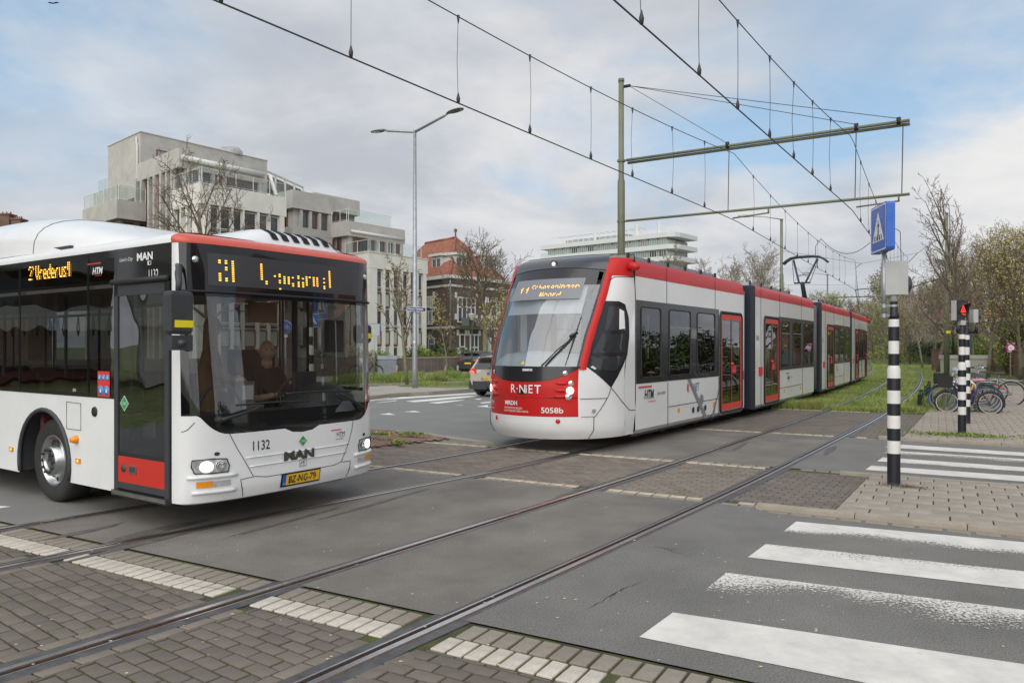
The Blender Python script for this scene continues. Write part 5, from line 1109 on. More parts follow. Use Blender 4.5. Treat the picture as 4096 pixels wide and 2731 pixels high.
# ---------------- striped signal poles ----------------
M_POLW=mat('pole_white',(.74,.73,.70),.5,var=.04,dirt=.08); M_POLB=mat('pole_black',(.012,.013,.02),.45,var=.2,scale=20); M_SIGG=mat('signal_housing_grey',(.42,.43,.42),.5,var=.05)
def striped(m,bands,r_of):   # list of (z_top, white?) from the top down to 0
    for i in range(len(bands)-1):
        z1,w=bands[i]; z0=bands[i+1][0]; ra,rb=r_of(z1),r_of(z0)
        b=MB().mat(M_POLW if w==1 else M_POLB if w==0 else M_PLA)
        b.tube([(0,0,z0),(0,0,z0+.0001),(0,0,z1)] if abs(ra-rb)<.004 else [(0,0,z0),(0,0,z0+(z1-z0)*.70),(0,0,z1)],[rb,rb,ra],18,caps=False); b.ob('pole_band',m)
zf=lambda y,Y=9.5:EYE-(y-HY)*Y/FPX
P1=thing('striped_signal_pole','nearest striped signal pole, carrying a blue zebra crossing sign and grey signal box','signal pole',(4.82,9.5,0),group='black and white striped signal poles')
ys=[1277,1307,1363.6,1414.5,1461.6,1512,1560.7,1612.7,1660.6,1711.8,1760.8,1811.7,1927]
bd=[(zf(y),(i%2==0)*1) for i,y in enumerate(ys)]; bd[-1]=(zf(1927),2); bd.append((0,2))
bd=[(bd[i][0],1 if i%2==0 else 0) for i in range(len(ys)-1)]+[(zf(1927),2),(0,2)]
# the wide sleeve starts within the white band at 1461..1512
striped(P1,bd,lambda z:.062 if z>zf(1480) else .0765)
b=MB().mat(M_POLB); b.lathe([(.0605,.0),(.0605,-.0),(.062,-.02),(.058,.055),(.046,.085),(.046,.23),(0,.23)],18,(0,0,zf(1277))); b.ob('pole_cap',P1)
zt=zf(1277)
b=MB().mat(M_SIGG); b.cyl(0,0,zt+.22,zt+.35,.048,n=16); bx=b.ob('box_mount',P1)
b=MB().mat(M_SIGG); q=[(-.16,.06),(-.03,-.12),(.10,-.14),(.11,.12),(-.05,.16)]; q=[(p[0]+.0,p[1]) for p in q]
b.prism([(-.115,.10),(-.125,-.02),(.01,-.11),(.125,-.11),(.125,.12)],zf(1180),zf(1047)); sb=b.ob('signal_box',P1)
b=MB().mat(M_PLA); b.smooth=True; b.grid(lambda u,k:(.125+[0,.025,.05,.055][u],.0+.105*math.cos(PI*k/14+PI*.02)*1.0,zf(1128)+[.13,.13,.115,.08][u]*math.sin(PI*k/14)*1.0-.04),range(4),range(15)); b.grid(lambda u,k:(.125+[0,.05,.0][u],.105*math.cos(PI*k/8)*1.0,zf(1128)-.04-[.13,.10,.0][u]*math.sin(PI*k/8)),range(3),range(9),flip=True); b.ob('signal_visor',sb)
b=MB().mat(M_STEEL); b.tube([(-.125,.0,zf(1275)),(-.125,.0,zf(1010))],.027,12); sp=b.ob('sign_tube',P1)
for y in (1223,1262):
    b=MB().mat(M_STEEL); b.lathe([(.052,-.015),(.052,.015)],14,(0,0,zf(y))); b.box(-.14,0,-.012,.012,zf(y)-.015,zf(y)+.015); b.lathe([(.033,-.025),(.033,.025)],12,(-.125,0,zf(y))); b.ob('clamp',P1)
# illuminated sign seen nearly edge-on
def crossing_sign(parent,o,u,nrm,size,thick,M_rim=M_BLU):
    """o centre, u horizontal axis, nrm outward normal"""
    up=Vector((0,0,1)); u=Vector(u).normalized(); nrm=Vector(nrm).normalized(); o=Vector(o); h=size/2; r=.035*size/.6
    def ring(s,d):
        L_=[]
        for cx,cy,t0 in ((s-r,s-r,0),(-s+r,s-r,90),(-s+r,-s+r,180),(s-r,-s+r,270)):
            for t in (0,45,90): L_.append(o+u*(cx+r*math.cos(math.radians(t0+t)))+up*(cy+r*math.sin(math.radians(t0+t)))+nrm*d)
        return L_
    b=MB().mat(M_rim); A=ring(h,0); B=ring(h,-thick); n=len(A); b.add(A+B,[tuple(range(n)),tuple(range(2*n-1,n-1,-1))]+[(i,i+n,(i+1)%n+n,(i+1)%n) for i in range(n)]); s=b.ob('crossing_sign',parent)
    W_=lambda pts,m,d,nm:(lambda b:(b.mat(m).add([o+u*x*size+up*y*size+nrm*d for x,y in pts],[tuple(range(len(pts)))]),b.ob(nm,s)))(MB())
    A=ring(h*.95,.002); b=MB().mat(M_TXTW); b.add(A,[tuple(range(n))]); b.ob('sign_border',s); A=ring(h*.90,.003); b=MB().mat(M_BLU); b.add(A,[tuple(range(n))]); b.ob('sign_face',s)
    W_([(-.36,-.27),(.36,-.27),(0,.36)],M_TXTW,.004,'white_triangle')
    W_([(.0+.025*math.cos(t),.15+.03*math.sin(t)) for t in np.linspace(0,2*PI,9)[:-1]],M_TXTB,.005,'walking_figure')
    b=MB().mat(M_TXTB)
    for pts in ([(-.02,.115),(.03,.115),(.035,-.03),(-.02,-.03)],[(-.02,-.03),(.01,-.03),(-.05,-.24),(-.085,-.24)],[(.005,-.03),(.035,-.03),(.075,-.24),(.045,-.24)],[(-.02,.11),(-.02,.07),(-.075,.0),(-.085,.02)],[(.03,.11),(.03,.07),(.085,.02),(.09,.04)]): b.add([o+u*x*size+up*y*size+nrm*.005 for x,y in pts],[tuple(range(4))])
    for x in (-.26,-.15,-.03,.10,.21): b.add([o+u*a*size+up*c*size+nrm*.0045 for a,c in ((x-.02,-.255),(x+.035,-.255),(x*.86+.025,-.14),(x*.86-.02,-.14))],[(0,1,2,3)])
    b.ob('walking_figure',s,kind='stuff'); return s
cs=crossing_sign(P1,(-.165,.06,zf(912)),(-.15,-1,0),(-1,.15,0),.60,.10)
b=MB().mat(M_STEEL); b.box(-.16,-.09,-.03,.03,zf(1012),zf(1004)); b.ob('sign_bracket',P1)
# pole 2 with the red tram warning, pole 3 behind it
def zz(y,Y): return EYE-(y-HY)*Y/FPX
Y2=15.15; P2=thing('striped_signal_pole','striped signal pole with a lit red tram warning signal, by the parked bicycles','signal pole',(9.06,Y2,0),group='black and white striped signal poles')
z_=lambda v:zz(1250+v/2.6135,Y2)
ys=[228,275,358,442,517,600,670,752,827,910,983,1065,1240]; bd=[(z_(y),1 if i%2==0 else 0) for i,y in enumerate(ys[:-1])]+[(z_(1240),2),(0,2)]
striped(P2,bd,lambda z:.058 if z>z_(535) else .075); b=MB().mat(M_POLB); b.lathe([(.058,0),(.055,.05),(.043,.09),(.043,.22),(0,.22)],16,(0,0,z_(228))); b.ob('pole_cap',P2)
def sighead(parent,x,y,z0,z1,ang,lit=None,d=.13,w=.24):
    M=Matrix.Translation((x,y,0))@Matrix.Rotation(ang,4,'Z'); b=MB(M).mat(M_SIGG); b.box(-w/2,w/2,.0,d,z0,z1); h=b.ob('signal_head',parent); b=MB(M).mat(M_PLA); b.box(-w/2,w/2,-.012,0,z0,z1); b.ob('signal_front',h)
    zc=(z0+z1)/2+.01; r=w*.43; b=MB(M).mat(M_PLA); b.smooth=True; b.grid(lambda u,k:(r*math.cos(PI*1.45*k/18-PI*.22),-.012-u*(.16 if 1 else 0)*max(.25,math.sin(max(0.0,min(PI,PI*1.45*k/18-PI*.22)))),zc+r*math.sin(PI*1.45*k/18-PI*.22)),[0,.5,1],range(19)); b.ob('signal_visor',h)
    b=MB(M).mat(M_RUB); b.lathe([(0,-.02),(r*.95,-.016)],20,(0,0,zc),'y'); b.ob('signal_lens',h)
    if lit:
        b=MB(M).mat(lit); R3=r*.62
        tri=[(R3*math.cos(math.radians(a)),zc+R3*math.sin(math.radians(a))*1.25) for a in (90,210,330)]; ins=[(p[0]*.62,zc+(p[1]-zc)*.62) for p in tri]
        for i in range(3): j=(i+1)%3; b.add([(tri[i][0],-.03,tri[i][1]),(tri[j][0],-.03,tri[j][1]),(ins[j][0],-.03,ins[j][1]),(ins[i][0],-.03,ins[i][1])],[(0,1,2,3)])
        b.box(-.006,.006,-.031,-.03,zc-.03,zc+.03); b.ob('red_signal',h)
        t_=text('TRAM',.04,lambda x,y:tuple(M@Vector((x-.045,-.032,zc-R3*.62-.055+y))),lit,'signal_text',h)
        text('9',.05,lambda x,y:tuple(M@Vector((x+.07,-.014,z0+.015+y))),M_TXTW,'number',h)
    return h
M_RLED=mat('signal_red',(1,.03,.02),emit=1.8)
sighead(P2,-.0,.0,zz(1281,Y2),zz(1201,Y2),math.radians(20),M_RLED,.12,.30)
b=MB().mat(M_SIGG); b.box(-.05,.05,-.05,.05,zz(1300,Y2),zz(1281,Y2)); b.ob('head_bracket',P2)
Y3=17.1; P3=thing('striped_signal_pole','striped signal pole half hidden behind the one with the red signal','signal pole',(10.33,Y3,0),group='black and white striped signal poles')
z_=lambda v:zz(1250+v/2.6135,Y3); ys=[235,282,362,440,498,570,635,705,770,842,908,980,1135]
bd=[(z_(y),1 if i%2==0 else 0) for i,y in enumerate(ys[:-1])]+[(z_(1135),2),(0,2)]; striped(P3,bd,lambda z:.06 if z>z_(515) else .077)
b=MB().mat(M_POLB); b.lathe([(.06,0),(.055,.05),(.043,.09),(.043,.30),(0,.30)],16,(0,0,z_(235))); b.tube([(-.22,0,z_(205)),(.25,0,z_(205))],.03,8); b.ob('pole_cap',P3)
for x,a in ((-.20,95),(.22,-78)):
    b=MB().mat(M_POLB); b.cyl(x,0,z_(205),z_(150),.035,n=8); b.ob('head_bracket',P3); sighead(P3,x,0,zz(1290,Y3),zz(1238,Y3),math.radians(-a),None,.1,.24)
b=MB().mat(M_DGRN)
# ---------------- low rail fence ----------------
fn_=thing('low_fence','low dark green rail fence along the grass left of the bicycles','fence',(11.7,21.6,0)); fp=[Vector((0,0,0)),Vector((1.25,2.2,0)),Vector((2.65,4.5,0)),Vector((3.35,5.6,0)),Vector((4.6,7.8,0))]
for i,p in enumerate(fp): b=MB().mat(M_DGRN); b.box(p.x-.04,p.x+.04,p.y-.04,p.y+.04,0,.42); b.ob('post',fn_)
for a,c in zip(fp,fp[1:]):
    for z in (.36,.24,.12): b=MB().mat(M_DGRN); b.tube([a+Vector((.02,0,z)),c+Vector((.02,0,z))],.022,4); b.ob('rail',fn_)
# ---------------- beige cabinet with a scribble ----------------
M_CAB=mat('cabinet_beige',(.42,.41,.355),.55,var=.05,scale=2,dirt=.12)
cb=thing('utility_cabinet','large beige utility cabinet with black graffiti, behind the bicycles','cabinet',(28.4,47,0),math.radians(-6))
b=MB().mat(M_CAB); b.box(-1.30,1.30,0,.6,.05,1.0); b.ob('cabinet_body',cb); b=MB().mat(M_CAB); b.smooth=False; b.box(-1.36,1.36,-.06,.66,1.0,1.24); b.ob('cabinet_roof',cb)
for x0,x1 in ((-1.1,-.12),(-.08,1.05)): b=MB().mat(M_CAB); b.box(x0,x1,-.02,0,.12,.95); b.ob('cabinet_door',cb)
text('P.nay',.52,lambda x,y:(.02+x,-.03,.42+y+.05*math.sin(x*9)),M_TXTB,'graffiti',cb,sx=.85,shear=.2,off=-.012)
# ---------------- classic park lamps ----------------
def parklamp(x,y,h,label,r=.04,hr=.28):
    l=thing('park_lamp',label,'street lamp',(x,y,0),group='green post lamps with a cone head'); b=MB().mat(M_DGRN); b.tube([(0,0,0),(0,0,.8),(0,0,.85),(0,0,h-.3)],[r*1.5,r*1.4,r,r*.8],10); b.ob('lamp_post',l)
    b=MB().mat(mat('frosted_cone',(.55,.55,.52),.4,var=.05)); b.lathe([(.07,-.32),(hr*.85,-.04),(hr*.9,0)],16,(0,0,h)); b.ob('lamp_shade',l); b=MB().mat(M_SIGG); b.lathe([(hr*.9,-.01),(hr,.0),(hr*.8,.06),(.1,.1),(0,.1)],16,(0,0,h)); b.ob('lamp_lid',l)
for px,Y,h,lb in ((3651,90,3.9,'park lamp on a thin green post, middle one beyond the grass track'),(3550,106,3.6,'most distant park lamp, just left of the striped pole'),(3734,66,3.95,'park lamp behind the young trees near the hedge'),(1888,47.8,3.78,'park lamp in front of the brick villa, beside the tan car')): parklamp((px-CX)/FPX*Y,Y,h,lb)
parklamp((3880-CX)/FPX*50,50,5.75,'tall park lamp with a large cone head among the yellow-green trees',.08,.45)
b=MB().mat(M_DGRN); b.tube([(0,0,0),(0,0,4.9)],[.09,.06],8); b.ob('lamp_post',loc=((3812-CX)/FPX*56,56,0),label='thin dark green post standing right of the green mast',cat='post')
# ---------------- estate agent board ----------------
s=thing('sale_board','magenta estate agent board reading TE KOOP above the brick garden wall','sign',((4044-CX)/FPX*44.5,44.5,0)); b=MB().mat(M_MAG); b.box(-.26,.26,0,.02,1.42,2.03); bo=b.ob('board',s); b=MB().mat(M_TXTW); b.lathe([(0,-.012),(.19,-.01)],20,(0,0,1.70),'y'); b.ob('white_disc',bo); text('TE KOOP',.115,lambda x,y:(-.22+x,-.012,1.91+y),M_TXTW,'board_text',bo,sx=.85,off=.002); text('ESTATA',.07,lambda x,y:(-.13+x,-.02,1.67+y),M_TXTB,'board_text',bo,sx=.8); b=MB().mat(M_TXTW); b.box(-.2,.2,-.012,-.01,1.455,1.49); b.ob('phone_line',bo); b=MB().mat(mat('timber_post',(.35,.30,.24),.8)); b.box(-.03,.03,.02,.07,0,2.0); b.ob('post',s)
# ---------------- buildings ----------------
M_CONC=mat('grey_concrete',(.50,.48,.45),.9,var=.08,scale=.8,bump=.3,bscale=14,dirt=.16,speck=.08)
M_CREAM=mat('cream_panel',(.76,.74,.68),.8,var=.04,scale=.6,dirt=.10)
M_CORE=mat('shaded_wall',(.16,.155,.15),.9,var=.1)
M_BRF=mat('brown_window_frame',(.20,.085,.05),.6,var=.1)
M_WF=mat('white_window_frame',(.66,.66,.63),.5,var=.03)
M_PANE=mat('window_pane',(.05,.06,.075),.06,var=.5,scale=.9,spec=.8)
M_PANED=mat('window_pane_dark',(.03,.03,.035),.08,var=.6,scale=1.3,spec=.6)
M_FROST=mat('frosted_panel',(.40,.46,.44),.45,var=.08,scale=.7)
M_CURT=mat('window_pane_curtain',(.32,.33,.33),.3,var=.3,scale=1.6)
M_RAILW=mat('railing_white',(.60,.60,.56),.5,var=.05)
GL_R=glass('railing_glass',(.78,.86,.82),1.45)
M_AWN=mat('awning_white',(.68,.68,.66),.6,var=.05)
M_BRK=None
def brickmat(name,c1,c2,mortar,sc=1.0):
    m=bpy.data.materials.new(name); m.use_nodes=True; MATS[name]=m; nt=m.node_tree; N=nt.nodes; L=nt.links; b=N['Principled BSDF']; b.inputs['Roughness'].default_value=.9
    tc=N.new('ShaderNodeTexCoord'); sp=N.new('ShaderNodeSeparateXYZ'); L.new(tc.outputs['Object'],sp.inputs[0])
    ad=N.new('ShaderNodeMath'); ad.operation='SUBTRACT'; L.new(sp.outputs[0],ad.inputs[0]); 
    ml=N.new('ShaderNodeMath'); ml.operation='MULTIPLY'; ml.inputs[1].default_value=.9; L.new(sp.outputs[1],ml.inputs[0]); L.new(ml.outputs[0],ad.inputs[1])
    cb=N.new('ShaderNodeCombineXYZ'); L.new(ad.outputs[0],cb.inputs[0]); L.new(sp.outputs[2],cb.inputs[1])
    br=N.new('ShaderNodeTexBrick'); br.inputs['Scale'].default_value=4.5*sc; br.inputs['Mortar Size'].default_value=.02; br.inputs['Color1'].default_value=(*c1,1); br.inputs['Color2'].default_value=(*c2,1); br.inputs['Mortar'].default_value=(*mortar,1); L.new(cb.outputs[0],br.inputs['Vector'])
    n=N.new('ShaderNodeTexNoise'); n.inputs['Scale'].default_value=.7; n.inputs['Detail'].default_value=5; L.new(tc.outputs['Object'],n.inputs['Vector']); r=N.new('ShaderNodeMapRange'); L.new(n.outputs[0],r.inputs[0]); r.inputs[1].default_value=.3; r.inputs[2].default_value=.7; r.inputs[3].default_value=.8; r.inputs[4].default_value=1.2
    s=N.new('ShaderNodeVectorMath'); s.operation='SCALE'; L.new(br.outputs[0],s.inputs[0]); L.new(r.outputs[0],s.inputs['Scale']); L.new(s.outputs[0],b.inputs['Base Color']); return m
M_BRK=brickmat('dark_brown_brick',(.135,.095,.075),(.105,.075,.062),(.15,.13,.115))
M_BRKR=brickmat('red_brown_brick',(.17,.085,.06),(.13,.065,.05),(.19,.16,.13),1.2)
M_BRKG=brickmat('grey_brown_brick',(.15,.12,.105),(.115,.092,.082),(.2,.18,.16),1.1)
def rooftile(name,col,heading):
    m=mat(name,col,.75,var=.16,scale=2.5,dirt=.2,bump=0); nt=m.node_tree; N=nt.nodes; L=nt.links; b=N['Principled BSDF']
    tc=N.new('ShaderNodeTexCoord'); sp=N.new('ShaderNodeSeparateXYZ'); L.new(tc.outputs['Object'],sp.inputs[0])
    w=N.new('ShaderNodeTexWave'); w.wave_type='BANDS'; w.bands_direction='Z'; w.wave_profile='SAW'; w.inputs['Scale'].default_value=1.55; L.new(tc.outputs['Object'],w.inputs['Vector'])
    w2=N.new('ShaderNodeTexWave'); w2.bands_direction='DIAGONAL'; w2.inputs['Scale'].default_value=1.6; L.new(tc.outputs['Object'],w2.inputs['Vector'])
    a=N.new('ShaderNodeMath'); a.operation='ADD'; L.new(w.outputs['Fac'],a.inputs[0]); L.new(w2.outputs['Fac'],a.inputs[1])
    bp=N.new('ShaderNodeBump'); bp.inputs['Strength'].default_value=1; bp.inputs['Distance'].default_value=.08; L.new(a.outputs[0],bp.inputs['Height']); L.new(bp.outputs[0],b.inputs['Normal']); return m
M_ROOF=rooftile('red_roof_tiles',(.42,.165,.105),0)
E1=Vector((.598,.801,0)); E2=Vector((-.743,.669,0))
def lento(o,d,px):
    r=(px-CX)/FPX; return (r*o.y-o.x)/(d.x-r*d.y)
def at(px,Y): return Vector(((px-CX)/FPX*Y,Y,0))
APT=thing('apartment_building','stepped grey and white concrete apartment building with terraces, behind the bus','building',(-12,56,0)); AO=Vector((-12,56,0))
def q4(o,e1,e2,a0,a1,b0,b1,z0,z1,m,name,par,PO):
    A=[o+e1*a+e2*b-PO for a,b in ((a0,b0),(a1,b0),(a1,b1),(a0,b1))]
    b=MB().mat(m); b.hexa([p+Vector((0,0,z0)) for p in A],[p+Vector((0,0,z1)) for p in A]); return b.ob(name,par)
def block(px,Y,pl,pr,z0,z1,m,name='wall',par=None,PO=None,e1=E1,e2=E2,back=None):
    o=at(px,Y); l1=lento(o,e1,pr); l2=lento(o,e2,pl); q4(o,e1,e2,0,l1,0,l2,z0,z1,m,name,par or APT,PO or AO); return o,l1,l2
def window(o,d,nr,s0,s1,z0,z1,fm,gm,par,PO,off=.03,fw=.07,nm=1,tr=None,dep=.05,name='window'):
    b=MB().mat(fm); B=o-PO; up=Vector((0,0,1))
    def bar(a,c,e,f): 
        P4=[B+d*x+nr*y for x,y in ((a,0),(c,0),(c,off+dep),(a,off+dep))]; b.hexa([p+up*e for p in P4],[p+up*f for p in P4])
    bar(s0,s1,z0,z0+fw); bar(s0,s1,z1-fw,z1); bar(s0,s0+fw,z0+fw,z1-fw); bar(s1-fw,s1,z0+fw,z1-fw)
    for i in range(1,nm): x=s0+(s1-s0)*i/nm; bar(x-fw/2,x+fw/2,z0+fw,z1-fw)
    if tr: bar(s0+fw,s1-fw,tr-fw/2,tr+fw/2)
    w=b.ob(name,par); g=MB().mat(gm); g.add([B+d*x+nr*(off+.012)+up*z for x,z in ((s0+fw,z0+fw),(s1-fw,z0+fw),(s1-fw,z1-fw),(s0+fw,z1-fw))],[(0,1,2,3)]); g.ob('pane',w); return w
nR=Vector((E1.y,-E1.x,0)); nL=Vector((-E2.y,E2.x,0))   # outward normals of the right-running and the left-running faces
def railing(o,d,L,z,par,PO,h=.95,sp=1.1,inset=.1,n_=None):
    b=MB().mat(M_RAILW); up=Vector((0,0,1)); B=o-PO-(n_ or Vector())*inset
    b.tube([B+up*(z+h),B+d*L+up*(z+h)],.025,4); b.tube([B+up*(z+.1),B+d*L+up*(z+.1)],.015,4)
    k=max(1,int(L/sp))
    for i in range(k+1): p=B+d*(L*i/k); b.tube([p+up*(z-.1),p+up*(z+h)],.028,4)
    r=b.ob('railing',par); g=MB().mat(GL_R); g.add([B+up*(z+.12),B+d*L+up*(z+.12),B+d*L+up*(z+h-.08),B+up*(z+h-.08)],[(0,1,2,3)]); g.ob('railing_glass',r)
def column(o,d,nr,s0,s1,z0,z1,m,par,PO,dep=.22): 
    A=[o+d*x+nr*y-PO for x,y in ((s0,-.02),(s1,-.02),(s1,dep),(s0,dep))]; b=MB().mat(m); b.hexa([p+Vector((0,0,z0)) for p in A],[p+Vector((0,0,z1)) for p in A]); b.ob('column',par)
# penthouse and its slab
o,l1,l2=block(562,55.5,432,1069,12.8,17.6,M_CONC); q4(o,E1,E2,-.06,l1+.06,-.06,l2+.06,17.6,17.66,M_RAILW,'roof_edge',APT,AO)
s0=lento(o,E1,625); s1=lento(o,E1,705); window(o,E1,nR,s0,s1,14.8,16.55,M_BRF,M_CURT,APT,AO,nm=2)
b=MB().mat(M_RAILW); pp=o-AO+nL*.08+E2*.5; b.tube([pp+Vector((0,0,17.3)),pp+Vector((0,0,16.9)),pp+Vector((.1,-.1,16.6)),pp+Vector((.1,-.1,9))],.09,6); b.ob('downpipe',APT)
for px in (905,935,): 
    c=at(px,62.3)-AO; b=MB().mat(M_CURT); b.lathe([(.75,0),(.72,.35),(.45,.65),(0,.78)],12,(c.x,c.y,17.55)); b.ob('roof_dome',APT)
o,l1,l2=block(545,54.6,374,575,12.6,13.95,M_CONC); o,l1,l2=block(575,55,340,800,0,12.6,M_CONC)
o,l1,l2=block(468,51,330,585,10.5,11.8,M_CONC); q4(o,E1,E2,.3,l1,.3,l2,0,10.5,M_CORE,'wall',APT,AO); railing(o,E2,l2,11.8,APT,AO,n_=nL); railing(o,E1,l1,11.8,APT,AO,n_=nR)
for i in range(4): window(o+nR*-.3,E1,nR,.5+i*1.1,1.35+i*1.1,8.4,10.4,M_BRF,M_PANED,APT,AO)
c=at(431,56); railing(c,E2,lento(c,E2,394),13.3,APT,AO,h=1.0)
# tower with the tall narrow windows
o,l1,l2=block(716,48.9,548,1058,13.45,14.7,M_CONC); TW=o
core=o-nR*.35-nL*.35
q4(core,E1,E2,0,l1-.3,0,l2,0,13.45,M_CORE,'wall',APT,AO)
for px in (561,583,613,635,661,685,706): 
    s=lento(core,E2,px); column(core,E2,nL,s-.14,s+.14,0,13.45,M_CONC,APT,AO,.36)
for k in range(7):
    a=lento(core,E2,[715,692,668,642,620,590,567][k]); c=lento(core,E2,[702,680,655,630,606,577,556][k])
    for z0,z1 in ((9.9,13.3),(6.9,9.7),(3.6,6.6),(.3,3.3)): window(core,E2,nL,a-.02,c+.02,z0,z1,M_BRF,M_PANED,APT,AO,off=.05,fw=.12)
for a,c,nm in ((745,793,1),(797,842,1),(846,886,1),(905,1028,3)): 
    window(core,E1,nR,lento(core,E1,a),lento(core,E1,c),11.6,13.3,M_BRF,M_PANE,APT,AO,off=.05,nm=nm,fw=.1)
for px in (741,795,844,890,1033): s=lento(core,E1,px); column(core,E1,nR,s-.12,s+.12,10,13.45,M_CONC,APT,AO,.3)
b=MB().mat(M_AWN); B=o-AO; b.tube([B+nR*.22+E1*.1+Vector((0,0,14.05)),B+nR*.22+E1*(l1-.2)+Vector((0,0,14.05))],.17,8); b.ob('awning',APT)
def facade(o,d,nr,L,cols,z1,storeys,par,PO,frost=True,panes=(M_PANED,M_PANE),cm=M_CREAM,zlow=0):
    """cols: list of (s0,s1) clear bays"""
    for (a,c) in cols:
        for k in range(storeys):
            zt=z1-k*3.0
            window(o,d,nr,a,c,zt-1.38,zt-.04,M_WF,random.choice(panes),par,PO,off=.04,fw=.06)
            if zt-1.8>zlow: window(o,d,nr,a,c,zt-1.72,zt-1.44,M_WF,M_PANED,par,PO,off=.04,fw=.04)
            if zt-2.9>zlow and frost: window(o,d,nr,a,c,zt-2.92,zt-1.80,M_BRF,M_FROST,par,PO,off=.05,fw=.09)
def gaps(o,d,prs): return [(lento(o,d,a),lento(o,d,c)) for a,c in prs]
# white bay in front of the tower
o,l1,l2=block(801,46.7,690,1146,10.7,12.0,M_CREAM); railing(o,E1,l1,12.0,APT,AO,n_=nR); railing(o,E2,l2,12.0,APT,AO,n_=nL)
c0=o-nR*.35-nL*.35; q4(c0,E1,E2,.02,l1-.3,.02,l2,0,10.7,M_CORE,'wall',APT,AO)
pr=gaps(c0,E1,[(832,868),(873,917),(925,962),(968,1020),(1028,1065),(1072,1110)]); facade(c0,E1,nR,l1,pr,10.66,3,APT,AO)
for a,c in [(l_[1],r_[0]) for l_,r_ in zip([(0,0)]+pr,pr+[(pr[-1][1]+.35,0)])]: column(c0,E1,nR,a,c,0,10.7,M_CREAM,APT,AO,.3)
pr=gaps(c0,E2,[(786,766),(760,742),(736,712)]); facade(c0,E2,nL,l2,pr,10.66,3,APT,AO)
for a,c in [(l_[1],r_[0]) for l_,r_ in zip([(0,0)]+pr,pr+[(pr[-1][1]+.3,0)])]: column(c0,E2,nL,a,c,0,10.7,M_CREAM,APT,AO,.3)
# middle grey block
MID=(1170,60)
o,l1,l2=block(1170,60,1112,1332,12.86,14.3,M_CONC); q4(o,E1,E2,0,l1,0,l2,9.42,11.4,M_CONC,'wall',APT,AO); c1=o-nR*.4-nL*.4; q4(c1,E1,E2,0,l1-.2,0,l2+4,0,14.0,M_CONC,'wall',APT,AO)
for zt in (12.8,9.4,6.4,3.4):
    for a,c in ((1202,1230),(1239,1266),(1276,1304)): window(c1,E1,nR,lento(c1,E1,a),lento(c1,E1,c),zt-1.45-(.3 if zt<9 else 0),zt-.02,M_BRF,M_PANE,APT,AO,off=.05,fw=.12)
    window(c1,E2,nL,lento(c1,E2,1152),lento(c1,E2,1138),zt-1.45,zt-.02,M_BRF,M_PANED,APT,AO,off=.05,fw=.12)
    for px in (1197,1234,1271,1310): s=lento(c1,E1,px); column(c1,E1,nR,s-.12,s+.12,max(0,zt-1.5),zt,M_CONC,APT,AO,.3)
b=MB().mat(mat('slate_slope',(.17,.17,.165),.8,var=.1)); A=[at(1105,62),at(1275,70),at(1275,76),at(1105,68)]; B_=[at(1075,66),at(1240,74),at(1240,76),at(1105,68)]
b.hexa([p-AO+Vector((0,0,14.2)) for p in A],[p-AO+Vector((0,0,15.9)) for p in B_]); b.ob('sloped_roof',APT)
for px,Y in ((1105,62),(1270,71)): 
    p=at(px,Y)-AO; b=MB().mat(M_CREAM); b.tube([p+Vector((-.9,1.2,16.1)),p+Vector((0,0,14.2))],.14,4); b.ob('roof_rafter',APT)
c=at(1062,66); dd=(at(1212,73)-c); LL=dd.length; dd.normalize(); q4(c,dd,E2,0,LL,.3,.4,15.4,17.0,mat('trellis',(.25,.24,.22),.8,var=.4,scale=5),'terrace_screen',APT,AO)
b=MB().mat(M_CREAM); b.tube([c-AO+Vector((0,0,17.2)),c-AO+dd*LL+Vector((0,0,17.2))],.09,4)
for i in range(5): p=c-AO+dd*LL*i/4; b.tube([p+Vector((0,0,15.2)),p+Vector((0,0,17.2))],.11,4)
b.ob('terrace_frame',APT)
o,l1,l2=block(1255,62.5,1180,1439,13.3,14.6,M_CONC); c2=o-nR*.4; q4(c2,E1,E2,0,l1-.8,0,4,8,13.3,M_CORE,'wall',APT,AO)
for a,c in ((1336,1352),(1355,1382),(1386,1392),(1395,1415)): window(c2,E1,nR,lento(c2,E1,a),lento(c2,E1,c),11.9,13.25,M_BRF,M_PANE,APT,AO,off=.05,fw=.12)
# right grey terrace block
o,l1,l2=block(1390,60,1323,1620,10.65,11.84,M_CONC); railing(o,E1,l1-1.6,11.84,APT,AO,n_=nR); railing(o,E2,l2,11.84,APT,AO,n_=nL)
c3=o-nR*.4-nL*.4; q4(c3,E1,E2,0,l1-.8,0,l2+3,0,10.65,M_CONC,'wall',APT,AO)
for a,c,nm in ((1411,1495,3),(1513,1536,1),(1545,1566,1),(1575,1595,1)): window(c3,E1,nR,lento(c3,E1,a),lento(c3,E1,c),8.6,10.6,M_BRF,M_PANE,APT,AO,off=.05,fw=.12,nm=nm)
for px in (1503,1540,1570,1600): s=lento(c3,E1,px); column(c3,E1,nR,s-.12,s+.1,8.3,10.65,M_CONC,APT,AO,.3)
for a,c in ((1366,1350),(1342,1333)): window(c3,E2,nL,lento(c3,E2,a),lento(c3,E2,c),8.0,10.6,M_BRF,M_PANED,APT,AO,off=.05,fw=.1)
b=MB().mat(M_AWN); B=o-AO; b.tube([B+nR*.15+E1*.3+Vector((0,0,11.0)),B+nR*.15+E1*(l1-.2)+Vector((0,0,11.0))],.11,8); b.ob('awning',APT)
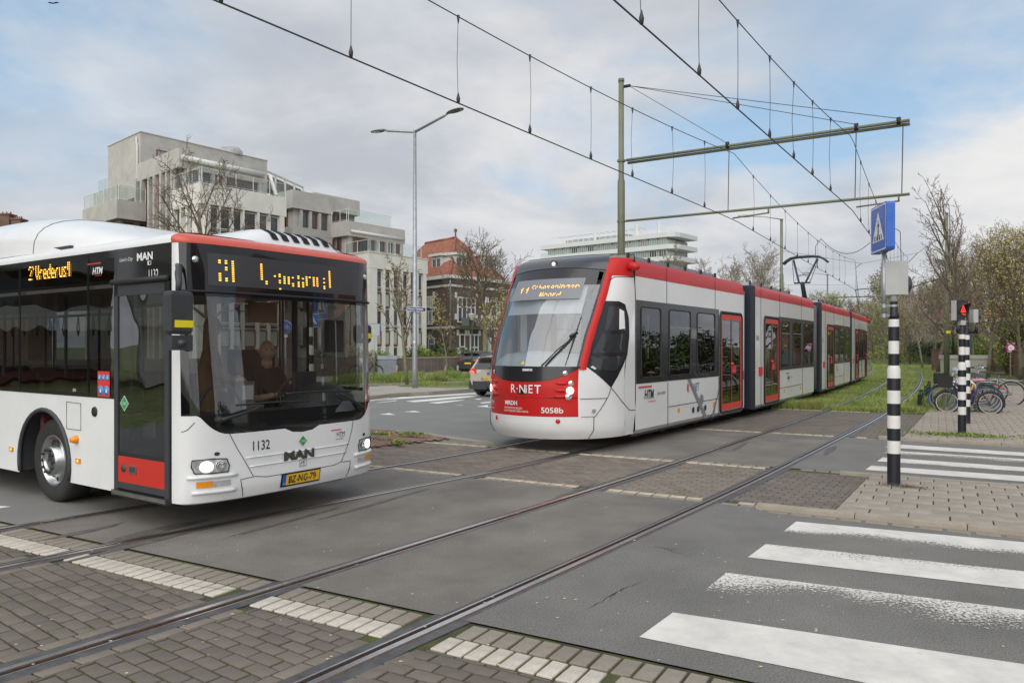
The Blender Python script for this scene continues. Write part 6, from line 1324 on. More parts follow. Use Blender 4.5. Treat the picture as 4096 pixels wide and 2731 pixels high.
# right white block
o,l1,l2=block(1476,58,1377,1711,7.85,9.1,M_CREAM); railing(o,E1,l1-.7,9.1,APT,AO,n_=nR); railing(o,E2,l2,9.1,APT,AO,n_=nL)
b=MB().mat(M_CREAM); q4(o,E1,E2,-.05,l1+.05,-.05,l2+.05,9.06,9.13,M_CREAM,'parapet_cap',APT,AO)
c4=o-nR*.35-nL*.35; q4(c4,E1,E2,.02,l1-.4,.02,l2,0,7.85,M_CORE,'wall',APT,AO)
pr=gaps(c4,E1,[(1498.5,1523),(1531.5,1556.5),(1564.5,1588),(1602.5,1625.5),(1632.5,1657),(1664,1684)]); facade(c4,E1,nR,l1,pr,7.8,3,APT,AO,panes=(M_PANED,M_PANE,M_PANED,M_CURT))
for a,c in [(l_[1],r_[0]) for l_,r_ in zip([(-.0,-.30)]+pr,pr+[(pr[-1][1]+.35,0)])]: column(c4,E1,nR,a,c,0,7.85,M_CREAM,APT,AO,.3)
pr=gaps(c4,E2,[(1458,1446),(1438,1424),(1416,1402)]); facade(c4,E2,nL,l2,pr,7.8,3,APT,AO)
for a,c in [(l_[1],r_[0]) for l_,r_ in zip([(0,-.3)]+pr,pr+[(pr[-1][1]+.3,0)])]: column(c4,E2,nL,a,c,0,7.85,M_CREAM,APT,AO,.3)
# ---------------- brick villa ----------------
HO=at(1801.8,66); H1=Vector((math.sin(math.radians(36.6)),math.cos(math.radians(36.6)),0)); H2=Vector((-math.sin(math.radians(39.5)),math.cos(math.radians(39.5)),0)); hR=Vector((H1.y,-H1.x,0)); hL=Vector((-H2.y,H2.x,0))
VIL=thing('brick_villa','dark brown brick villa with a red tiled hip roof, white bands and dormers','house',tuple(HO)); 
w1=lento(HO,H1,2042); w2=lento(HO,H2,1540)
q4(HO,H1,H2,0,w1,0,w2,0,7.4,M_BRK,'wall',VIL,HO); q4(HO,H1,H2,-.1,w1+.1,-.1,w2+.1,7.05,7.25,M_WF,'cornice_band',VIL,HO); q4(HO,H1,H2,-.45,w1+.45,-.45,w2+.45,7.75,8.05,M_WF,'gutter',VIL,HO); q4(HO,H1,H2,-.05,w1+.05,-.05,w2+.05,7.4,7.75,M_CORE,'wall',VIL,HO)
q4(HO,H1,H2,-.08,w1+.08,-.08,w2+.08,3.36,3.56,M_WF,'string_band',VIL,HO)
def hp(a,c,z): return H1*a+H2*c+Vector((0,0,z))
wr=lento(HO,H1,2000)
ap=hp(wr/2,wr*.46,12.1); b=MB().mat(M_ROOF); bk=hp(wr/2,w2-wr*.4,12.1)
b.add([hp(-.4,-.4,8.02),hp(wr+.4,-.4,8.02),ap,hp(-.4,w2,8.02),bk,hp(wr+.4,w2,8.02)],[(0,1,2),(0,2,4,3),(1,5,4,2)]); b.ob('roof',VIL)
b=MB().mat(M_ROOF); b.tube([hp(-.4,-.4,8.06),ap],.15,6); b.tube([hp(wr+.4,-.4,8.06),ap],.12,6); b.tube([ap,bk],.13,6); b.lathe([(.1,0),(.06,.4),(.14,.6),(.17,.75),(0,.9)],10,tuple(ap)); b.ob('ridge_tile',VIL)
def dormer(o,d,nr,s0,s1,z0,z1,par,PO,dep=2.6):
    A=[o+d*x+nr*y-PO for x,y in ((s0,.05),(s1,.05),(s1,-dep),(s0,-dep))]; b=MB().mat(M_WF); b.hexa([p+Vector((0,0,z0)) for p in A],[p+Vector((0,0,z1)) for p in A]); dm=b.ob('dormer',par)
    A=[o+d*x+nr*y-PO for x,y in ((s0-.25,.35),(s1+.25,.35),(s1+.25,-dep),(s0-.25,-dep))]; b=MB().mat(M_RAILW); b.hexa([p+Vector((0,0,z1)) for p in A],[p+Vector((0,0,z1+.22)) for p in A]); b.ob('dormer_roof',dm)
    window(o+nr*.05,d,nr,(s0+s1)/2-.75,(s0+s1)/2+.75,z0+.25,z1-.15,M_WF,M_PANE,par,PO,off=.02,fw=.09,nm=2)
dormer(HO-hR*.7,H1,hR,lento(HO,H1,1845),lento(HO,H1,1886),8.1,10.0,VIL,HO); dormer(HO-hL*.7,H2,hL,lento(HO,H2,1742),lento(HO,H2,1706),8.1,10.0,VIL,HO)
dormer(HO-hR*.7,H1,hR,lento(HO,H1,1958),lento(HO,H1,1992),8.1,10.3,VIL,HO)
def vwin(d,nr,pa,pc,z0,z1,nm=2,tr=None,gm=M_PANE,bl=True):
    a,c=lento(HO,d,pa),lento(HO,d,pc)
    if a>c: a,c=c,a
    window(HO,d,nr,a,c,z0,z1,M_WF,gm,VIL,HO,off=.04,fw=.12,nm=nm,tr=tr)
    if bl:
        for x0,x1 in ((a-.32,a-.02),(c+.02,c+.32)):
            for z in (z1-.05,z0+.35): 
                A=[HO+d*x+nr*y-HO for x,y in ((x0,0),(x1,0),(x1,.06),(x0,.06))]; b=MB().mat(M_WF); b.hexa([p+Vector((0,0,z-.1)) for p in A],[p+Vector((0,0,z+.42)) for p in A]); b.ob('keystone',VIL)
vwin(H2,hL,1732,1703,5.3,6.35,4,5.8,M_CURT); vwin(H2,hL,1731,1702,3.75,5.05,2); vwin(H1,hR,1828,1900,3.9,6.2,4,5.3); vwin(H1,hR,1836,1858,.9,2.9,1,1.75); vwin(H1,hR,1878,1912,.5,2.9,2,1.7); vwin(H1,hR,1932,1940,3.9,6,1,5); vwin(H1,hR,1955,1963,3.9,6,1,5); vwin(H1,hR,1984,2010,3.9,6.1,2,5); vwin(H1,hR,1944,1962,.6,2.6,1,None,M_FROST,False); vwin(H1,hR,1985,2005,.9,2.8,2,1.8)
a,c=lento(HO,H2,1745),lento(HO,H2,1712); q4(HO,H2,hL,a,c,.02,.08,0,2.9,mat('sandstone_grey',(.13,.115,.095),.9),'door_surround',VIL,HO); a,c=lento(HO,H2,1742),lento(HO,H2,1718); window(HO,H2,hL,a,c,0,2.55,M_WF,M_PANED,VIL,HO,off=.1,tr=2.0,name='front_door')
b=MB().mat(M_STEEL); b.tube([hL*.2+hR*.2+Vector((0,0,7.7)),hL*.25+hR*.25+Vector((0,0,7.3)),hL*.12+hR*.12+Vector((0,0,6.9)),hL*.12+hR*.12+Vector((0,0,.3))],.07,6); b.ob('downpipe',VIL)
a,c=lento(HO,H1,1812),lento(HO,H1,1925); q4(HO,H1,hR,a,c,.0,1.1,3.5,3.62,M_BRK,'balcony',VIL,HO); q4(HO,H1,hR,a,c,1.0,1.12,3.6,4.3,M_CORE,'balcony_parapet',VIL,HO)
for px in (1838,1856,1876): s=lento(HO,H1,px); b=MB().mat(M_DINT); A=[H1*x+hR*y for x,y in ((s,1.13),(s+.35,1.13),(s+.35,1.15),(s,1.15))]; b.hexa([p+Vector((0,0,3.65)) for p in A],[p+Vector((0,0,4.2)) for p in A]); b.ob('balcony_opening',VIL)
# ---------------- white apartment block far behind ----------------
FO=at(2668,190); F2=Vector((-.763,.646,0)); F1=Vector((.646,.763,0)); fN=Vector((-.646,-.763,0)); FAR=thing('white_apartment_block','long white apartment block with glass balconies, above the roof of the tram','building',tuple(FO))
L=lento(FO,F2,2162); q4(FO,F2,F1,.5,L-2,1.2,12,0,29.2,mat('far_wall_grey',(.40,.41,.41),.8,var=.1),'wall',FAR,FO)
for k in range(5):
    z=30.6-k*3.0
    A=[(-0,0),(-1.6,1.0),(-2.3,2.6),(-2.4,12),(L,12),(L,0)]; b=MB().mat(mat('far_white',(.60,.61,.62),.7,var=.03)); b.prism([tuple((F2*a+F1*c)[:2]) for a,c in A],z-1.15,z); b.ob('balcony_band',FAR)
    if k:
        b=MB().mat(GL_R); q=[F2*L*.999-F1*.0,Vector((0,0,0)),F2*-1.6+F1*1.0]; 
        for a,c in zip(q,q[1:]): b.add([a+Vector((0,0,z)),c+Vector((0,0,z)),c+Vector((0,0,z+.85)),a+Vector((0,0,z+.85))],[(0,1,2,3)])
        b.ob('balcony_glass',FAR)
nb=14
for k in range(3):
    z1=29.4-k*3.0
    for i in range(nb):
        s0=.8+i*(L-2)/nb; s1=s0+(L-2)/nb*.78
        window(FO+F1*1.2,F2,fN,s0,s1,z1-1.75,z1,M_WF,random.choice((M_PANE,M_CURT,M_FROST,M_PANED)),FAR,FO,off=.05,fw=.14,nm=3,dep=.1)
b=MB().mat(M_RAILW)
for i in range(16): p=F2*(L*(.25+.045*i))+F1*4+Vector((0,0,30.6)); b.tube([p,p+Vector((0,0,2.6)),p+F1*3+Vector((0,0,2.6))],.10,4)
b.tube([F2*L*.22+F1*4+Vector((0,0,33.2)),F2*L*.98+F1*4+Vector((0,0,33.2))],.08,4)
for i in (0,3,9): p=F2*(4+i*2.2)+F1*3+Vector((0,0,30.6)); b.box(p.x-.35,p.x+.35,p.y-.3,p.y+.3,p.z,p.z+(3.4 if i<9 else 2.4))
b.ob('roof_frame',FAR,kind='stuff')
q4(FO,F2,F1,L*.35,L*.85,4,7,30.6,32,M_CURT,'plant_room',FAR,FO)
# chimneys left edge
CH=thing('chimney_house','brick gable with chimney pots at the left edge, just above the bus roof','house',tuple(at(10,95))); co_=at(10,95)
b=MB().mat(M_BRKR); b.box(-6,3.2,0,6,0,16.5); b.ob('wall',CH)
for x0,x1,z in ((-1.2,.7,18.4),(.9,2.1,17.8)):
    b=MB().mat(M_BRKR); b.box(x0,x1,.2,1.6,14,z); b.box(x0-.1,x1+.1,.1,1.7,z,z+.2); st=b.ob('chimney',CH)
    for i in range(4): b=MB().mat(M_ROOF); b.cyl(x0+.2+i*(x1-x0-.4)/3,.8,z+.2,z+.5,.1,.08,n=8); b.ob('chimney_pot',st)
# ---------------- house at the right edge ----------------
RH=thing('corner_house','red roofed brick house with white window frames, at the right edge behind the trees','house',tuple(at(4150,78))); ro=at(4150,78)
b=MB().mat(M_BRKR); b.box(-5.2,14,0,12,0,4.6); b.ob('wall',RH)
b=MB().mat(M_ROOF); b.add([(-6.2,-.8,4.5),(15,-.8,4.5),(15,13,4.5),(-6.2,13,4.5),(4,6,10.6),(10,6,10.6)],[(0,1,5,4),(2,3,4,5),(3,0,4),(1,2,5)]); b.ob('roof',RH)
b=MB().mat(M_WF); b.box(-6.3,15,-.95,-.75,4.35,4.6); b.box(-6.35,-6.15,-.9,13,4.35,4.6); b.ob('gutter',RH); b=MB().mat(M_WF); b.box(-5.6,-5.35,-.85,-.6,0,4.4); b.ob('downpipe',RH)
for x in (-4.6,-1.8): 
    window(ro,Vector((1,0,0)),Vector((0,-1,0)),x,x+1.8,2.4,4.2,M_WF,M_PANE,RH,ro,off=.04,fw=.12,nm=3)
q4(ro,Vector((1,0,0)),Vector((0,1,0)),-3.6,-.8,.4,3.5,6.0,8.0,M_WF,'dormer',RH,ro); window(ro+Vector((0,.4,0)),Vector((1,0,0)),Vector((0,-1,0)),-3.4,-1.0,6.2,7.8,M_WF,M_PANE,RH,ro,off=.04,fw=.12,nm=3)
# bricks houses across the street behind the viewer's right, seen in the glass of the vehicles
for i,(x,y,h,w_) in enumerate(((17,-14,6.4,9),(24,6.0,5.8,9),(33,20,6.2,9))):
    t_=thing('brick_house',('red roofed brick house nearest the crossing, outside the right edge','middle one of the brick houses outside the right edge','brick house beyond the pavement, outside the right edge')[i],'house',(x,y,0),math.radians(-52+90))
    b=MB().mat(M_BRKR); b.box(-w_/2,w_/2,0,8,0,h); b.ob('wall',t_); b=MB().mat(M_ROOF); b.add([(-w_/2-.5,-.5,h),(w_/2+.5,-.5,h),(w_/2+.5,8.5,h),(-w_/2-.5,8.5,h),(-w_/2+2,4,h+4.5),(w_/2-2,4,h+4.5)],[(0,1,5,4),(2,3,4,5),(3,0,4),(1,2,5)]); b.ob('roof',t_)
    for x0 in (-3.4,-.8,1.8):
        for z0 in (.9,3.7): b=MB().mat(M_WF); b.box(x0,x0+1.6,-.08,0,z0,z0+1.5); f_=b.ob('window',t_); b=MB().mat(M_PANED); b.box(x0+.12,x0+1.48,-.1,-.08,z0+.12,z0+1.38); b.ob('pane',f_)
# ---------------- garden wall of the villa, container, brick wall ----------------
wa=G(1585,1499.5); wb=G(1857,1488.6); d=(wb-wa); Lw=d.length; d.normalize(); nr=Vector((d.y,-d.x,0))
GW=thing('garden_wall','long low dark brick garden wall behind the street lamp','wall',tuple(wa)); 
A=[d*a+nr*c for a,c in ((0,0),(Lw,0),(Lw,-.25),(0,-.25))]; b=MB().mat(M_BRKG); b.hexa(A,[p+Vector((0,0,1.02)) for p in A]); b.ob('wall',GW); A=[d*a+nr*c for a,c in ((-.03,.03),(Lw+.03,.03),(Lw+.03,-.28),(-.03,-.28))]; b=MB().mat(M_KERB); b.hexa([p+Vector((0,0,1.02)) for p in A],[p+Vector((0,0,1.08)) for p in A]); b.ob('coping',GW)
w0=G(800,1522); w9=G(1500,1503); d2=(w9-w0); L2_=d2.length; d2.normalize(); n2_=Vector((d2.y,-d2.x,0)); GW2=thing('garden_wall','grey brick garden wall of the apartment building, seen through the bus windscreen','wall',tuple(w0)); A=[d2*a+n2_*c for a,c in ((-14,0),(L2_,0),(L2_,-.25),(-14,-.25))]; b=MB().mat(M_BRKG); b.hexa(A,[p+Vector((0,0,1.15)) for p in A]); b.ob('wall',GW2)
CO=G(1512,1502); CN=thing('waste_container','grey corrugated steel waste container with a sloping lid, between the two garden walls','container',tuple(CO),math.atan2(d.y,d.x)*.25)
M_CONT=mat('container_steel',(.25,.28,.30),.5,.3,var=.12,scale=3)
b=MB().mat(M_CONT); b.box(0,1.12,0,.8,.04,1.0); b.ob('container_body',CN); 
for i in range(14): b=MB().mat(M_CONT); x=.03+i*.08; b.box(x,x+.045,-.025,0,.08,.98); b.ob('corrugation',CN)
b=MB().mat(M_CONT); b.hexa([(-.04,-.06,1.0),(1.16,-.06,1.0),(1.16,.85,1.0),(-.04,.85,1.0)],[(-.04,.10,1.16),(1.16,.10,1.16),(1.16,.85,1.22),(-.04,.85,1.22)]); b.ob('container_lid',CN)
# brick pillars and wall at the right
for i,(px,py) in enumerate(((3982,1484),(4020,1490),(4052,1497),(4084,1507),(4130,1520))):
    p=G(px,py); 
    if i==0: RW=thing('pillared_wall','red brick garden wall with pillars and light panels at the right edge','wall',tuple(p)); base=p
    q=p-base; b=MB().mat(M_BRKR); b.box(q.x-.28,q.x+.28,q.y-.28,q.y+.28,0,1.5); b.box(q.x-.33,q.x+.33,q.y-.33,q.y+.33,1.5,1.58); b.ob('pillar',RW)
    if i:
        dd=(q-pq); b=MB().mat(M_BRKR); n3=Vector((dd.y,-dd.x,0)).normalized()*.12; A=[pq+n3,q+n3,q-n3,pq-n3]; b.hexa(A,[v+Vector((0,0,.62)) for v in A]); b.ob('wall',RW); b=MB().mat(mat('fence_panel_grey',(.34,.37,.38),.6,var=.1)); A=[pq+dd*.25+n3*.3,pq+dd*.8+n3*.3,pq+dd*.8-n3*.3,pq+dd*.25-n3*.3]; b.hexa([v+Vector((0,0,.62)) for v in A],[v+Vector((0,0,1.4)) for v in A]); b.ob('fence_panel',RW)
    pq=q
p=G(3745,1480); FW=thing('gate_wall','brick gate pillars with dark railings beyond the grass, left of the green mast','wall',tuple(p))
for i in range(5): b=MB().mat(M_BRKR); b.box(i*1.45-.25,i*1.45+.25,-.2,.2,0,1.5); b.box(i*1.45-.3,i*1.45+.3,-.25,.25,1.5,1.6); b.ob('pillar',FW); b=MB().mat(M_BRKR); b.box(i*1.45+.25,i*1.45+1.2,-.1,.1,0,.5); b.ob('wall',FW)

# apartment houses left of the picture, mirrored in the side windows of the bus
for i,(x,y,h) in enumerate(((-36,2,12),(-40,20,15))):
    t_=thing('apartment_block',('cream apartment block with long balconies, outside the left edge','taller apartment block behind the cream one, outside the left edge')[i],'building',(x,y,0),PI/2-.12)
    b=MB().mat(M_CREAM if i==0 else M_BRKR); b.box(-8,8,0,9,0,h); b.ob('wall',t_)
    for k in range(int(h/3)):
        b=MB().mat(M_CONC); b.box(-8.2,8.2,-1.4,0,k*3+2.7,k*3+2.9); b.box(-8.2,8.2,-1.4,-1.3,k*3+2.9,k*3+3.7); b.ob('balcony',t_)
        for j in range(5): b=MB().mat(M_PANED); b.box(-7.4+j*3,-5.4+j*3,-.06,0,k*3+.5,k*3+2.4); b.ob('window',t_)
# ---------------- left side of the street: kerbs, islands, markings ----------------
Z4=lambda x,y:(1430+x/3.484,1350+y/3.484)
def gpoly(pts,z,m,name,thick=0):
    P_=[G(*p) for p in pts]; b=MB().mat(m)
    if thick: 
        q=[(p.x,p.y) for p in P_]
        if sum((q[i][0]-q[i-1][0])*(q[i][1]+q[i-1][1]) for i in range(len(q)))>0: q=q[::-1]
        b.prism(q,z-thick,z)
    else: b.add([(p.x,p.y,z) for p in P_],[tuple(range(len(P_)))])
    return b.ob(name,kind='structure')
M_SIDEW=mat('sidewalk_tiles_pale',(.38,.35,.31),.85,var=.1,scale=1.5,dirt=.12,speck=.1)
M_CYC=mat('cycle_path_grey',(.23,.235,.235),.85,var=.08)
# pavement islet with the lamp, its kerb, cycle path, verges
kp=[Z4(*p) for p in ((-900,905),(75,862),(240,848),(420,826),(700,806),(980,795),(1230,775),(1620,748),(2000,725))]
up=[Z4(*p) for p in ((2000,700),(1600,722),(1250,735),(900,722),(560,700),(75,712),(-900,735))]
gpoly(kp+up,.10,M_SIDEW,'pavement',.2)
b=MB().mat(M_KERB)
for a,c in zip(kp,kp[1:]):
    p,q=G(*a),G(*c); n=(q-p); k=max(1,int(n.length/1.2)); d=n.normalized(); nn=Vector((d.y,-d.x,0))*.14
    for i in range(k):
        s,e=p+(q-p)*i/k,p+(q-p)*(i+1)/k-d*.012; b.hexa([s,e,e+nn,s+nn],[v+Vector((0,0,.12)) for v in (s,e,e+nn,s+nn)])
b.ob('kerb',kind='structure')
gpoly([Z4(*p) for p in ((-900,735),(75,712),(560,700),(700,672),(1600,635),(2000,620),(2000,640),(-900,765))],.012,M_CYC,'cycle_path')
gpoly([Z4(*p) for p in ((-900,500),(75,498),(560,520),(1000,505),(1480,482),(1700,470),(1700,545),(1100,560),(600,590),(-900,640))],.06,M_SIDEW,'pavement',.1)
mark([G(*Z4(*p)) for p in ((90,885),(330,865),(700,826),(420,838))][:4],M_PAINT,.008)
for q in (((95,887),(440,843),(1000,812),(1640,772),(1660,790),(1100,822),(500,862),(100,889)),): gpoly([Z4(*p) for p in q],.008,M_PAINT,'road_marking')
for q in ([(255,912),(545,876),(550,884),(310,910)],[(670,888),(1000,860),(1700,800),(1740,815),(1150,875),(790,902)],[(980,910),(1310,880),(1500,868),(1460,878),(1130,922)],[(300,1075),(440,1054),(535,1083)],[(640,1038),(790,1022),(895,1045)],[(118,1100),(118,1118),(180,1118)],[(1660,962),(1850,937),(1860,972),(1820,974)],[(1320,932),(1470,942),(1470,948)],[(1610,858),(1740,852),(1700,868)],[(1700,910),(1850,893),(1860,908),(1750,920)]): gpoly([Z4(*p) for p in q],.008,M_PAINT,'road_marking')
for a in ([(0,2024),(45,2027),(0,2034)],): gpoly(a,.006,M_PAINT,'road_marking')
# red brick island left of the tracks, with fishbone paving before it
gpoly([Z4(*p) for p in ((-160,1262),(125,1292),(500,1318),(900,1358),(1245,1420),(700,1478),(130,1550),(-160,1590))],.035,M_REDB,'red_brick_island',.05)
gpoly([Z4(*p) for p in ((860,1340),(1240,1396),(1640,1455),(1900,1485),(1600,1478),(1230,1422),(880,1366))],.045,M_KERB,'kerb',.05)
b=None
ri=paving('red_island_paving',0,62,(P(-10,11).x,P(-10,11).y),-8,8,-6,6,.205,.085,.012,M_REDB,lambda q:q if (lambda c:c[0]>1390 and (c[1]-1350)*3.484>1300+max(0,((c[0]-1430)*3.484-125))*.105 and (c[1]-1350)*3.484<1545-((c[0]-1430)*3.484-130)*.105)((CX+sum(p[0] for p in q)/sum(p[1] for p in q)*FPX,HY+EYE/(sum(p[1] for p in q)/len(q))*FPX)) else [],z0=.03,z1=.042,cap=250)
# dirt track marks where the sleepers seal meets asphalt
M_PATCH=mat('tar_patch',(.115,.108,.10),.7,var=.35,scale=6,bump=.4)
def patch(px,py,L,w,seed):
    r=random.Random(seed); c=G(px,py); k=18; pts=[]
    for i in range(k):
        t=2*PI*i/k; rr=1+r.uniform(-.25,.25); v=T2*math.cos(t)*L*rr*.8+N2*math.sin(t)*w*rr*.55; pts.append(c+v)
    mark(pts,M_PATCH,.0035,'tar_patch',uv=False)
for i,a in enumerate(((600,2165,1.0,.10),(1150,2085,.9,.07),(1500,2015,1.1,.07),(2300,1965,.8,.09),(2960,1785,.8,.10),(3320,1800,.8,.12),(640,2120,.6,.2),(330,2128,.5,.12),(3180,1845,.6,.07))): patch(*a,i)
# cracks in the near asphalt
b=MB().mat(mat('crack_dark',(.04,.038,.035),.95,var=.2))
def crack(px0,py0,px1,py1,w,sd):
    r=random.Random(sd); a,c=G(px0,py0),G(px1,py1); n=int((c-a).length/.05); d=(c-a).normalized(); nn=Vector((-d.y,d.x,0)); off=0; L_=[]; R_=[]
    for i in range(n+1):
        off+=r.uniform(-.018,.018); off*=.96; p=a+(c-a)*i/n+nn*off; ww=w*r.uniform(.2,1)*(1-abs(2*i/n-1)**4); L_.append(p+nn*ww+Vector((0,0,.003))); R_.append(p-nn*ww+Vector((0,0,.003)))
    b.add(L_+R_,[(i,i+1,n+2+i,n+1+i) for i in range(n)])
crack(2340,2440,2560,2320,.005,1); crack(2740,2200,2600,2180,.005,2); crack(2500,2350,2440,2400,.004,3); crack(2640,2190,2760,2230,.004,5); crack(700,2330,1100,2380,.003,6)
b.ob('asphalt_crack',kind='structure')
# fallen blossom scraps and pebbles
b=MB().mat(mat('fallen_blossom',(.75,.72,.45),.8,var=.2))
for i in range(150):
    px=random.uniform(50,4050); py=random.uniform(1900,2700); c=G(px,py); r=random.uniform(.006,.014); a=random.uniform(0,6); b.add([c+Vector((r*math.cos(a+t),r*math.sin(a+t)*.6,.009+.004*math.sin(t*2))) for t in (0,1.6,3.1,4.7)],[(0,1,2,3)])
b.ob('fallen_petals',kind='stuff',label='scattered pale petals and pebbles lying on the paving and asphalt')
# ---------------- plants ----------------
M_BARK=mat('bark_grey_brown',(.16,.13,.10),.9,var=.3,scale=6,bump=.5,bscale=20)
M_BARKG=mat('bark_greenish',(.20,.19,.12),.9,var=.3,scale=4,bump=.5,bscale=20)
M_TWIG=mat('twig_brown',(.16,.125,.095),.9,var=.2)
M_TWIG_HAZE=mat('twig_hazed',(.27,.23,.19),.9,var=.2)  # distance haze put into the colour, paler than the near twigs
M_BUD=mat('young_leaf_yellow',(.46,.40,.12),.7,var=.3,scale=3,isl=.25)
M_BUDD=mat('bud_brown_green',(.28,.23,.11),.8,var=.3,isl=.25)
M_LEAF=mat('leaf_green',(.12,.20,.04),.65,var=.3,scale=2,isl=.3)
M_LEAFD=mat('leaf_dark_green',(.03,.055,.02),.6,var=.3,scale=2,isl=.3)
M_LEAFY=mat('leaf_yellow_green',(.28,.35,.07),.65,var=.3,scale=2,isl=.3)
M_LEAFB=mat('leaf_bronze',(.20,.10,.04),.7,var=.3,isl=.3)
M_IVY=mat('ivy_brown',(.085,.065,.04),.85,var=.4,scale=4,isl=.35)
M_GRASS=mat('grass_blade',(.18,.26,.055),.7,var=.3,scale=.5,isl=.3,col2=(.30,.33,.10))
def branch_tree(H,spread,seed,levels=4,trunk_r=.12,clear=.25,nb=(9,6,5,4),up=.5,lean=0,twigr=.006,ratio=.55,leader=1.0):
    """grow limbs; returns (trunk segments, branch segments, tips)"""
    r=random.Random(seed); T=[];B_=[];tips=[]
    def grow(p,d,L,rad,lv):
        n=max(2,int(5-lv)); pts=[p]; q=p.copy(); dd=d.copy(); bend=Vector((r.uniform(-1,1),r.uniform(-1,1),r.uniform(-.2,.6)))*.16
        for i in range(n): dd=(dd+bend*.5+Vector((0,0,up*.10*(1 if lv else 0)))+Vector((r.uniform(-1,1),r.uniform(-1,1),r.uniform(-1,1)))*.09).normalized(); q=q+dd*L/n; pts.append(q.copy())
        re=max(twigr,rad*.35); rr=[rad+(re-rad)*i/n for i in range(n+1)]
        (T if lv==0 else B_).append((pts,rr,lv))
        if lv>=levels: tips.append((pts[-1],dd)); tips.append((pts[-2],dd)); return
        k=nb[min(lv,len(nb)-1)]
        for j in range(k):
            t=(clear+(1-clear)*(j+r.uniform(.1,.9))/k) if lv==0 else (.22+.78*(j+r.random())/k); i=min(n-1,int(t*n)); f=t*n-i; pp=pts[i]+(pts[i+1]-pts[i])*f; ax=(pts[i+1]-pts[i]).normalized()
            a=r.uniform(0,2*PI) if lv else 2.4*j+r.uniform(-.5,.5); o=ax.orthogonal().normalized(); o2=ax.cross(o); side_=(o*math.cos(a)+o2*math.sin(a))
            ang=r.uniform(.55,1.0) if lv else (1.15-.75*t)*spread; nd=(ax*math.cos(ang)+side_*math.sin(ang)).normalized()
            ll=L*ratio*(1.15-.55*t if lv==0 else r.uniform(.6,1.05)); grow(pp,nd,ll,max(twigr,rr[i]*(.55 if lv==0 else .6)),lv+1)
    grow(Vector((0,0,0)),Vector((lean,0,1)).normalized(),H*leader,trunk_r,0)
    zs=sorted(p.z for p,d in tips); top=zs[int(len(zs)*.995)]; k=H/top
    T=[([p*k for p in q],rr,l) for q,rr,l in T]; B_=[([p*k for p in q],rr,l) for q,rr,l in B_]; return T,B_,[(p*k,d) for p,d in tips]
def tree_obj(name,label,loc,H,spread,seed,levels=4,trunk_r=.12,leaf=None,nleaf=0,lsize=.05,group=None,bm=None,tw=None,scatter=.15,**k):
    T,B_,tips=branch_tree(H,spread,seed,levels,trunk_r,**k); t=thing(name,label,'tree',loc,group=group)
    b=MB().mat(bm or M_BARK)
    for p,r,l in T: b.tube(p,r,9)
    b.ob('trunk',t); b=MB().mat(tw or M_TWIG)
    for p,r,l in B_: b.tube(p,r,5 if l==1 else 3,caps=False)
    cr_=b.ob('crown',t)
    if leaf and nleaf: 
        V=[];F=[]; rr=np.random.default_rng(seed); pts=np.array([tuple(p) for p,d in tips]); idx=rr.integers(0,len(pts),nleaf); C0=pts[idx]+rr.normal(0,scatter,(nleaf,3))
        leaves('leaves',C0,lsize,[leaf],t,rr)
    return t
def leaves(name,C0,size,mats,parent,rr,kind='stuff',**k):
    n=len(C0); a=rr.normal(size=(n,3)); a/=np.linalg.norm(a,axis=1)[:,None]; c=rr.normal(size=(n,3)); c-=a*(a*c).sum(1)[:,None]; c/=np.linalg.norm(c,axis=1)[:,None]; s=(size*rr.uniform(.6,1.35,n))[:,None]
    V=np.empty((n,4,3)); V[:,0]=C0-a*s; V[:,1]=C0+c*s*.55; V[:,2]=C0+a*s; V[:,3]=C0-c*s*.55
    F=np.arange(n*4).reshape(n,4); mi=rr.integers(0,len(mats),n) if len(mats)>1 else None
    return raw(name,V.reshape(-1,3),F,mats,parent,mi=mi,kind=kind,**k)
def shrub(name,label,loc,rad,n,size,mats,seed,cat='shrub',group=None,flat=.0,stems=True,lumps=7):
    rr=np.random.default_rng(seed); t=thing(name,label,cat,loc,group=group); rx,ry,rz=rad
    L_=[(rr.uniform(-.55,.55)*rx,rr.uniform(-.55,.55)*ry,rz*rr.uniform(.35,1.15),rr.uniform(.35,.6)) for _ in range(lumps)]
    pts=[]
    for (x,y,z,s) in L_:
        k=n//lumps; v=rr.normal(size=(k,3)); v/=np.linalg.norm(v,axis=1)[:,None]; v*=(rr.uniform(.45,1.05,k)**.6)[:,None]; pts.append(np.stack([x+v[:,0]*rx*s,y+v[:,1]*ry*s,np.maximum(.02,z+v[:,2]*rz*s)],1))
    leaves('foliage',np.concatenate(pts),size,mats,t,rr)
    if stems:
        b=MB().mat(M_TWIG)
        for _ in range(8): a=rr.uniform(-.4,.4,2); b.tube([(a[0]*rx*.4,a[1]*ry*.4,0),(a[0]*rx,a[1]*ry,rz*.8),(a[0]*rx*1.5,a[1]*ry*1.5,rz*1.3)],[.03,.015,.008],4)
        b.ob('stems',t,kind='stuff')
    return t
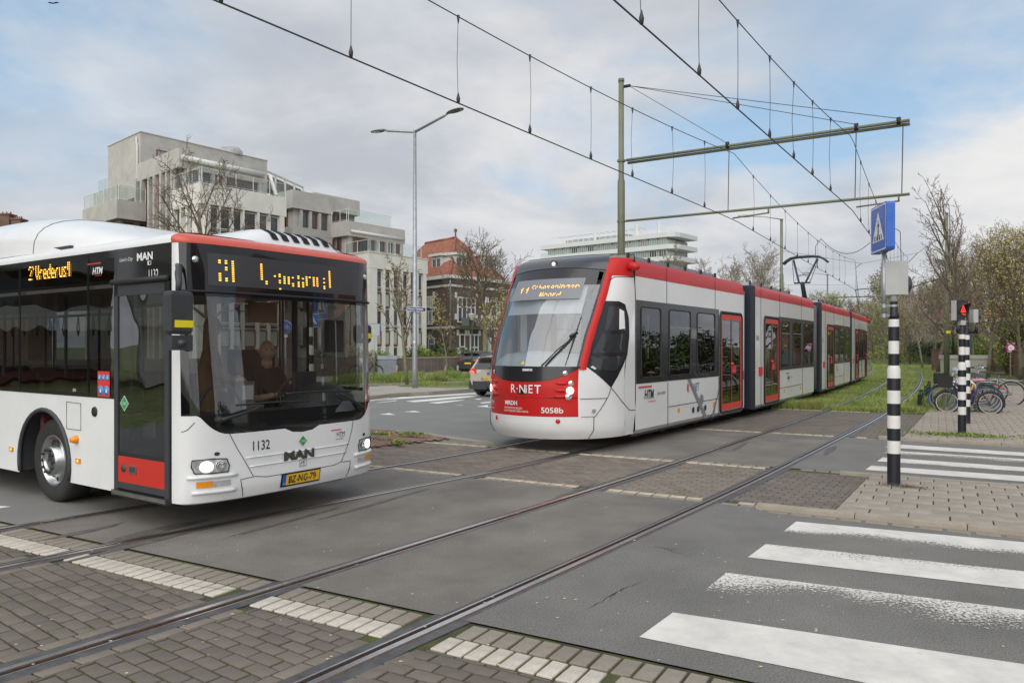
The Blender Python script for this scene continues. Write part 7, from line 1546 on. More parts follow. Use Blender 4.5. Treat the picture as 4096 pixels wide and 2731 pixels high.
# big bare tree before the stepped building
tree_obj('bare_tree','large bare tree in front of the stepped building, above the bus roof',tuple(at(838,40)),11.3,1.15,11,4,.20,levels_=None) if 0 else None
tree_obj('bare_tree','large bare tree in front of the stepped building, above the bus roof',tuple(at(838,40)),12.4,1.15,11,4,.19,clear=.30,nb=(15,6,5,4),ratio=.52,up=.6,twigr=.010)
tree_obj('young_tree','young budding tree on the verge, just left of the tall street lamp',tuple(at(1629,33)),5.8,.95,12,3,.085,leaf=M_BUDD,nleaf=420,lsize=.055,clear=.38,nb=(14,6,4),ratio=.42,up=.9,bm=M_BARKG,twigr=.008,scatter=.04)
tree_obj('young_tree','slim young tree with yellow buds between the lamp and the villa door',tuple(at(1786,38)),4.5,.8,13,3,.05,leaf=M_BUD,nleaf=500,lsize=.04,clear=.35,nb=(14,6,4),ratio=.36,up=.9,bm=M_BARKG,twigr=.006,scatter=.05)
tree_obj('bare_tree','tall rounded bare tree beside the villa, left of the tram',tuple(at(1940,53)),9.8,1.0,14,4,.22,leaf=M_BUDD,nleaf=900,lsize=.06,clear=.36,nb=(14,6,5,4),ratio=.56,up=1.1,bm=M_BARKG,twigr=.012,scatter=.1)
tree_obj('budding_tree','smaller budding tree between the tall bare tree and the tram',tuple(at(1972,46)),5.3,1.0,15,3,.12,leaf=M_BUD,nleaf=1500,lsize=.05,clear=.3,nb=(13,7,5),ratio=.52,up=.8,bm=M_BARKG,twigr=.008,scatter=.1)
# right hand group
tree_obj('bare_tree','tall slender bare tree with upswept branches right of the green mast',tuple(at(3848,32)),8.9,.62,21,4,.12,clear=.26,nb=(17,6,4,3),ratio=.42,up=1.5,twigr=.007,bm=M_BARKG)
tree_obj('bare_tree','bare tree leaning over the beige cabinet, in front of the green mast',tuple(at(3752,52)),9.2,1.15,22,4,.14,clear=.28,nb=(14,6,5,4),ratio=.55,up=.5,twigr=.011,lean=-.08)
for i,(px,Y,H,lb) in enumerate(((3950,40,7.9,'yellow-green budding tree behind the red signal light'),(4078,36,7.4,'largest yellow-green budding tree at the right picture edge'),(3890,55,9.5,'yellow-green budding tree farthest back, behind the signal poles'),(4120,48,9.6,'tall yellow-green tree partly outside the right edge'))):
    tree_obj('budding_tree',lb,tuple(at(px,Y)),H,1.0,30+i,4,.10,leaf=M_BUD,nleaf=4200,lsize=.045,clear=.22,nb=(15,7,5,4),ratio=.58,up=.7,bm=M_BARKG,twigr=.007,scatter=.12,group='yellow-green budding trees at the right')
for i,(px,Y,H) in enumerate(((3690,62,6.5),(3735,58,6.5),(3600,82,7),(3505,100,7),(3640,74,6.8))):
    tree_obj('young_tree',('young street tree with a pale trunk left of the park lamp','young street tree with a pale trunk nearest the gate wall','young thin tree right of the striped pole top','young thin tree behind the tail of the tram','young tree between the striped pole and the gate wall')[i],tuple(at(px,Y)),H,.7,40+i,3,.09,leaf=M_BUD,nleaf=350,lsize=.05,clear=.35,nb=(12,6,4),ratio=.42,up=1.3,bm=M_BARKG,tw=M_TWIG_HAZE,twigr=.012,group='young trees lining the grass track')
# trees behind the tram roof
for i,(px,Y,H) in enumerate(((2700,78,12),(2790,84,11.5),(2930,88,13.6),(3040,92,13.2),(2862,95,12.5))):
    tree_obj('bare_tree',('bare tree just right of the tall mast above the tram roof','low bare tree in the middle above the tram roof','wide bare tree above the second tram section','narrow bare tree left of the pantograph','bare tree with thin twigs between the two wide ones above the tram')[i],tuple(at(px,Y)),H,1.0,50+i,4,.18,clear=.22,nb=(14,6,5,4),ratio=.5,up=1.0,tw=M_TWIG_HAZE,twigr=.016,leaf=M_BUDD,nleaf=500,lsize=.08,group='bare trees behind the tram')
# the wood behind: shared prototypes
protos=[]
for i in range(5):
    H=9+i*.9; T,B_,tips=branch_tree(H,1.0,70+i,4,.2,clear=.18,nb=(13,6,5,3),ratio=.5,up=.7,twigr=.03)
    t=thing('woodland_tree','bare and budding tree of the wood along the far end of the tramway','tree',(0,0,0),group='trees of the wood at the far end'); b=MB().mat(M_BARKG)
    for p,r,l in T: b.tube(p,r,5)
    b.ob('trunk',t); b=MB().mat(M_TWIG_HAZE)
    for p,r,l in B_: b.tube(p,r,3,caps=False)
    b.ob('crown',t,kind='stuff'); rr=np.random.default_rng(80+i); pts=np.array([tuple(p) for p,d in tips]); n=1700; C0=pts[rr.integers(0,len(pts),n)]+rr.normal(0,.35,(n,3)); leaves('leaves',C0,.13,[(M_BUDD,M_BUDD,M_TWIG_HAZE,M_LEAFY,M_TWIG_HAZE)[i]],t,rr); protos.append(t)
rw=random.Random(5); used=[0]*5; spots=[]
for px in np.arange(3080,3780,17): spots.append((px+rw.uniform(-10,10),rw.uniform(118,175),rw.uniform(.8,1.15)))
for px in np.arange(3560,4100,30): spots.append((px+rw.uniform(-12,12),rw.uniform(85,115),rw.uniform(.8,1.05)))
for px in np.arange(3500,4150,40): spots.append((px+rw.uniform(-12,12),rw.uniform(72,84),rw.uniform(.4,.6)))
for px in np.arange(2560,3080,60): spots.append((px+rw.uniform(-12,12),rw.uniform(120,150),rw.uniform(.75,.95)))
for px in (1990,2040,2110,2180): spots.append((px,rw.uniform(90,110),rw.uniform(.5,.7)))
for i,(px,Y,s) in enumerate(spots):
    k=rw.randrange(5); p=at(px,Y)
    if not used[k]: protos[k].location=p; protos[k].scale=(s,)*3; protos[k].rotation_euler=(0,0,rw.uniform(0,6)); used[k]=1
    else: dup(protos[k],None,p,rw.uniform(0,6),scale=(s*rw.uniform(.9,1.1),s,s*rw.uniform(.9,1.1)))
# undergrowth and hedges
def hedgeband(label,pts,n,h,size,mats,seed,w=1.5,name='undergrowth',kind='stuff'):
    rr=np.random.default_rng(seed); P_=np.array([tuple(at(px,Y))[:2] for px,Y in pts]); k=rr.uniform(0,len(P_)-1.001,n); i=k.astype(int); f=(k-i)[:,None]; xy=P_[i]*(1-f)+P_[i+1]*f+rr.normal(0,w,(n,2)); hh=h*(.65+.35*np.sin(k*7.3)+.25*np.sin(k*17))*rr.uniform(0,1,n)**.7
    return leaves(name,np.column_stack([xy,hh+.05]),size,mats,None,rr,label=label)
hedgeband('yellow-green undergrowth beyond the end of the grass tracks',[(3380,135),(3500,118),(3620,104),(3700,95)],26000,3.6,.11,[M_LEAFY,M_LEAF,M_BUDD],1,3.0)
hedgeband('mixed undergrowth under the trees at the right',[(3640,95),(3760,82),(3900,76),(4100,70)],22000,3.2,.10,[M_LEAFY,M_LEAF,M_BUDD],2,2.4)
hedgeband('low green scrub behind the tram',[(2500,110),(3000,112),(3300,120)],9000,3.0,.14,[M_LEAF,M_BUDD],3,3.0)
shrub('hedge','dark evergreen hedge behind the brick gate pillars',tuple(at(3720,72)),(4.2,1.6,1.5),9000,.07,[M_LEAFD],4,'hedge')
shrub('flowering_shrub','greyish flowering shrub above the dark hedge',tuple(at(3725,75)),(2.2,1.8,2.3),6000,.06,[mat('pale_blossom',(.42,.33,.28),.8,var=.3,isl=.3),M_LEAFD],5)
shrub('shrub','dense yellow-green bush behind the beige cabinet',tuple(at(3945,56)),(2.6,1.5,1.9),12000,.05,[M_LEAFY,M_LEAF],6)
shrub('ivy_hedge','tall brown ivy covered hedge at the right edge beside the sale board',tuple(at(4100,46)),(1.6,1.2,3.6),17000,.05,[M_IVY,M_IVY,M_LEAFY],7,'hedge',lumps=12)
shrub('shrub','yellow-green climbing shrub left of the sale board',tuple(at(4022,48)),(.7,.7,2.6),5000,.05,[M_LEAFY],8,lumps=8)
for i,(x,y,r,hh,m) in enumerate(((10,1,1.6,1.1,[M_LEAFD,M_LEAF]),(12.5,8,1.8,1.4,[M_LEAFD,M_IVY]),(15.5,14,2.0,1.6,[M_LEAF,M_IVY]),(18.8,19.5,2.2,1.7,[M_LEAFD,M_LEAFY]),(22.6,25.6,2.4,1.8,[M_LEAFD,M_LEAF]),(26.5,32,2.4,1.8,[M_LEAFD,M_IVY]))):
    shrub('hedge',('garden hedge nearest the zebra crossing, outside the right edge','second garden hedge from the crossing, outside the right edge','third garden hedge along the pavement, outside the right edge','fourth garden hedge along the pavement, outside the right edge','fifth garden hedge along the pavement, outside the right edge','last garden hedge before the pillared wall')[i],(x,y,0),(r*1.6,r*1.2,hh),3500,.09,m,100+i,'hedge')
tree_obj('bare_tree','bare street tree behind the viewer, mirrored in the bus windscreen',(11,-9,0),10,1.0,60,4,.18,clear=.25,nb=(12,6,4,3),ratio=.5,up=.8,twigr=.014)
# left verge shrubs
vs=((1462,49,1.1,.7,1.1,[M_LEAFY,M_LEAF],'bamboo-like yellow-green shrubs beside the cyclist'),(1500,50,1.2,.7,.95,[M_LEAFY,M_LEAFB],'orange-tinged shrubs in front of the white columns'),(1548,50,1.3,.7,.95,[M_LEAFY,M_LEAF],'feathery shrubs above the waste container'),(1585,50.5,.9,.7,.8,[M_LEAFY],'low yellow-green shrub at the end of the white columns'),(1655,54,1.3,.9,1.3,[M_LEAF,M_LEAFD],'round green shrub right behind the street lamp'),(1690,54,1.1,.8,1.15,[M_LEAF,M_LEAFY],'green shrub between the lamp and the villa door'),(1625,53,.8,.7,.75,[M_LEAFD,M_LEAFB],'small reddish shrub left of the street lamp'),(1745,57,.8,.6,1.3,[M_LEAFD],'ivy around the villa door'),(1782,54,1.1,.7,.85,[M_LEAFB,M_LEAF],'bronze leaved shrub in front of the villa corner'),(1815,56,1.4,.8,1.15,[M_LEAF,M_LEAFD],'dark green shrub in front of the villa'),(1870,58,1.8,.8,1.0,[M_LEAF,M_BUDD],'long hedge in front of the villa windows'),(1990,60,1.6,.8,1.0,[M_LEAF,M_BUDD],'brownish hedge left of the tram'),(1300,50,1.4,.8,.9,[M_LEAF,M_LEAFD],'dark green shrub seen through the bus windscreen'))
for i,(px,Y,rx,ry,rz,m,lb) in enumerate(vs): shrub('shrub',lb,tuple(at(px,Y)),(rx,ry,rz),2600,.06,m,200+i)
b=MB().mat(mat('timber_gate',(.42,.30,.14),.8,var=.15))
for k in range(4): b.box(k*.2,k*.2+.09,0,.04,0,.95+.05*(k%2))
b.box(0,.7,.04,.07,.2,.3); b.box(0,.7,.04,.07,.7,.8); b.ob('garden_gate',loc=tuple(at(1722,52.3)),label='small light timber garden gate above the brick wall',cat='gate',kind=None)
# ---------------- grass ----------------
def grassfield(name,label,sampler,n,h,seed,mats=[M_GRASS],w=.006,parent=None):
    rr=np.random.default_rng(seed); XY=sampler(rr,n); n=len(XY); H=h*rr.uniform(.4,1.3,n)*(1+.6*np.clip(np.sin(XY[:,0]*3.1)+np.cos(XY[:,1]*2.3),-.5,1)); a=rr.uniform(0,2*PI,n); ww=w*(1+XY[:,1]/14)
    dx,dy=np.cos(a)*ww,np.sin(a)*ww; lx,ly=rr.normal(0,.4,n)*H,rr.normal(0,.4,n)*H
    V=np.empty((n,3,3)); V[:,0]=np.column_stack([XY[:,0]-dx,XY[:,1]-dy,np.full(n,-.01)]); V[:,1]=np.column_stack([XY[:,0]+dx,XY[:,1]+dy,np.full(n,-.01)]); V[:,2]=np.column_stack([XY[:,0]+lx,XY[:,1]+ly,H])
    return raw(name,V.reshape(-1,3),np.arange(n*3).reshape(n,3),mats,None,kind='stuff',label=label)
rt=np.linspace(20,95,160); RN=np.array([[r(t) for t in rt] for r in (rD,rC,rB,rA)])
def trackgrass(rr,n):
    t=22.75+ (rr.uniform(0,1,n)**1.9)*62; lo=np.interp(t,rt,RN[0])-2.6; hi=np.interp(t,rt,RN[3]); hi=np.maximum(hi+1.1,np.interp(t,[22,40,60,95],[-.55,2.9,6.2,3])); nn=lo+rr.uniform(0,1,n)*(hi-lo)
    ok=np.ones(n,bool)
    for k in range(4): ok&=np.abs(nn-np.interp(t,rt,RN[k])-(.02 if k%2==0 else -.02))>.10
    ok&=~((t>60)&(t<61.6)); nn,t=nn[ok],t[ok]; return np.column_stack([nn*N2.x+t*T2.x,nn*N2.y+t*T2.y])
grassfield('track_grass','green grass growing between and beside the tram rails',trackgrass,190000,.042,1)
def edgegrass(rr,n):   # tufts on the border to the paving and round the fence
    t=22.72+np.abs(rr.normal(0,.22,n)); nn=rr.uniform(-8,-.5,n); k=rr.uniform(0,1,n)<.4; t[k]=22.8+rr.uniform(0,9,k.sum()); nn[k]=-.8+rr.normal(0,.35,k.sum())+(t[k]-22.8)*.17
    ok=np.ones(n,bool)
    for q in range(4): ok&=np.abs(nn-np.interp(t,rt,RN[q]))>.12
    return np.column_stack([nn[ok]*N2.x+t[ok]*T2.x,nn[ok]*N2.y+t[ok]*T2.y])
grassfield('verge_grass','taller weeds along the paving edge and the low fence',edgegrass,26000,.15,2,w=.005)
def quadgrass(pts):
    P_=np.array([tuple(G(*p))[:2] for p in pts])
    def f(rr,n): u=rr.uniform(0,1,n)[:,None]; v=rr.uniform(0,1,n)[:,None]; a=P_[0]*(1-u)+P_[1]*u; c=P_[3]*(1-u)+P_[2]*u; return a*(1-v)+c*v
    return f
v1=[Z4(*p) for p in ((-300,700),(780,655),(1000,640),(-300,640))]; 
gpoly([Z4(*p) for p in ((-900,690),(60,690),(700,655),(1620,628),(2000,612),(2000,530),(1600,560),(1000,575),(560,590),(60,600),(-900,620))],.05,M_SOIL,'grass_verge',.1)
gpoly([Z4(*p) for p in ((560,715),(830,722),(1250,735),(1620,728),(2000,705),(2000,632),(1620,648),(900,672),(700,690))],.115,M_SOIL,'grass_verge',.05)
b=MB().mat(M_KERB); a,c=G(*Z4(-900,712)),G(*Z4(1700,632)); d=(c-a).normalized(); nn=Vector((d.y,-d.x,0))*.12; b.hexa([a,c,c+nn,a+nn],[v+Vector((0,0,.12)) for v in (a,c,c+nn,a+nn)]); b.ob('kerb',kind='structure')
grassfield('verge_grass','lush green grass verge behind the street lamp',quadgrass([Z4(*p) for p in ((-300,690),(1640,630),(1620,550),(-300,600))]),52000,.26,3,w=.008)
grassfield('verge_grass','grass patch in front of the far kerb right of the street lamp',quadgrass([Z4(*p) for p in ((700,712),(1640,722),(1640,650),(760,690))]),9000,.16,4,w=.007)
hedgeband('long grass and weeds around the young tree stakes',[(1420,36),(1560,38),(1700,39),(1880,44)],5000,.35,.04,[M_LEAFY,M_LEAF],9,.8,name='verge_weeds')
# moss and weeds: at the poles, on the brick island
def tuft(label,px,py,rx,ry,n,h,mats,size=.02,z=0):
    rr=np.random.default_rng(int(px)); c=G(px,py); xy=rr.normal(0,1,(n,2))*[rx,ry]; xy=xy@np.array([[N2.x,N2.y],[T2.x,T2.y]]); return leaves('weed_tuft',np.column_stack([c.x+xy[:,0],c.y+xy[:,1],rr.uniform(0,h,n)+.03+z]),size,mats,None,rr,label=label)
tuft('creeping green weeds at the foot of the second striped pole',3835,1752,.50,.10,900,.05,[M_LEAFY,M_LEAF],.022,.02); tuft('dry brown moss at the foot of the nearest striped pole',3612,1962,.13,.06,420,.015,[mat('dry_moss',(.16,.12,.085),.95,var=.4)],.010,.02)
tuft('weeds at the foot of the bicycle hoops',3905,1652,.35,.08,500,.05,[M_LEAF],.02); tuft('dandelions growing on the red brick island',1533,1745,.12,.08,160,.03,[M_LEAF,M_LEAF,mat('dandelion',(.85,.65,.02),.6)],.02,.02); tuft('weed patch at the left of the brick island',1500,1745,.18,.06,150,.02,[M_LEAF],.018,.02); tuft('weed patch at the front of the brick island',1545,1770,.22,.06,150,.02,[M_LEAF],.018,.02); tuft('low weeds at the right of the brick island',1645,1756,.2,.05,250,.06,[M_LEAFY],.025,.05); tuft('green weed in the corner of the grey paving',1595,1787,.1,.05,150,.06,[M_LEAFY],.025,.03)
shrub('shrub','large leaved green plant at the foot of the garden wall',tuple(at(1786,45.5)),(.5,.4,.42),260,.12,[M_LEAF],300,stems=False,lumps=3)
# ---------------- stakes, small signs ----------------
M_WOOD=mat('stake_wood',(.30,.26,.18),.85,var=.2)
for px,pt,pb,lb in ((1456,1462,1512,'short wooden stake left of the small sign pole'),(1581,1462,1513,'leaning wooden stake beside the waste container'),(1784,1462,1521,'wooden stake beside the yellow budding tree'),(1831,1461,1508,'wooden stake in the verge near the parked cars')):
    c=G(px,pb); Y=c.y; h=zz(pt,Y); b=MB().mat(M_WOOD); b.tube([(0,0,0),((.12 if px==1581 else 0),0,h)],.06,6); b.ob('stake',loc=(c.x,c.y,0),label=lb,cat='stake',group='wooden tree stakes')
sp=thing('street_sign','grey backed sign with a blue rim, seen from behind beside the bus','sign',tuple(G(1497,1529)))
Y=G(1497,1529).y; b=MB().mat(M_STEEL); b.cyl(0,0,0,zz(1291,Y),.03,n=8); b.ob('sign_pole',sp); b=MB().mat(M_SIGG); x0,x1=(1503-1497)*-1.6/FPX*Y,(1532-1497)/FPX*Y; b.box(-.27,.27,-.02,.0,zz(1343,Y),zz(1296,Y)); b.ob('sign_back',sp); b=MB().mat(M_BLU); b.box(-.29,.30,0,.03,zz(1344,Y),zz(1294,Y)); b.ob('sign_rim',sp)
# signs and pole seen through the bus windscreen and side windows
bs=thing('cycle_sign','round blue bicycle sign on a pole, seen through the bus windscreen','sign',tuple(at(1142,27))); Y=27; b=MB().mat(M_STEEL); b.cyl(0,.03,0,zz(1280,Y),.03,n=8); b.ob('sign_pole',bs)
b=MB().mat(M_TXTW); b.lathe([(0,-.02),(.24,-.02),(.24,0)],24,(0,0,zz(1308,Y)),'y'); d_=b.ob('sign_disc',bs); b=MB().mat(M_BLU); b.lathe([(0,-.024),(.225,-.024)],24,(0,0,zz(1308,Y)),'y'); b.ob('sign_face',d_)
b=MB().mat(M_TXTW); zc=zz(1308,Y)
for x in (-.10,.10): b.tube([(x+.06*math.cos(t),-.03,zc-.03+.06*math.sin(t)) for t in np.linspace(0,2*PI,13)[:-1]],.008,4,closed=True)
for q in ([(-.10,-.03),(-.05,.05),(.06,.05),(.10,-.03)],[(-.05,.05),(.0,-.03),(-.10,-.03)],[(.0,-.03),(.06,.05),(.05,.09),(.09,.09)],[(-.07,.08),(-.03,.08)]): b.tube([(x,-.03,zc+z) for x,z in q],.008,4)
b.ob('bicycle_symbol',d_,kind='stuff'); b=MB().mat(M_TXTW); b.box(-.08,.08,-.02,.0,zz(1350,Y),zz(1338,Y)); b.ob('sub_plate',bs)
cs2=thing('crossing_sign_post','blue zebra crossing sign behind a striped pole, seen through the bus windscreen','sign',tuple(at(1250,25))); b=MB().mat(M_STEEL); b.cyl(0,.05,0,zz(1290,25),.03,n=8); b.ob('sign_pole',cs2); crossing_sign(cs2,(0,0,zz(1282,25)),(1,0,0),(0,-1,0),.45,.03)
P4=thing('striped_signal_pole','striped signal pole beyond the bus, seen through its windscreen','signal pole',tuple(at(1243,24)),group='black and white striped signal poles'); Y=24
z_=lambda y:zz(y,Y); bd=[(z_(y),i%2) for i,y in enumerate((1270,1309,1345,1380,1419,1455,1490,1530,1565,1600,1640))]+[(0,0)]; bd=[(max(a,0),w) for a,w in bd if a>0]+[(0,0)]; striped(P4,bd,lambda z:.07 if z>z_(1392) else .10); b=MB().mat(M_POLB); b.cyl(0,0,bd[0][0],bd[0][0]+.4,.06,n=10); b.ob('pole_cap',P4)
cs3=thing('crossing_sign_post','blue zebra crossing sign seen through the side windows of the bus','sign',tuple(at(208,27))); b=MB().mat(M_STEEL); b.cyl(0,.05,0,zz(1290,27),.03,n=8); b.ob('sign_pole',cs3); crossing_sign(cs3,(0,0,zz(1292,27)),(1,0,0),(0,-1,0),.50,.03)
# ---------------- cars ----------------
M_GLC=glass('car_glass',(.35,.38,.37),1.5,add=.10)
def car(label,loc,rz,col,L=4.4,W_=1.82,H=1.48,est=True,plate=None,scale=1,group='cars on the far side of the street'):
    c=thing('parked_car' if plate is None else 'car',label,'car',loc,rz,group); paint=mat('car_paint_'+str(len(bpy.data.materials)),col,.25,.3,var=.03,coat=.8)
    # local: x forward, rear at x=0 ; sections (x, zlow, zbelt, half width)
    st=[(0.02,.42,.86,.74),(.10,.30,.95,.84),(.35,.24,.98,.89),(.9,.22,.98,.905),(2.0,.22,.97,.91),(3.1,.22,.95,.90),(3.8,.24,.86,.87),(4.25,.30,.74,.80),(4.38,.42,.62,.66)]
    b=MB().mat(paint); b.smooth=True
    def sec(i,k):
        x,zl,zb_,w=st[i]; t=[(w*.93,zl),(w,zl+.18),(w*1.0,zl+(zb_-zl)*.6),(w*.965,zb_-.02),(w*.90,zb_),(0,zb_+.02)]; s=1 if k<6 else -1; y,z=t[k] if k<6 else t[11-k]; return (x*L/4.38,s*y*W_/1.82,z*H/1.48)
    b.grid(sec,range(9),range(12),flip=False); b.add([sec(0,k) for k in range(12)],[tuple(range(12))]); b.add([sec(8,k) for k in range(12)],[tuple(range(11,-1,-1))]); bo=b.ob('body',c)
    # greenhouse
    gh=[(.12,.95,.80,.0),(.30,1.20,.74,.0),(.52,1.40,.68,1),(1.1,1.47,.66,1),(2.0,1.48,.66,1),(2.6,1.42,.66,1),(3.35,.95,.76,0)] if est else [(.30,.95,.80,0),(.70,1.16,.72,0),(1.1,1.33,.66,0),(1.6,1.42,.63,1),(2.2,1.43,.63,1),(2.7,1.36,.63,1),(3.4,.93,.74,0)]
    b=MB().mat(M_GLC); b.smooth=False
    for s in (1,-1):
        V=[];F=[]
        for x,z,w,_ in gh: V+=[(x,s*.80,.95),(x,s*(w+(.80-w)*0),z-.05 if z>1 else z)]
        b.add([(x*L/4.38,y*W_/1.82,z*H/1.48) for x,y,z in V],[(2*i,2*i+2,2*i+3,2*i+1)[::s] for i in range(len(gh)-1)])
    b.ob('side_window',c)
    b=MB().mat(M_GLC); k=2 if est else 3; b.add([(x*L/4.38,y*W_/1.82,z*H/1.48) for x,y,z in ((gh[0][0],-.70,gh[0][1]),(gh[0][0],.70,gh[0][1]),(gh[k][0]-.06,.60,gh[k][1]-.06),(gh[k][0]-.06,-.60,gh[k][1]-.06))],[(0,3,2,1)]); b.ob('rear_window',c)
    b=MB().mat(M_GLC); b.add([(x*L/4.38,y*W_/1.82,z*H/1.48) for x,y,z in ((gh[-1][0],-.70,.95),(gh[-1][0],.70,.95),(gh[-2][0],.6,gh[-2][1]-.03),(gh[-2][0],-.6,gh[-2][1]-.03))],[(0,1,2,3)]); b.ob('windscreen',c)
    b=MB().mat(paint); b.smooth=True; R_=[g for g in gh if g[3]]; x_=[(gh[k][0]-.22,gh[k][1]-.02)]+[(g[0],g[1]) for g in R_]
    b.grid(lambda i,j:((x_[i][0])*L/4.38,(-.69+.138*j)*W_/1.82,(x_[i][1]+.025-.05*abs(j/5-1)**3)*H/1.48),range(len(x_)),range(11),flip=True); b.smooth=False
    for s in (1,-1):
        for a,e in ((gh[0],gh[k]),(gh[-1],gh[-2])): b.tube([(a[0]*L/4.38,s*.76*W_/1.82,a[1]*H/1.48),(e[0]*L/4.38,s*.67*W_/1.82,(e[1]-.02)*H/1.48)],.045,5)
        b.tube([(1.9*L/4.38,s*.80*W_/1.82,.95*H/1.48),(1.9*L/4.38,s*.68*W_/1.82,1.44*H/1.48)],.03,4)
    b.ob('roof',c)
    b=MB().mat(M_PLA); b.smooth=True; b.grid(lambda y,k:(-.03+.10*abs(y/.85)**3,y*W_/1.82,(.28,.36,.50,.56)[k]),np.linspace(-.86,.86,11),range(4),flip=True); b.ob('bumper',c)
    for s in (1,-1):
        b=MB().mat(mat('tail_lamp_red',(.65,.015,.012),.15,var=.1)); b.hexa([(-.01,s*.50,.84*H/1.48),(.10,s*.86,.80*H/1.48),(.30,s*.91,.84*H/1.48),(.20,s*.60,.84*H/1.48)],[(.04,s*.56,.98*H/1.48),(.13,s*.80,1.02*H/1.48),(.34,s*.88,1.0*H/1.48),(.2,s*.6,.98*H/1.48)]); tl=b.ob('tail_lamp',c)
        if plate: b=MB().mat(mat('brake_light',(1,.06,.03),emit=1.3)); b.box(.005,.02,min(s*.66,s*.78),max(s*.66,s*.78),.85,.90); b.ob('lit_lamp',tl)
        for x in (.85,3.5):
            b=MB().mat(M_TYRE); b.lathe([(.2,-.1),(.31,-.1),(.325,-.07),(.325,.07),(.31,.1),(.2,.1)],20,(x*L/4.38,s*.80*W_/1.82,.325),'y'); w=b.ob('wheel',c); b=MB().mat(M_ALU); b.lathe([(0,s*.08),(.1,s*.09),(.2,s*.06),(.21,s*.10)],14,(x*L/4.38,s*.80*W_/1.82,.325),'y'); b.ob('rim',w)
    b=MB().mat(M_DINT); b.box(.3,4.0,-.78,.78,.18,.5); b.box(.5,3.4,-.7,.7,.5,.92); b.ob('underbody',c)
    b=MB().mat(M_PLATE); b.box(-.035,-.02,-.26,.26,.60,.71); p_=b.ob('number_plate',c)
    if plate:
        b=MB().mat(M_BLU); b.box(-.038,-.034,.22,.26,.60,.71); b.ob('plate_band',p_); text(plate,.10,lambda x,y:(-.040,.20-x,.618+y),M_TXTB,'plate_text',p_,sx=.72); b=MB().mat(M_BLU); b.lathe([(0,-.035),(.05,-.03)],14,(0,0,.84),'x'); b.ob('maker_badge',c); b=MB().mat(M_RUB); b.tube([(-.05,0,.30),(-.14,0,.32),(-.15,0,.42)],.025,6); b.ob('tow_bar',c)
        b=MB().mat(M_RUB); b.tube([(.03,.05,1.02),(.02,-.25,1.05)],.015,5); b.ob('rear_wiper',c)
    return c
h_=math.atan2(T2.y,T2.x)
car('beige estate car with lit brake lights and number plate PH-093, beside the tram front',tuple(G(1968,1589)+Vector((-.12,0,0))),h_+.02,(.58,.53,.45),plate='PH-093-T')
car('dark grey hatchback parked behind the garden wall end',tuple(at(1872,50.5)),h_-.05,(.07,.07,.072),W_=1.8,H=1.42,group='cars parked in front of the villa'); car('white saloon car parked right of the dark hatchback',tuple(at(1920,53)),h_+.45,(.62,.63,.65),est=False,group='cars parked in front of the villa')
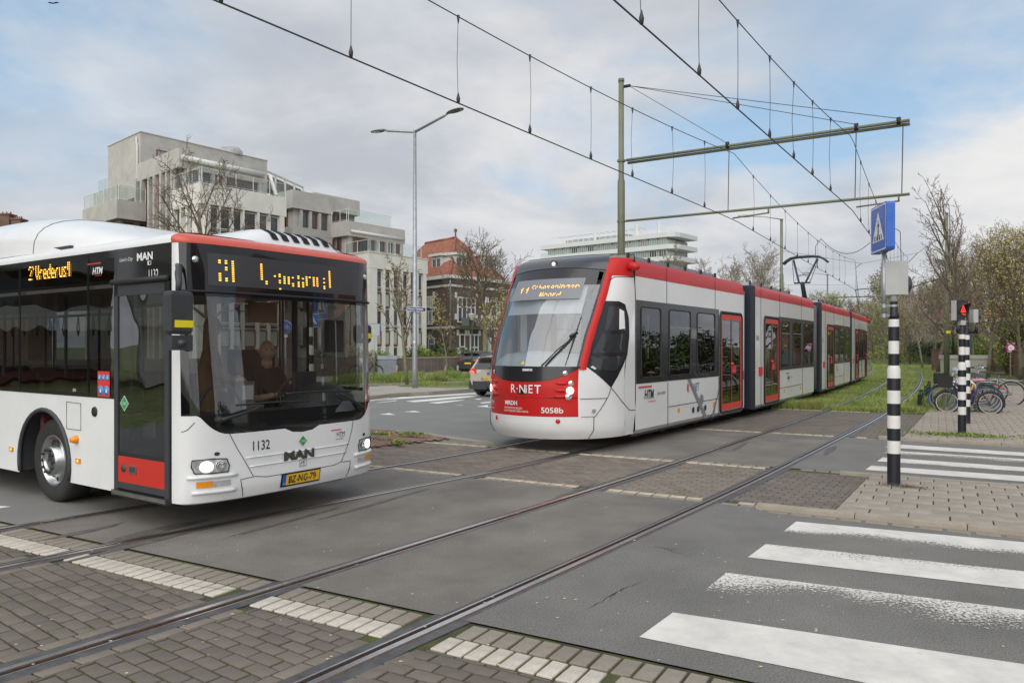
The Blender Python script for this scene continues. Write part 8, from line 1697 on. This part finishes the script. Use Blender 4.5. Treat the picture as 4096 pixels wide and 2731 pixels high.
# ---------------- bicycles ----------------
def bike(label,rear,front,fr,wheel=.34,tyre=None,rim=None,saddle=(.03,.03,.03),crate=False,rack=True,fender=(.03,.03,.03),hb='city',lean=0.06):
    d=(front-rear); Lw=d.length; o=thing('bicycle',label,'bicycle',tuple(rear),math.atan2(d.y,d.x),group='bicycles parked on the pavement'); 
    R=wheel; m=mat('bike_frame_'+label[:14].replace(' ','_'),fr,.35,var=.03,coat=.4); mt=mat('bike_tyre_'+label[:14].replace(' ','_'),tyre or (.03,.03,.03),.8,var=.1); mr=mat('bike_rim_grey',(.45,.45,.44),.35,.6,var=.05) if rim is None else mat('bike_rim_'+label[:9],rim,.4)
    sh=Matrix.Shear('XZ',4,(0,lean)) if 0 else Matrix.Identity(4); sh[1][2]=lean
    for x in (0,Lw):
        b=MB(sh).mat(mt); b.tube([(x+R*math.cos(t),0,R+R*math.sin(t)*.985) for t in np.linspace(0,2*PI,33)[:-1]],.022,7,closed=True); w=b.ob('wheel',o)
        b=MB(sh).mat(mr); b.tube([(x+(R-.03)*math.cos(t),0,R+(R-.03)*math.sin(t)) for t in np.linspace(0,2*PI,29)[:-1]],.012,5,closed=True); b.ob('rim',w)
        b=MB(sh).mat(M_STEEL)
        for i in range(18): t=2*PI*i/18; b.tube([(x,.02*(-1)**i,R),(x+(R-.03)*math.cos(t),0,R+(R-.03)*math.sin(t))],.0025,3,caps=False)
        b.lathe([(.02,-.04),(.025,0),(.02,.04)],8,(x,0,R),'y'); b.ob('spokes',w,kind='stuff')
        b=MB(sh).mat(mat('mudguard_'+label[:9],fender,.4)); b.tube([(x+(R+.04)*math.cos(t),0,R+(R+.04)*math.sin(t)) for t in (np.linspace(.4,PI+.3,12) if x==0 else np.linspace(.3,PI-.4,10))],.016,5); b.ob('mudguard',o)
    bb=(Lw*.42,0,R-.05); st=(Lw*.30,0,R+.42); ht=(Lw*.80,0,R+.50); hb_=(Lw*.835,0,R+.36)
    b=MB(sh).mat(m); b.tube([bb,st],.018,7); b.tube([bb,hb_],.022,7); b.tube([(Lw*.33,0,R+.28),ht],.018,7); b.tube([hb_,ht],.022,7)
    for s in (-.05,.05): b.tube([bb,(0,s,R)],.010,5); b.tube([st,(0,s,R)],.009,5); b.tube([hb_,(Lw*.86,s,R+.30),(Lw,s,R)],.012,5)
    b.ob('frame',o)
    b=MB(sh).mat(M_STEEL); b.tube([st,(Lw*.265,0,R+.62)],.013,6); b.tube([ht,(Lw*.765,0,R+.70)],.014,6); b.ob('seat_post',o)
    b=MB(sh).mat(mat('saddle_'+label[:9],saddle,.5)); b.smooth=True; sx=Lw*.25; b.grid(lambda i,j:(sx+[-.14,-.10,.0,.10,.17][i],[.02,.09,.075,.03,.01][i]*(j/3-1),R+.66-[.02,0,0,.005,.02][i]-.05*abs(j/3-1)**2),range(5),range(7),flip=True); b.grid(lambda i,j:(sx+[-.14,-.10,.0,.10,.17][i],[.02,.09,.075,.03,.01][i]*(j/3-1),R+.60),range(5),range(7)); b.ob('saddle',o)
    b=MB(sh).mat(M_CHR if hb=='city' else M_RUB); hx=Lw*.765; hz=R+.72; b.tube([(hx-.22,-.28,hz+.04),(hx-.05,-.27,hz+.08),(hx+.05,-.14,hz+.04),(hx,0,hz),(hx+.05,.14,hz+.04),(hx-.05,.27,hz+.08),(hx-.22,.28,hz+.04)],.012,6); b.mat(M_RUB); b.tube([(hx-.24,-.28,hz+.04),(hx-.12,-.28,hz+.06)],.017,6); b.tube([(hx-.24,.28,hz+.04),(hx-.12,.28,hz+.06)],.017,6); b.ob('handlebar',o)
    b=MB(sh).mat(M_STEEL); b.lathe([(.085,-.05),(.09,-.045),(.085,-.04)],16,bb,'y'); b.tube([(bb[0],-.06,bb[2]),(bb[0]+.12,-.07,bb[2]-.11)],.01,5); b.tube([(bb[0],.06,bb[2]),(bb[0]-.12,.07,bb[2]+.11)],.01,5); b.mat(M_RUB); b.box(bb[0]+.07,bb[0]+.17,-.15,-.07,bb[2]-.125,bb[2]-.10); b.box(bb[0]-.17,bb[0]-.07,.07,.15,bb[2]+.10,bb[2]+.125); b.tube([(bb[0],-.06,bb[2]+.08),(0,-.05,R+.03)],.008,4); b.tube([(bb[0],-.06,bb[2]-.08),(0,-.05,R-.03)],.008,4); b.ob('crank_and_chain',o)
    if rack: b=MB(sh).mat(M_STEEL if fender[0]>.1 else M_RUB); 
    if rack:
        for s in (-.07,.07): b.tube([(-.28,s,R+.40),(.22,s,R+.42)],.008,5); b.tube([(-.1,s,R+.4),(0,s,R)],.006,4)
        for x in (-.25,-.1,.05,.2): b.tube([(x,-.07,R+.41),(x,.07,R+.41)],.006,4)
        b.ob('rear_rack',o); b=MB(sh).mat(mat('rear_light_red',(.6,.02,.02),.2)); b.box(-.40,-.36,-.03,.03,R+.28,R+.33); b.ob('rear_light',o)
    if crate:
        b=MB(sh).mat(mat('crate_black',(.014,.014,.015),.5,var=.1)); x0,x1,y0,y1,z0,z1=Lw*.86,Lw*.86+.36,-.22,.22,R+.42,R+.70
        for q in ((x0,x1,y0,y0+.012,z0,z1),(x0,x1,y1-.012,y1,z0,z1),(x0,x0+.012,y0+.012,y1-.012,z0,z1),(x1-.012,x1,y0+.012,y1-.012,z0,z0+.16),(x1-.012,x1,y0+.012,y1-.012,z1-.05,z1),(x0,x1,y0,y1,z0-.012,z0)): b.box(*q)
        b.box(x0-.01,x1+.01,y0-.012,y0,z1-.05,z1); b.ob('front_crate',o); b=MB(sh).mat(M_RUB); b.tube([(x0+.1,-.1,z0),(Lw,-.06,R)],.008,4); b.tube([(x0+.1,.1,z0),(Lw,.06,R)],.008,4); b.ob('front_rack',o)
    return o
g1,g2=G(3788,1651),G(3961,1657.7)
bike('purple-blue bicycle with a pink saddle and white rims, nearest the viewer',g2,g1,(.03,.03,.12),.285,saddle=(.62,.22,.26),rim=(.55,.55,.53),crate=True)
f2=G(3769,1641); ax=(g1-g2).normalized()
bike('orange bicycle with a blue front tyre and a black crate',f2-ax*1.06,f2,(.80,.36,.03),.34,tyre=(.06,.12,.28),saddle=(.05,.05,.055),crate=True)
bike('black city bicycle third from the viewer in the parked row',f2-ax*1.0+Vector((.55,.85,0)),f2+Vector((.55,.85,0)),(.02,.02,.022),.34)
bike('silver bicycle with a chrome handlebar, fourth in the parked row',f2-ax*.95+Vector((.95,1.5,0)),f2+Vector((.95,1.5,0)),(.45,.46,.47),.34,fender=(.4,.4,.4))
bike('dark blue bicycle deep in the parked row, behind the silver one',f2-ax*.9+Vector((1.35,2.2,0)),f2+Vector((1.35,2.2,0)),(.04,.06,.09),.34)
r6=G(4044,1623); bike('pale green bicycle at the right end with its rear wheel standing clear',r6,r6+ax*1.08,(.22,.33,.32),.36,fender=(.35,.40,.38),saddle=(.04,.04,.045))
r7=G(3990,1618); bike('white handled black bicycle behind the pale green one',r7+Vector((.5,.9,0)),r7+Vector((.5,.9,0))+ax*1.05,(.03,.03,.03),.34,fender=(.5,.5,.5))
hp_=[G(3903,1650),G(3903,1650)+T2*1.0,G(3903,1650)+T2*2.1]
for i,p in enumerate(hp_):
    b=MB().mat(M_ALU); v=ax*.75; b.tube([(0,0,0),(0,0,.72),tuple(v*.08+Vector((0,0,.80))),tuple(v*.9+Vector((0,0,.80))),tuple(v+Vector((0,0,.72))),tuple(v)],.026,8); b.ob('bicycle_hoop',loc=tuple(p),label=('steel bicycle hoop nearest the viewer, between the wheels','middle steel bicycle hoop among the parked bicycles','farthest steel bicycle hoop among the parked bicycles')[i],cat='bicycle rack',group='steel bicycle hoops')
# ---------------- people ----------------
M_SKIN=mat('skin',(.62,.38,.28),.55,var=.06)
M_HAIRB=mat('hair_brown',(.07,.045,.03),.7,var=.2); M_HAIRL=mat('hair_light_brown',(.22,.15,.09),.7,var=.25)
def person(label,loc,rz,J,segs,cls,mats,hair=None,headr=.098,bald=False):
    """J: joints name->(x,y,z,r) with x forward; segs: pairs; cls(p)->material index"""
    p=thing('person',label,'person',loc,rz); me=bpy.data.meshes.new('body'); names=list(J); me.from_pydata([J[n][:3] for n in names],[(names.index(a),names.index(c)) for a,c in segs],[]); o=bpy.data.objects.new('body',me); C.objects.link(o)
    md=o.modifiers.new('s','SKIN'); sv=me.skin_vertices[0].data
    for i,n in enumerate(names): r=J[n][3]; sv[i].radius=(r,r) if not hasattr(r,'__len__') else r
    sv[names.index('pelvis')].use_root=True; sb=o.modifiers.new('u','SUBSURF'); sb.levels=2; sb.render_levels=2
    dg=bpy.context.evaluated_depsgraph_get(); dg.update(); nm=bpy.data.meshes.new_from_object(o.evaluated_get(dg)); nm.name='body'; bpy.data.objects.remove(o)
    nm.materials.clear(); [nm.materials.append(m) for m in mats]
    for f in nm.polygons: f.material_index=cls(f.center); f.use_smooth=True
    o=bpy.data.objects.new('body',nm); C.objects.link(o); o.parent=p
    hx,hy,hz=J['head'][:3]; hd_=Vector(J['face']) if 'face' in J and False else None
    return p,Vector((hx,hy,hz))
def head(p,c,yaw,r=.10,hair=None,style='short',skin=M_SKIN):
    M=Matrix.Translation(c)@Matrix.Rotation(yaw,4,'Z'); b=MB(M).mat(skin); b.smooth=True
    def hd(i,j):
        ph=PI*i/14-PI/2; th=2*PI*j/20; x=math.cos(ph)*math.cos(th); y=math.cos(ph)*math.sin(th); z=math.sin(ph)
        sx,sy,sz=r*.98,r*.78,r*1.22; X,Y_,Z=x*sx,y*sy,z*sz
        if z<-.1: Y_*=1+.28*(z+.1); X=X*(1+.18*(z+.1)) if X<0 else X*(1+.05*(z+.1))
        if x>.5 and .0<z<.28: X-=r*.06
        if x>.85 and abs(y)<.16 and -.32<z<.12: X+=r*.20*(1-abs(y)/.16)*(1-abs(z+.15)/.3 if abs(z+.15)<.3 else 0)
        return (X,Y_,Z)
    b.grid(hd,range(15),range(21),flip=True)
    b.tube([(0,0,-r*.9),(-r*.15,0,-r*1.7)],[r*.55,r*.62],10)
    for s in (1,-1): b.tube([(-r*.05,s*r*.76,r*.18),(-r*.10,s*r*.90,r*.12),(-r*.05,s*r*.80,-r*.22)],[r*.08,r*.16,r*.06],6)
    h=b.ob('head',p); b=MB(M).mat(M_TXTB)
    for s in (1,-1): b.lathe([(0,.0),(r*.09,-.004)],8,(r*.86,s*r*.32,r*.12),'x'); b.tube([(r*.88,s*r*.16,r*.30),(r*.86,s*r*.46,r*.30)],r*.035,4)
    b.ob('eyes_and_brows',h); b=MB(M).mat(mat('lips',(.34,.13,.11),.5)); b.tube([(r*.87,-r*.22,-r*.52),(r*.93,0,-r*.50),(r*.87,r*.22,-r*.52)],r*.04,5); b.ob('mouth',h)
    if hair:
        b=MB(M).mat(hair); b.smooth=True; lo=-4 if style=='long' else 1
        def hr(i,j):
            ph=-.15+(PI/2+.15)*i/8; th=.95+(2*PI-1.9)*j/16; x,y,z=math.cos(ph)*math.cos(th),math.cos(ph)*math.sin(th),math.sin(ph); return (x*r*1.10,y*r*.92,z*r*1.32+.0)
        b.grid(hr,range(9),range(17),flip=True)
        if style=='long': b.grid(lambda i,j:((-.15-.85*math.sin(PI*j/10))*r*1.05,math.cos(PI*j/10)*r*(.95+.1*i),-i*r*.75),range(5),range(11))
        b.ob('hair',h)
    return h
def hand(mb,w,d,n,s=1):   # wrist point, pointing direction, palm normal; five short bent fingers
    d=Vector(d).normalized(); n=Vector(n).normalized(); u=d.cross(n).normalized(); w=Vector(w); mb.smooth=True; mb.tube([w,w+d*.05,w+d*.09],[.028,.038,.034],8)
    for i,(o,l) in enumerate(((-.028,.062),(-.010,.075),(.010,.070),(.028,.055))): a=w+d*.085+u*o; mb.tube([a,a+d*l*.5-n*.006,a+d*l*.8-n*.028],[.0095,.009,.007],6)
    a=w+d*.03-u*.032*s; mb.tube([a,a+d*.03-u*.022*s,a+d*.06-u*.02*s-n*.01],[.012,.011,.008],6)
M_SHIRT=mat('black_shirt',(.02,.021,.024),.85,var=.2,scale=12); M_COAT=mat('brown_coat',(.17,.105,.055),.9,var=.15,scale=5); M_COATD=mat('brown_jacket',(.12,.085,.06),.9,var=.15,scale=8); M_TROU=mat('dark_trousers',(.03,.032,.045),.9,var=.15); M_TROG=mat('light_grey_trousers',(.42,.41,.38),.9,var=.1); M_TOP=mat('white_top',(.6,.6,.58),.8,var=.05)
bw_=BUS.matrix_basis; toW=lambda x,y,z:Matrix.Translation(BUS.location)@Matrix.Rotation(BUS.rotation_euler.z,4,'Z')@Vector((x,y,z))
rb=BUS.rotation_euler.z
# driver, seated, facing forward (local x), hands at the wheel
D_={'pelvis':(0,0,.92,.15),'spine':(.02,0,1.14,(.17,.13)),'chest':(.03,0,1.38,(.20,.14)),'neck':(.03,0,1.54,.065),'head':(.04,0,1.60,.05),
 'shL':(.03,.20,1.47,.075),'elL':(.16,.27,1.16,.055),'wrL':(.42,.20,1.22,.035),'shR':(.03,-.20,1.47,.075),'elR':(.16,-.27,1.16,.055),'wrR':(.42,-.16,1.22,.035),
 'hiL':(.10,.10,.93,.10),'knL':(.48,.14,.92,.075),'anL':(.56,.14,.50,.05),'toL':(.72,.14,.44,.04),'hiR':(.10,-.10,.93,.10),'knR':(.48,-.14,.92,.075),'anR':(.56,-.14,.50,.05),'toR':(.72,-.14,.44,.04)}
SG=[('pelvis','spine'),('spine','chest'),('chest','neck'),('neck','head'),('chest','shL'),('shL','elL'),('elL','wrL'),('chest','shR'),('shR','elR'),('elR','wrR'),('pelvis','hiL'),('hiL','knL'),('knL','anL'),('anL','toL'),('pelvis','hiR'),('hiR','knR'),('knR','anR'),('anR','toR')]
l=toW(-.98,1.80,0); p,h=person('bald bus driver in a black shirt, sitting behind the windscreen with hands at the wheel',tuple(l),rb,D_,SG,lambda c:2 if (abs(c.y)>.13 and c.z<1.25 and c.x>.2 and c.z>1.05) or c.z>1.565 else (1 if c.z<1.0 else 0),[M_SHIRT,M_TROU,M_SKIN])
head(p,h+Vector((.02,0,.125)),-.35,.112); b=MB().mat(M_SKIN); hand(b,(.43,.20,1.22),(1,-.3,.15),(0,0,1)); hand(b,(.43,-.16,1.22),(1,.3,.15),(0,0,1),-1); b.ob('hands',p)
# passenger standing by the driver
S_={'pelvis':(0,0,.95,.13),'spine':(0,0,1.12,(.15,.12)),'chest':(0,0,1.30,(.17,.13)),'neck':(.01,0,1.45,.05),'head':(.02,0,1.51,.04),'shL':(0,.17,1.37,.06),'elL':(.06,.22,1.12,.05),'wrL':(.28,.14,1.06,.035),'shR':(0,-.17,1.37,.06),'elR':(.02,-.24,1.12,.05),'wrR':(.22,-.18,1.05,.035),
 'hiL':(0,.09,.90,.10),'knL':(.02,.10,.50,.07),'anL':(0,.10,.10,.05),'toL':(.14,.11,.04,.04),'hiR':(0,-.09,.90,.10),'knR':(.02,-.10,.50,.07),'anR':(0,-.10,.10,.05),'toR':(.14,-.11,.04,.04)}
l=toW(-.78,.92,.36); p,h=person('bus passenger with long light hair and a brown coat, standing beside the driver',tuple(l),rb+1.2,S_,SG,lambda c:1 if (abs(c.y)<.07 and c.x>.09 and c.z>1.05) else 2 if c.z>1.44 or (c.z<1.12 and c.x>.2) else (0 if c.z>.72 else 3),[M_COAT,M_TOP,M_SKIN,M_TROU])
head(p,h+Vector((.02,0,.13)),.3,.095,M_HAIRL,'long'); b=MB().mat(M_SKIN); hand(b,(.29,.14,1.06),(1,-.2,.1),(0,0,1)); hand(b,(.23,-.18,1.05),(1,.2,.1),(0,0,1),-1); b.ob('hands',p)
# cyclist on the far cycle path, riding to the right
cy=G(1478,1520); c0=cy; cl=bike('dark upright bicycle ridden by the cyclist in the brown jacket',Vector((c0.x-.72,c0.y-.0,.06)),Vector((c0.x+.32,c0.y+.25,.06)),(.03,.032,.036),.35); cl['group']=''; del cl['group']
ca=math.atan2(.25,1.04)
Y_={'pelvis':(.22,0,1.08,.14),'spine':(.30,0,1.26,(.15,.12)),'chest':(.40,0,1.44,(.18,.13)),'neck':(.48,0,1.60,.055),'head':(.50,0,1.66,.045),'shL':(.41,.18,1.52,.065),'elL':(.58,.24,1.28,.05),'wrL':(.82,.24,1.20,.035),'shR':(.41,-.18,1.52,.065),'elR':(.58,-.24,1.28,.05),'wrR':(.82,-.24,1.20,.035),
 'hiL':(.24,.10,1.02,.10),'knL':(.58,.12,.82,.07),'anL':(.40,.12,.44,.045),'toL':(.54,.12,.40,.04),'hiR':(.24,-.10,1.02,.10),'knR':(.56,-.12,.66,.07),'anR':(.42,-.12,.24,.045),'toR':(.58,-.12,.20,.04)}
p,h=person('cyclist in a brown jacket and light trousers riding right past the waste container',(c0.x-.72,c0.y,.06),ca,Y_,SG,lambda c:2 if c.z>1.62 else (0 if c.z>1.10 or c.x>.7 else (3 if c.z<.46 and True and c.x>.44 else 1)),[M_COATD,M_TROG,M_SKIN,M_TXTW])
head(p,h+Vector((.03,0,.13)),0,.10,M_HAIRB); b=MB().mat(M_SKIN); hand(b,(.82,.24,1.20),(1,0,-.1),(0,0,1)); hand(b,(.82,-.24,1.20),(1,0,-.1),(0,0,1),-1); b.ob('hands',p)
# the bird
bd_=thing('bird','small dark bird gliding in the sky at the upper left','bird',tuple(V3(210,14,60))); b=MB().mat(M_TXTB); b.smooth=True; b.tube([(-.22,0,.0),(-.1,0,.02),(.1,0,0),(.2,0,0)],[.01,.06,.05,.01],8); b.ob('bird_body',bd_)
for s in (1,-1): b=MB().mat(M_TXTB); b.add([(.02,0,.02),(s*.25,.05,.14),(s*.50,.15,.10),(s*.27,.12,.04),(0,.12,0)],[(0,1,2,3,4),(4,3,2,1,0)]); b.ob('wing',bd_)
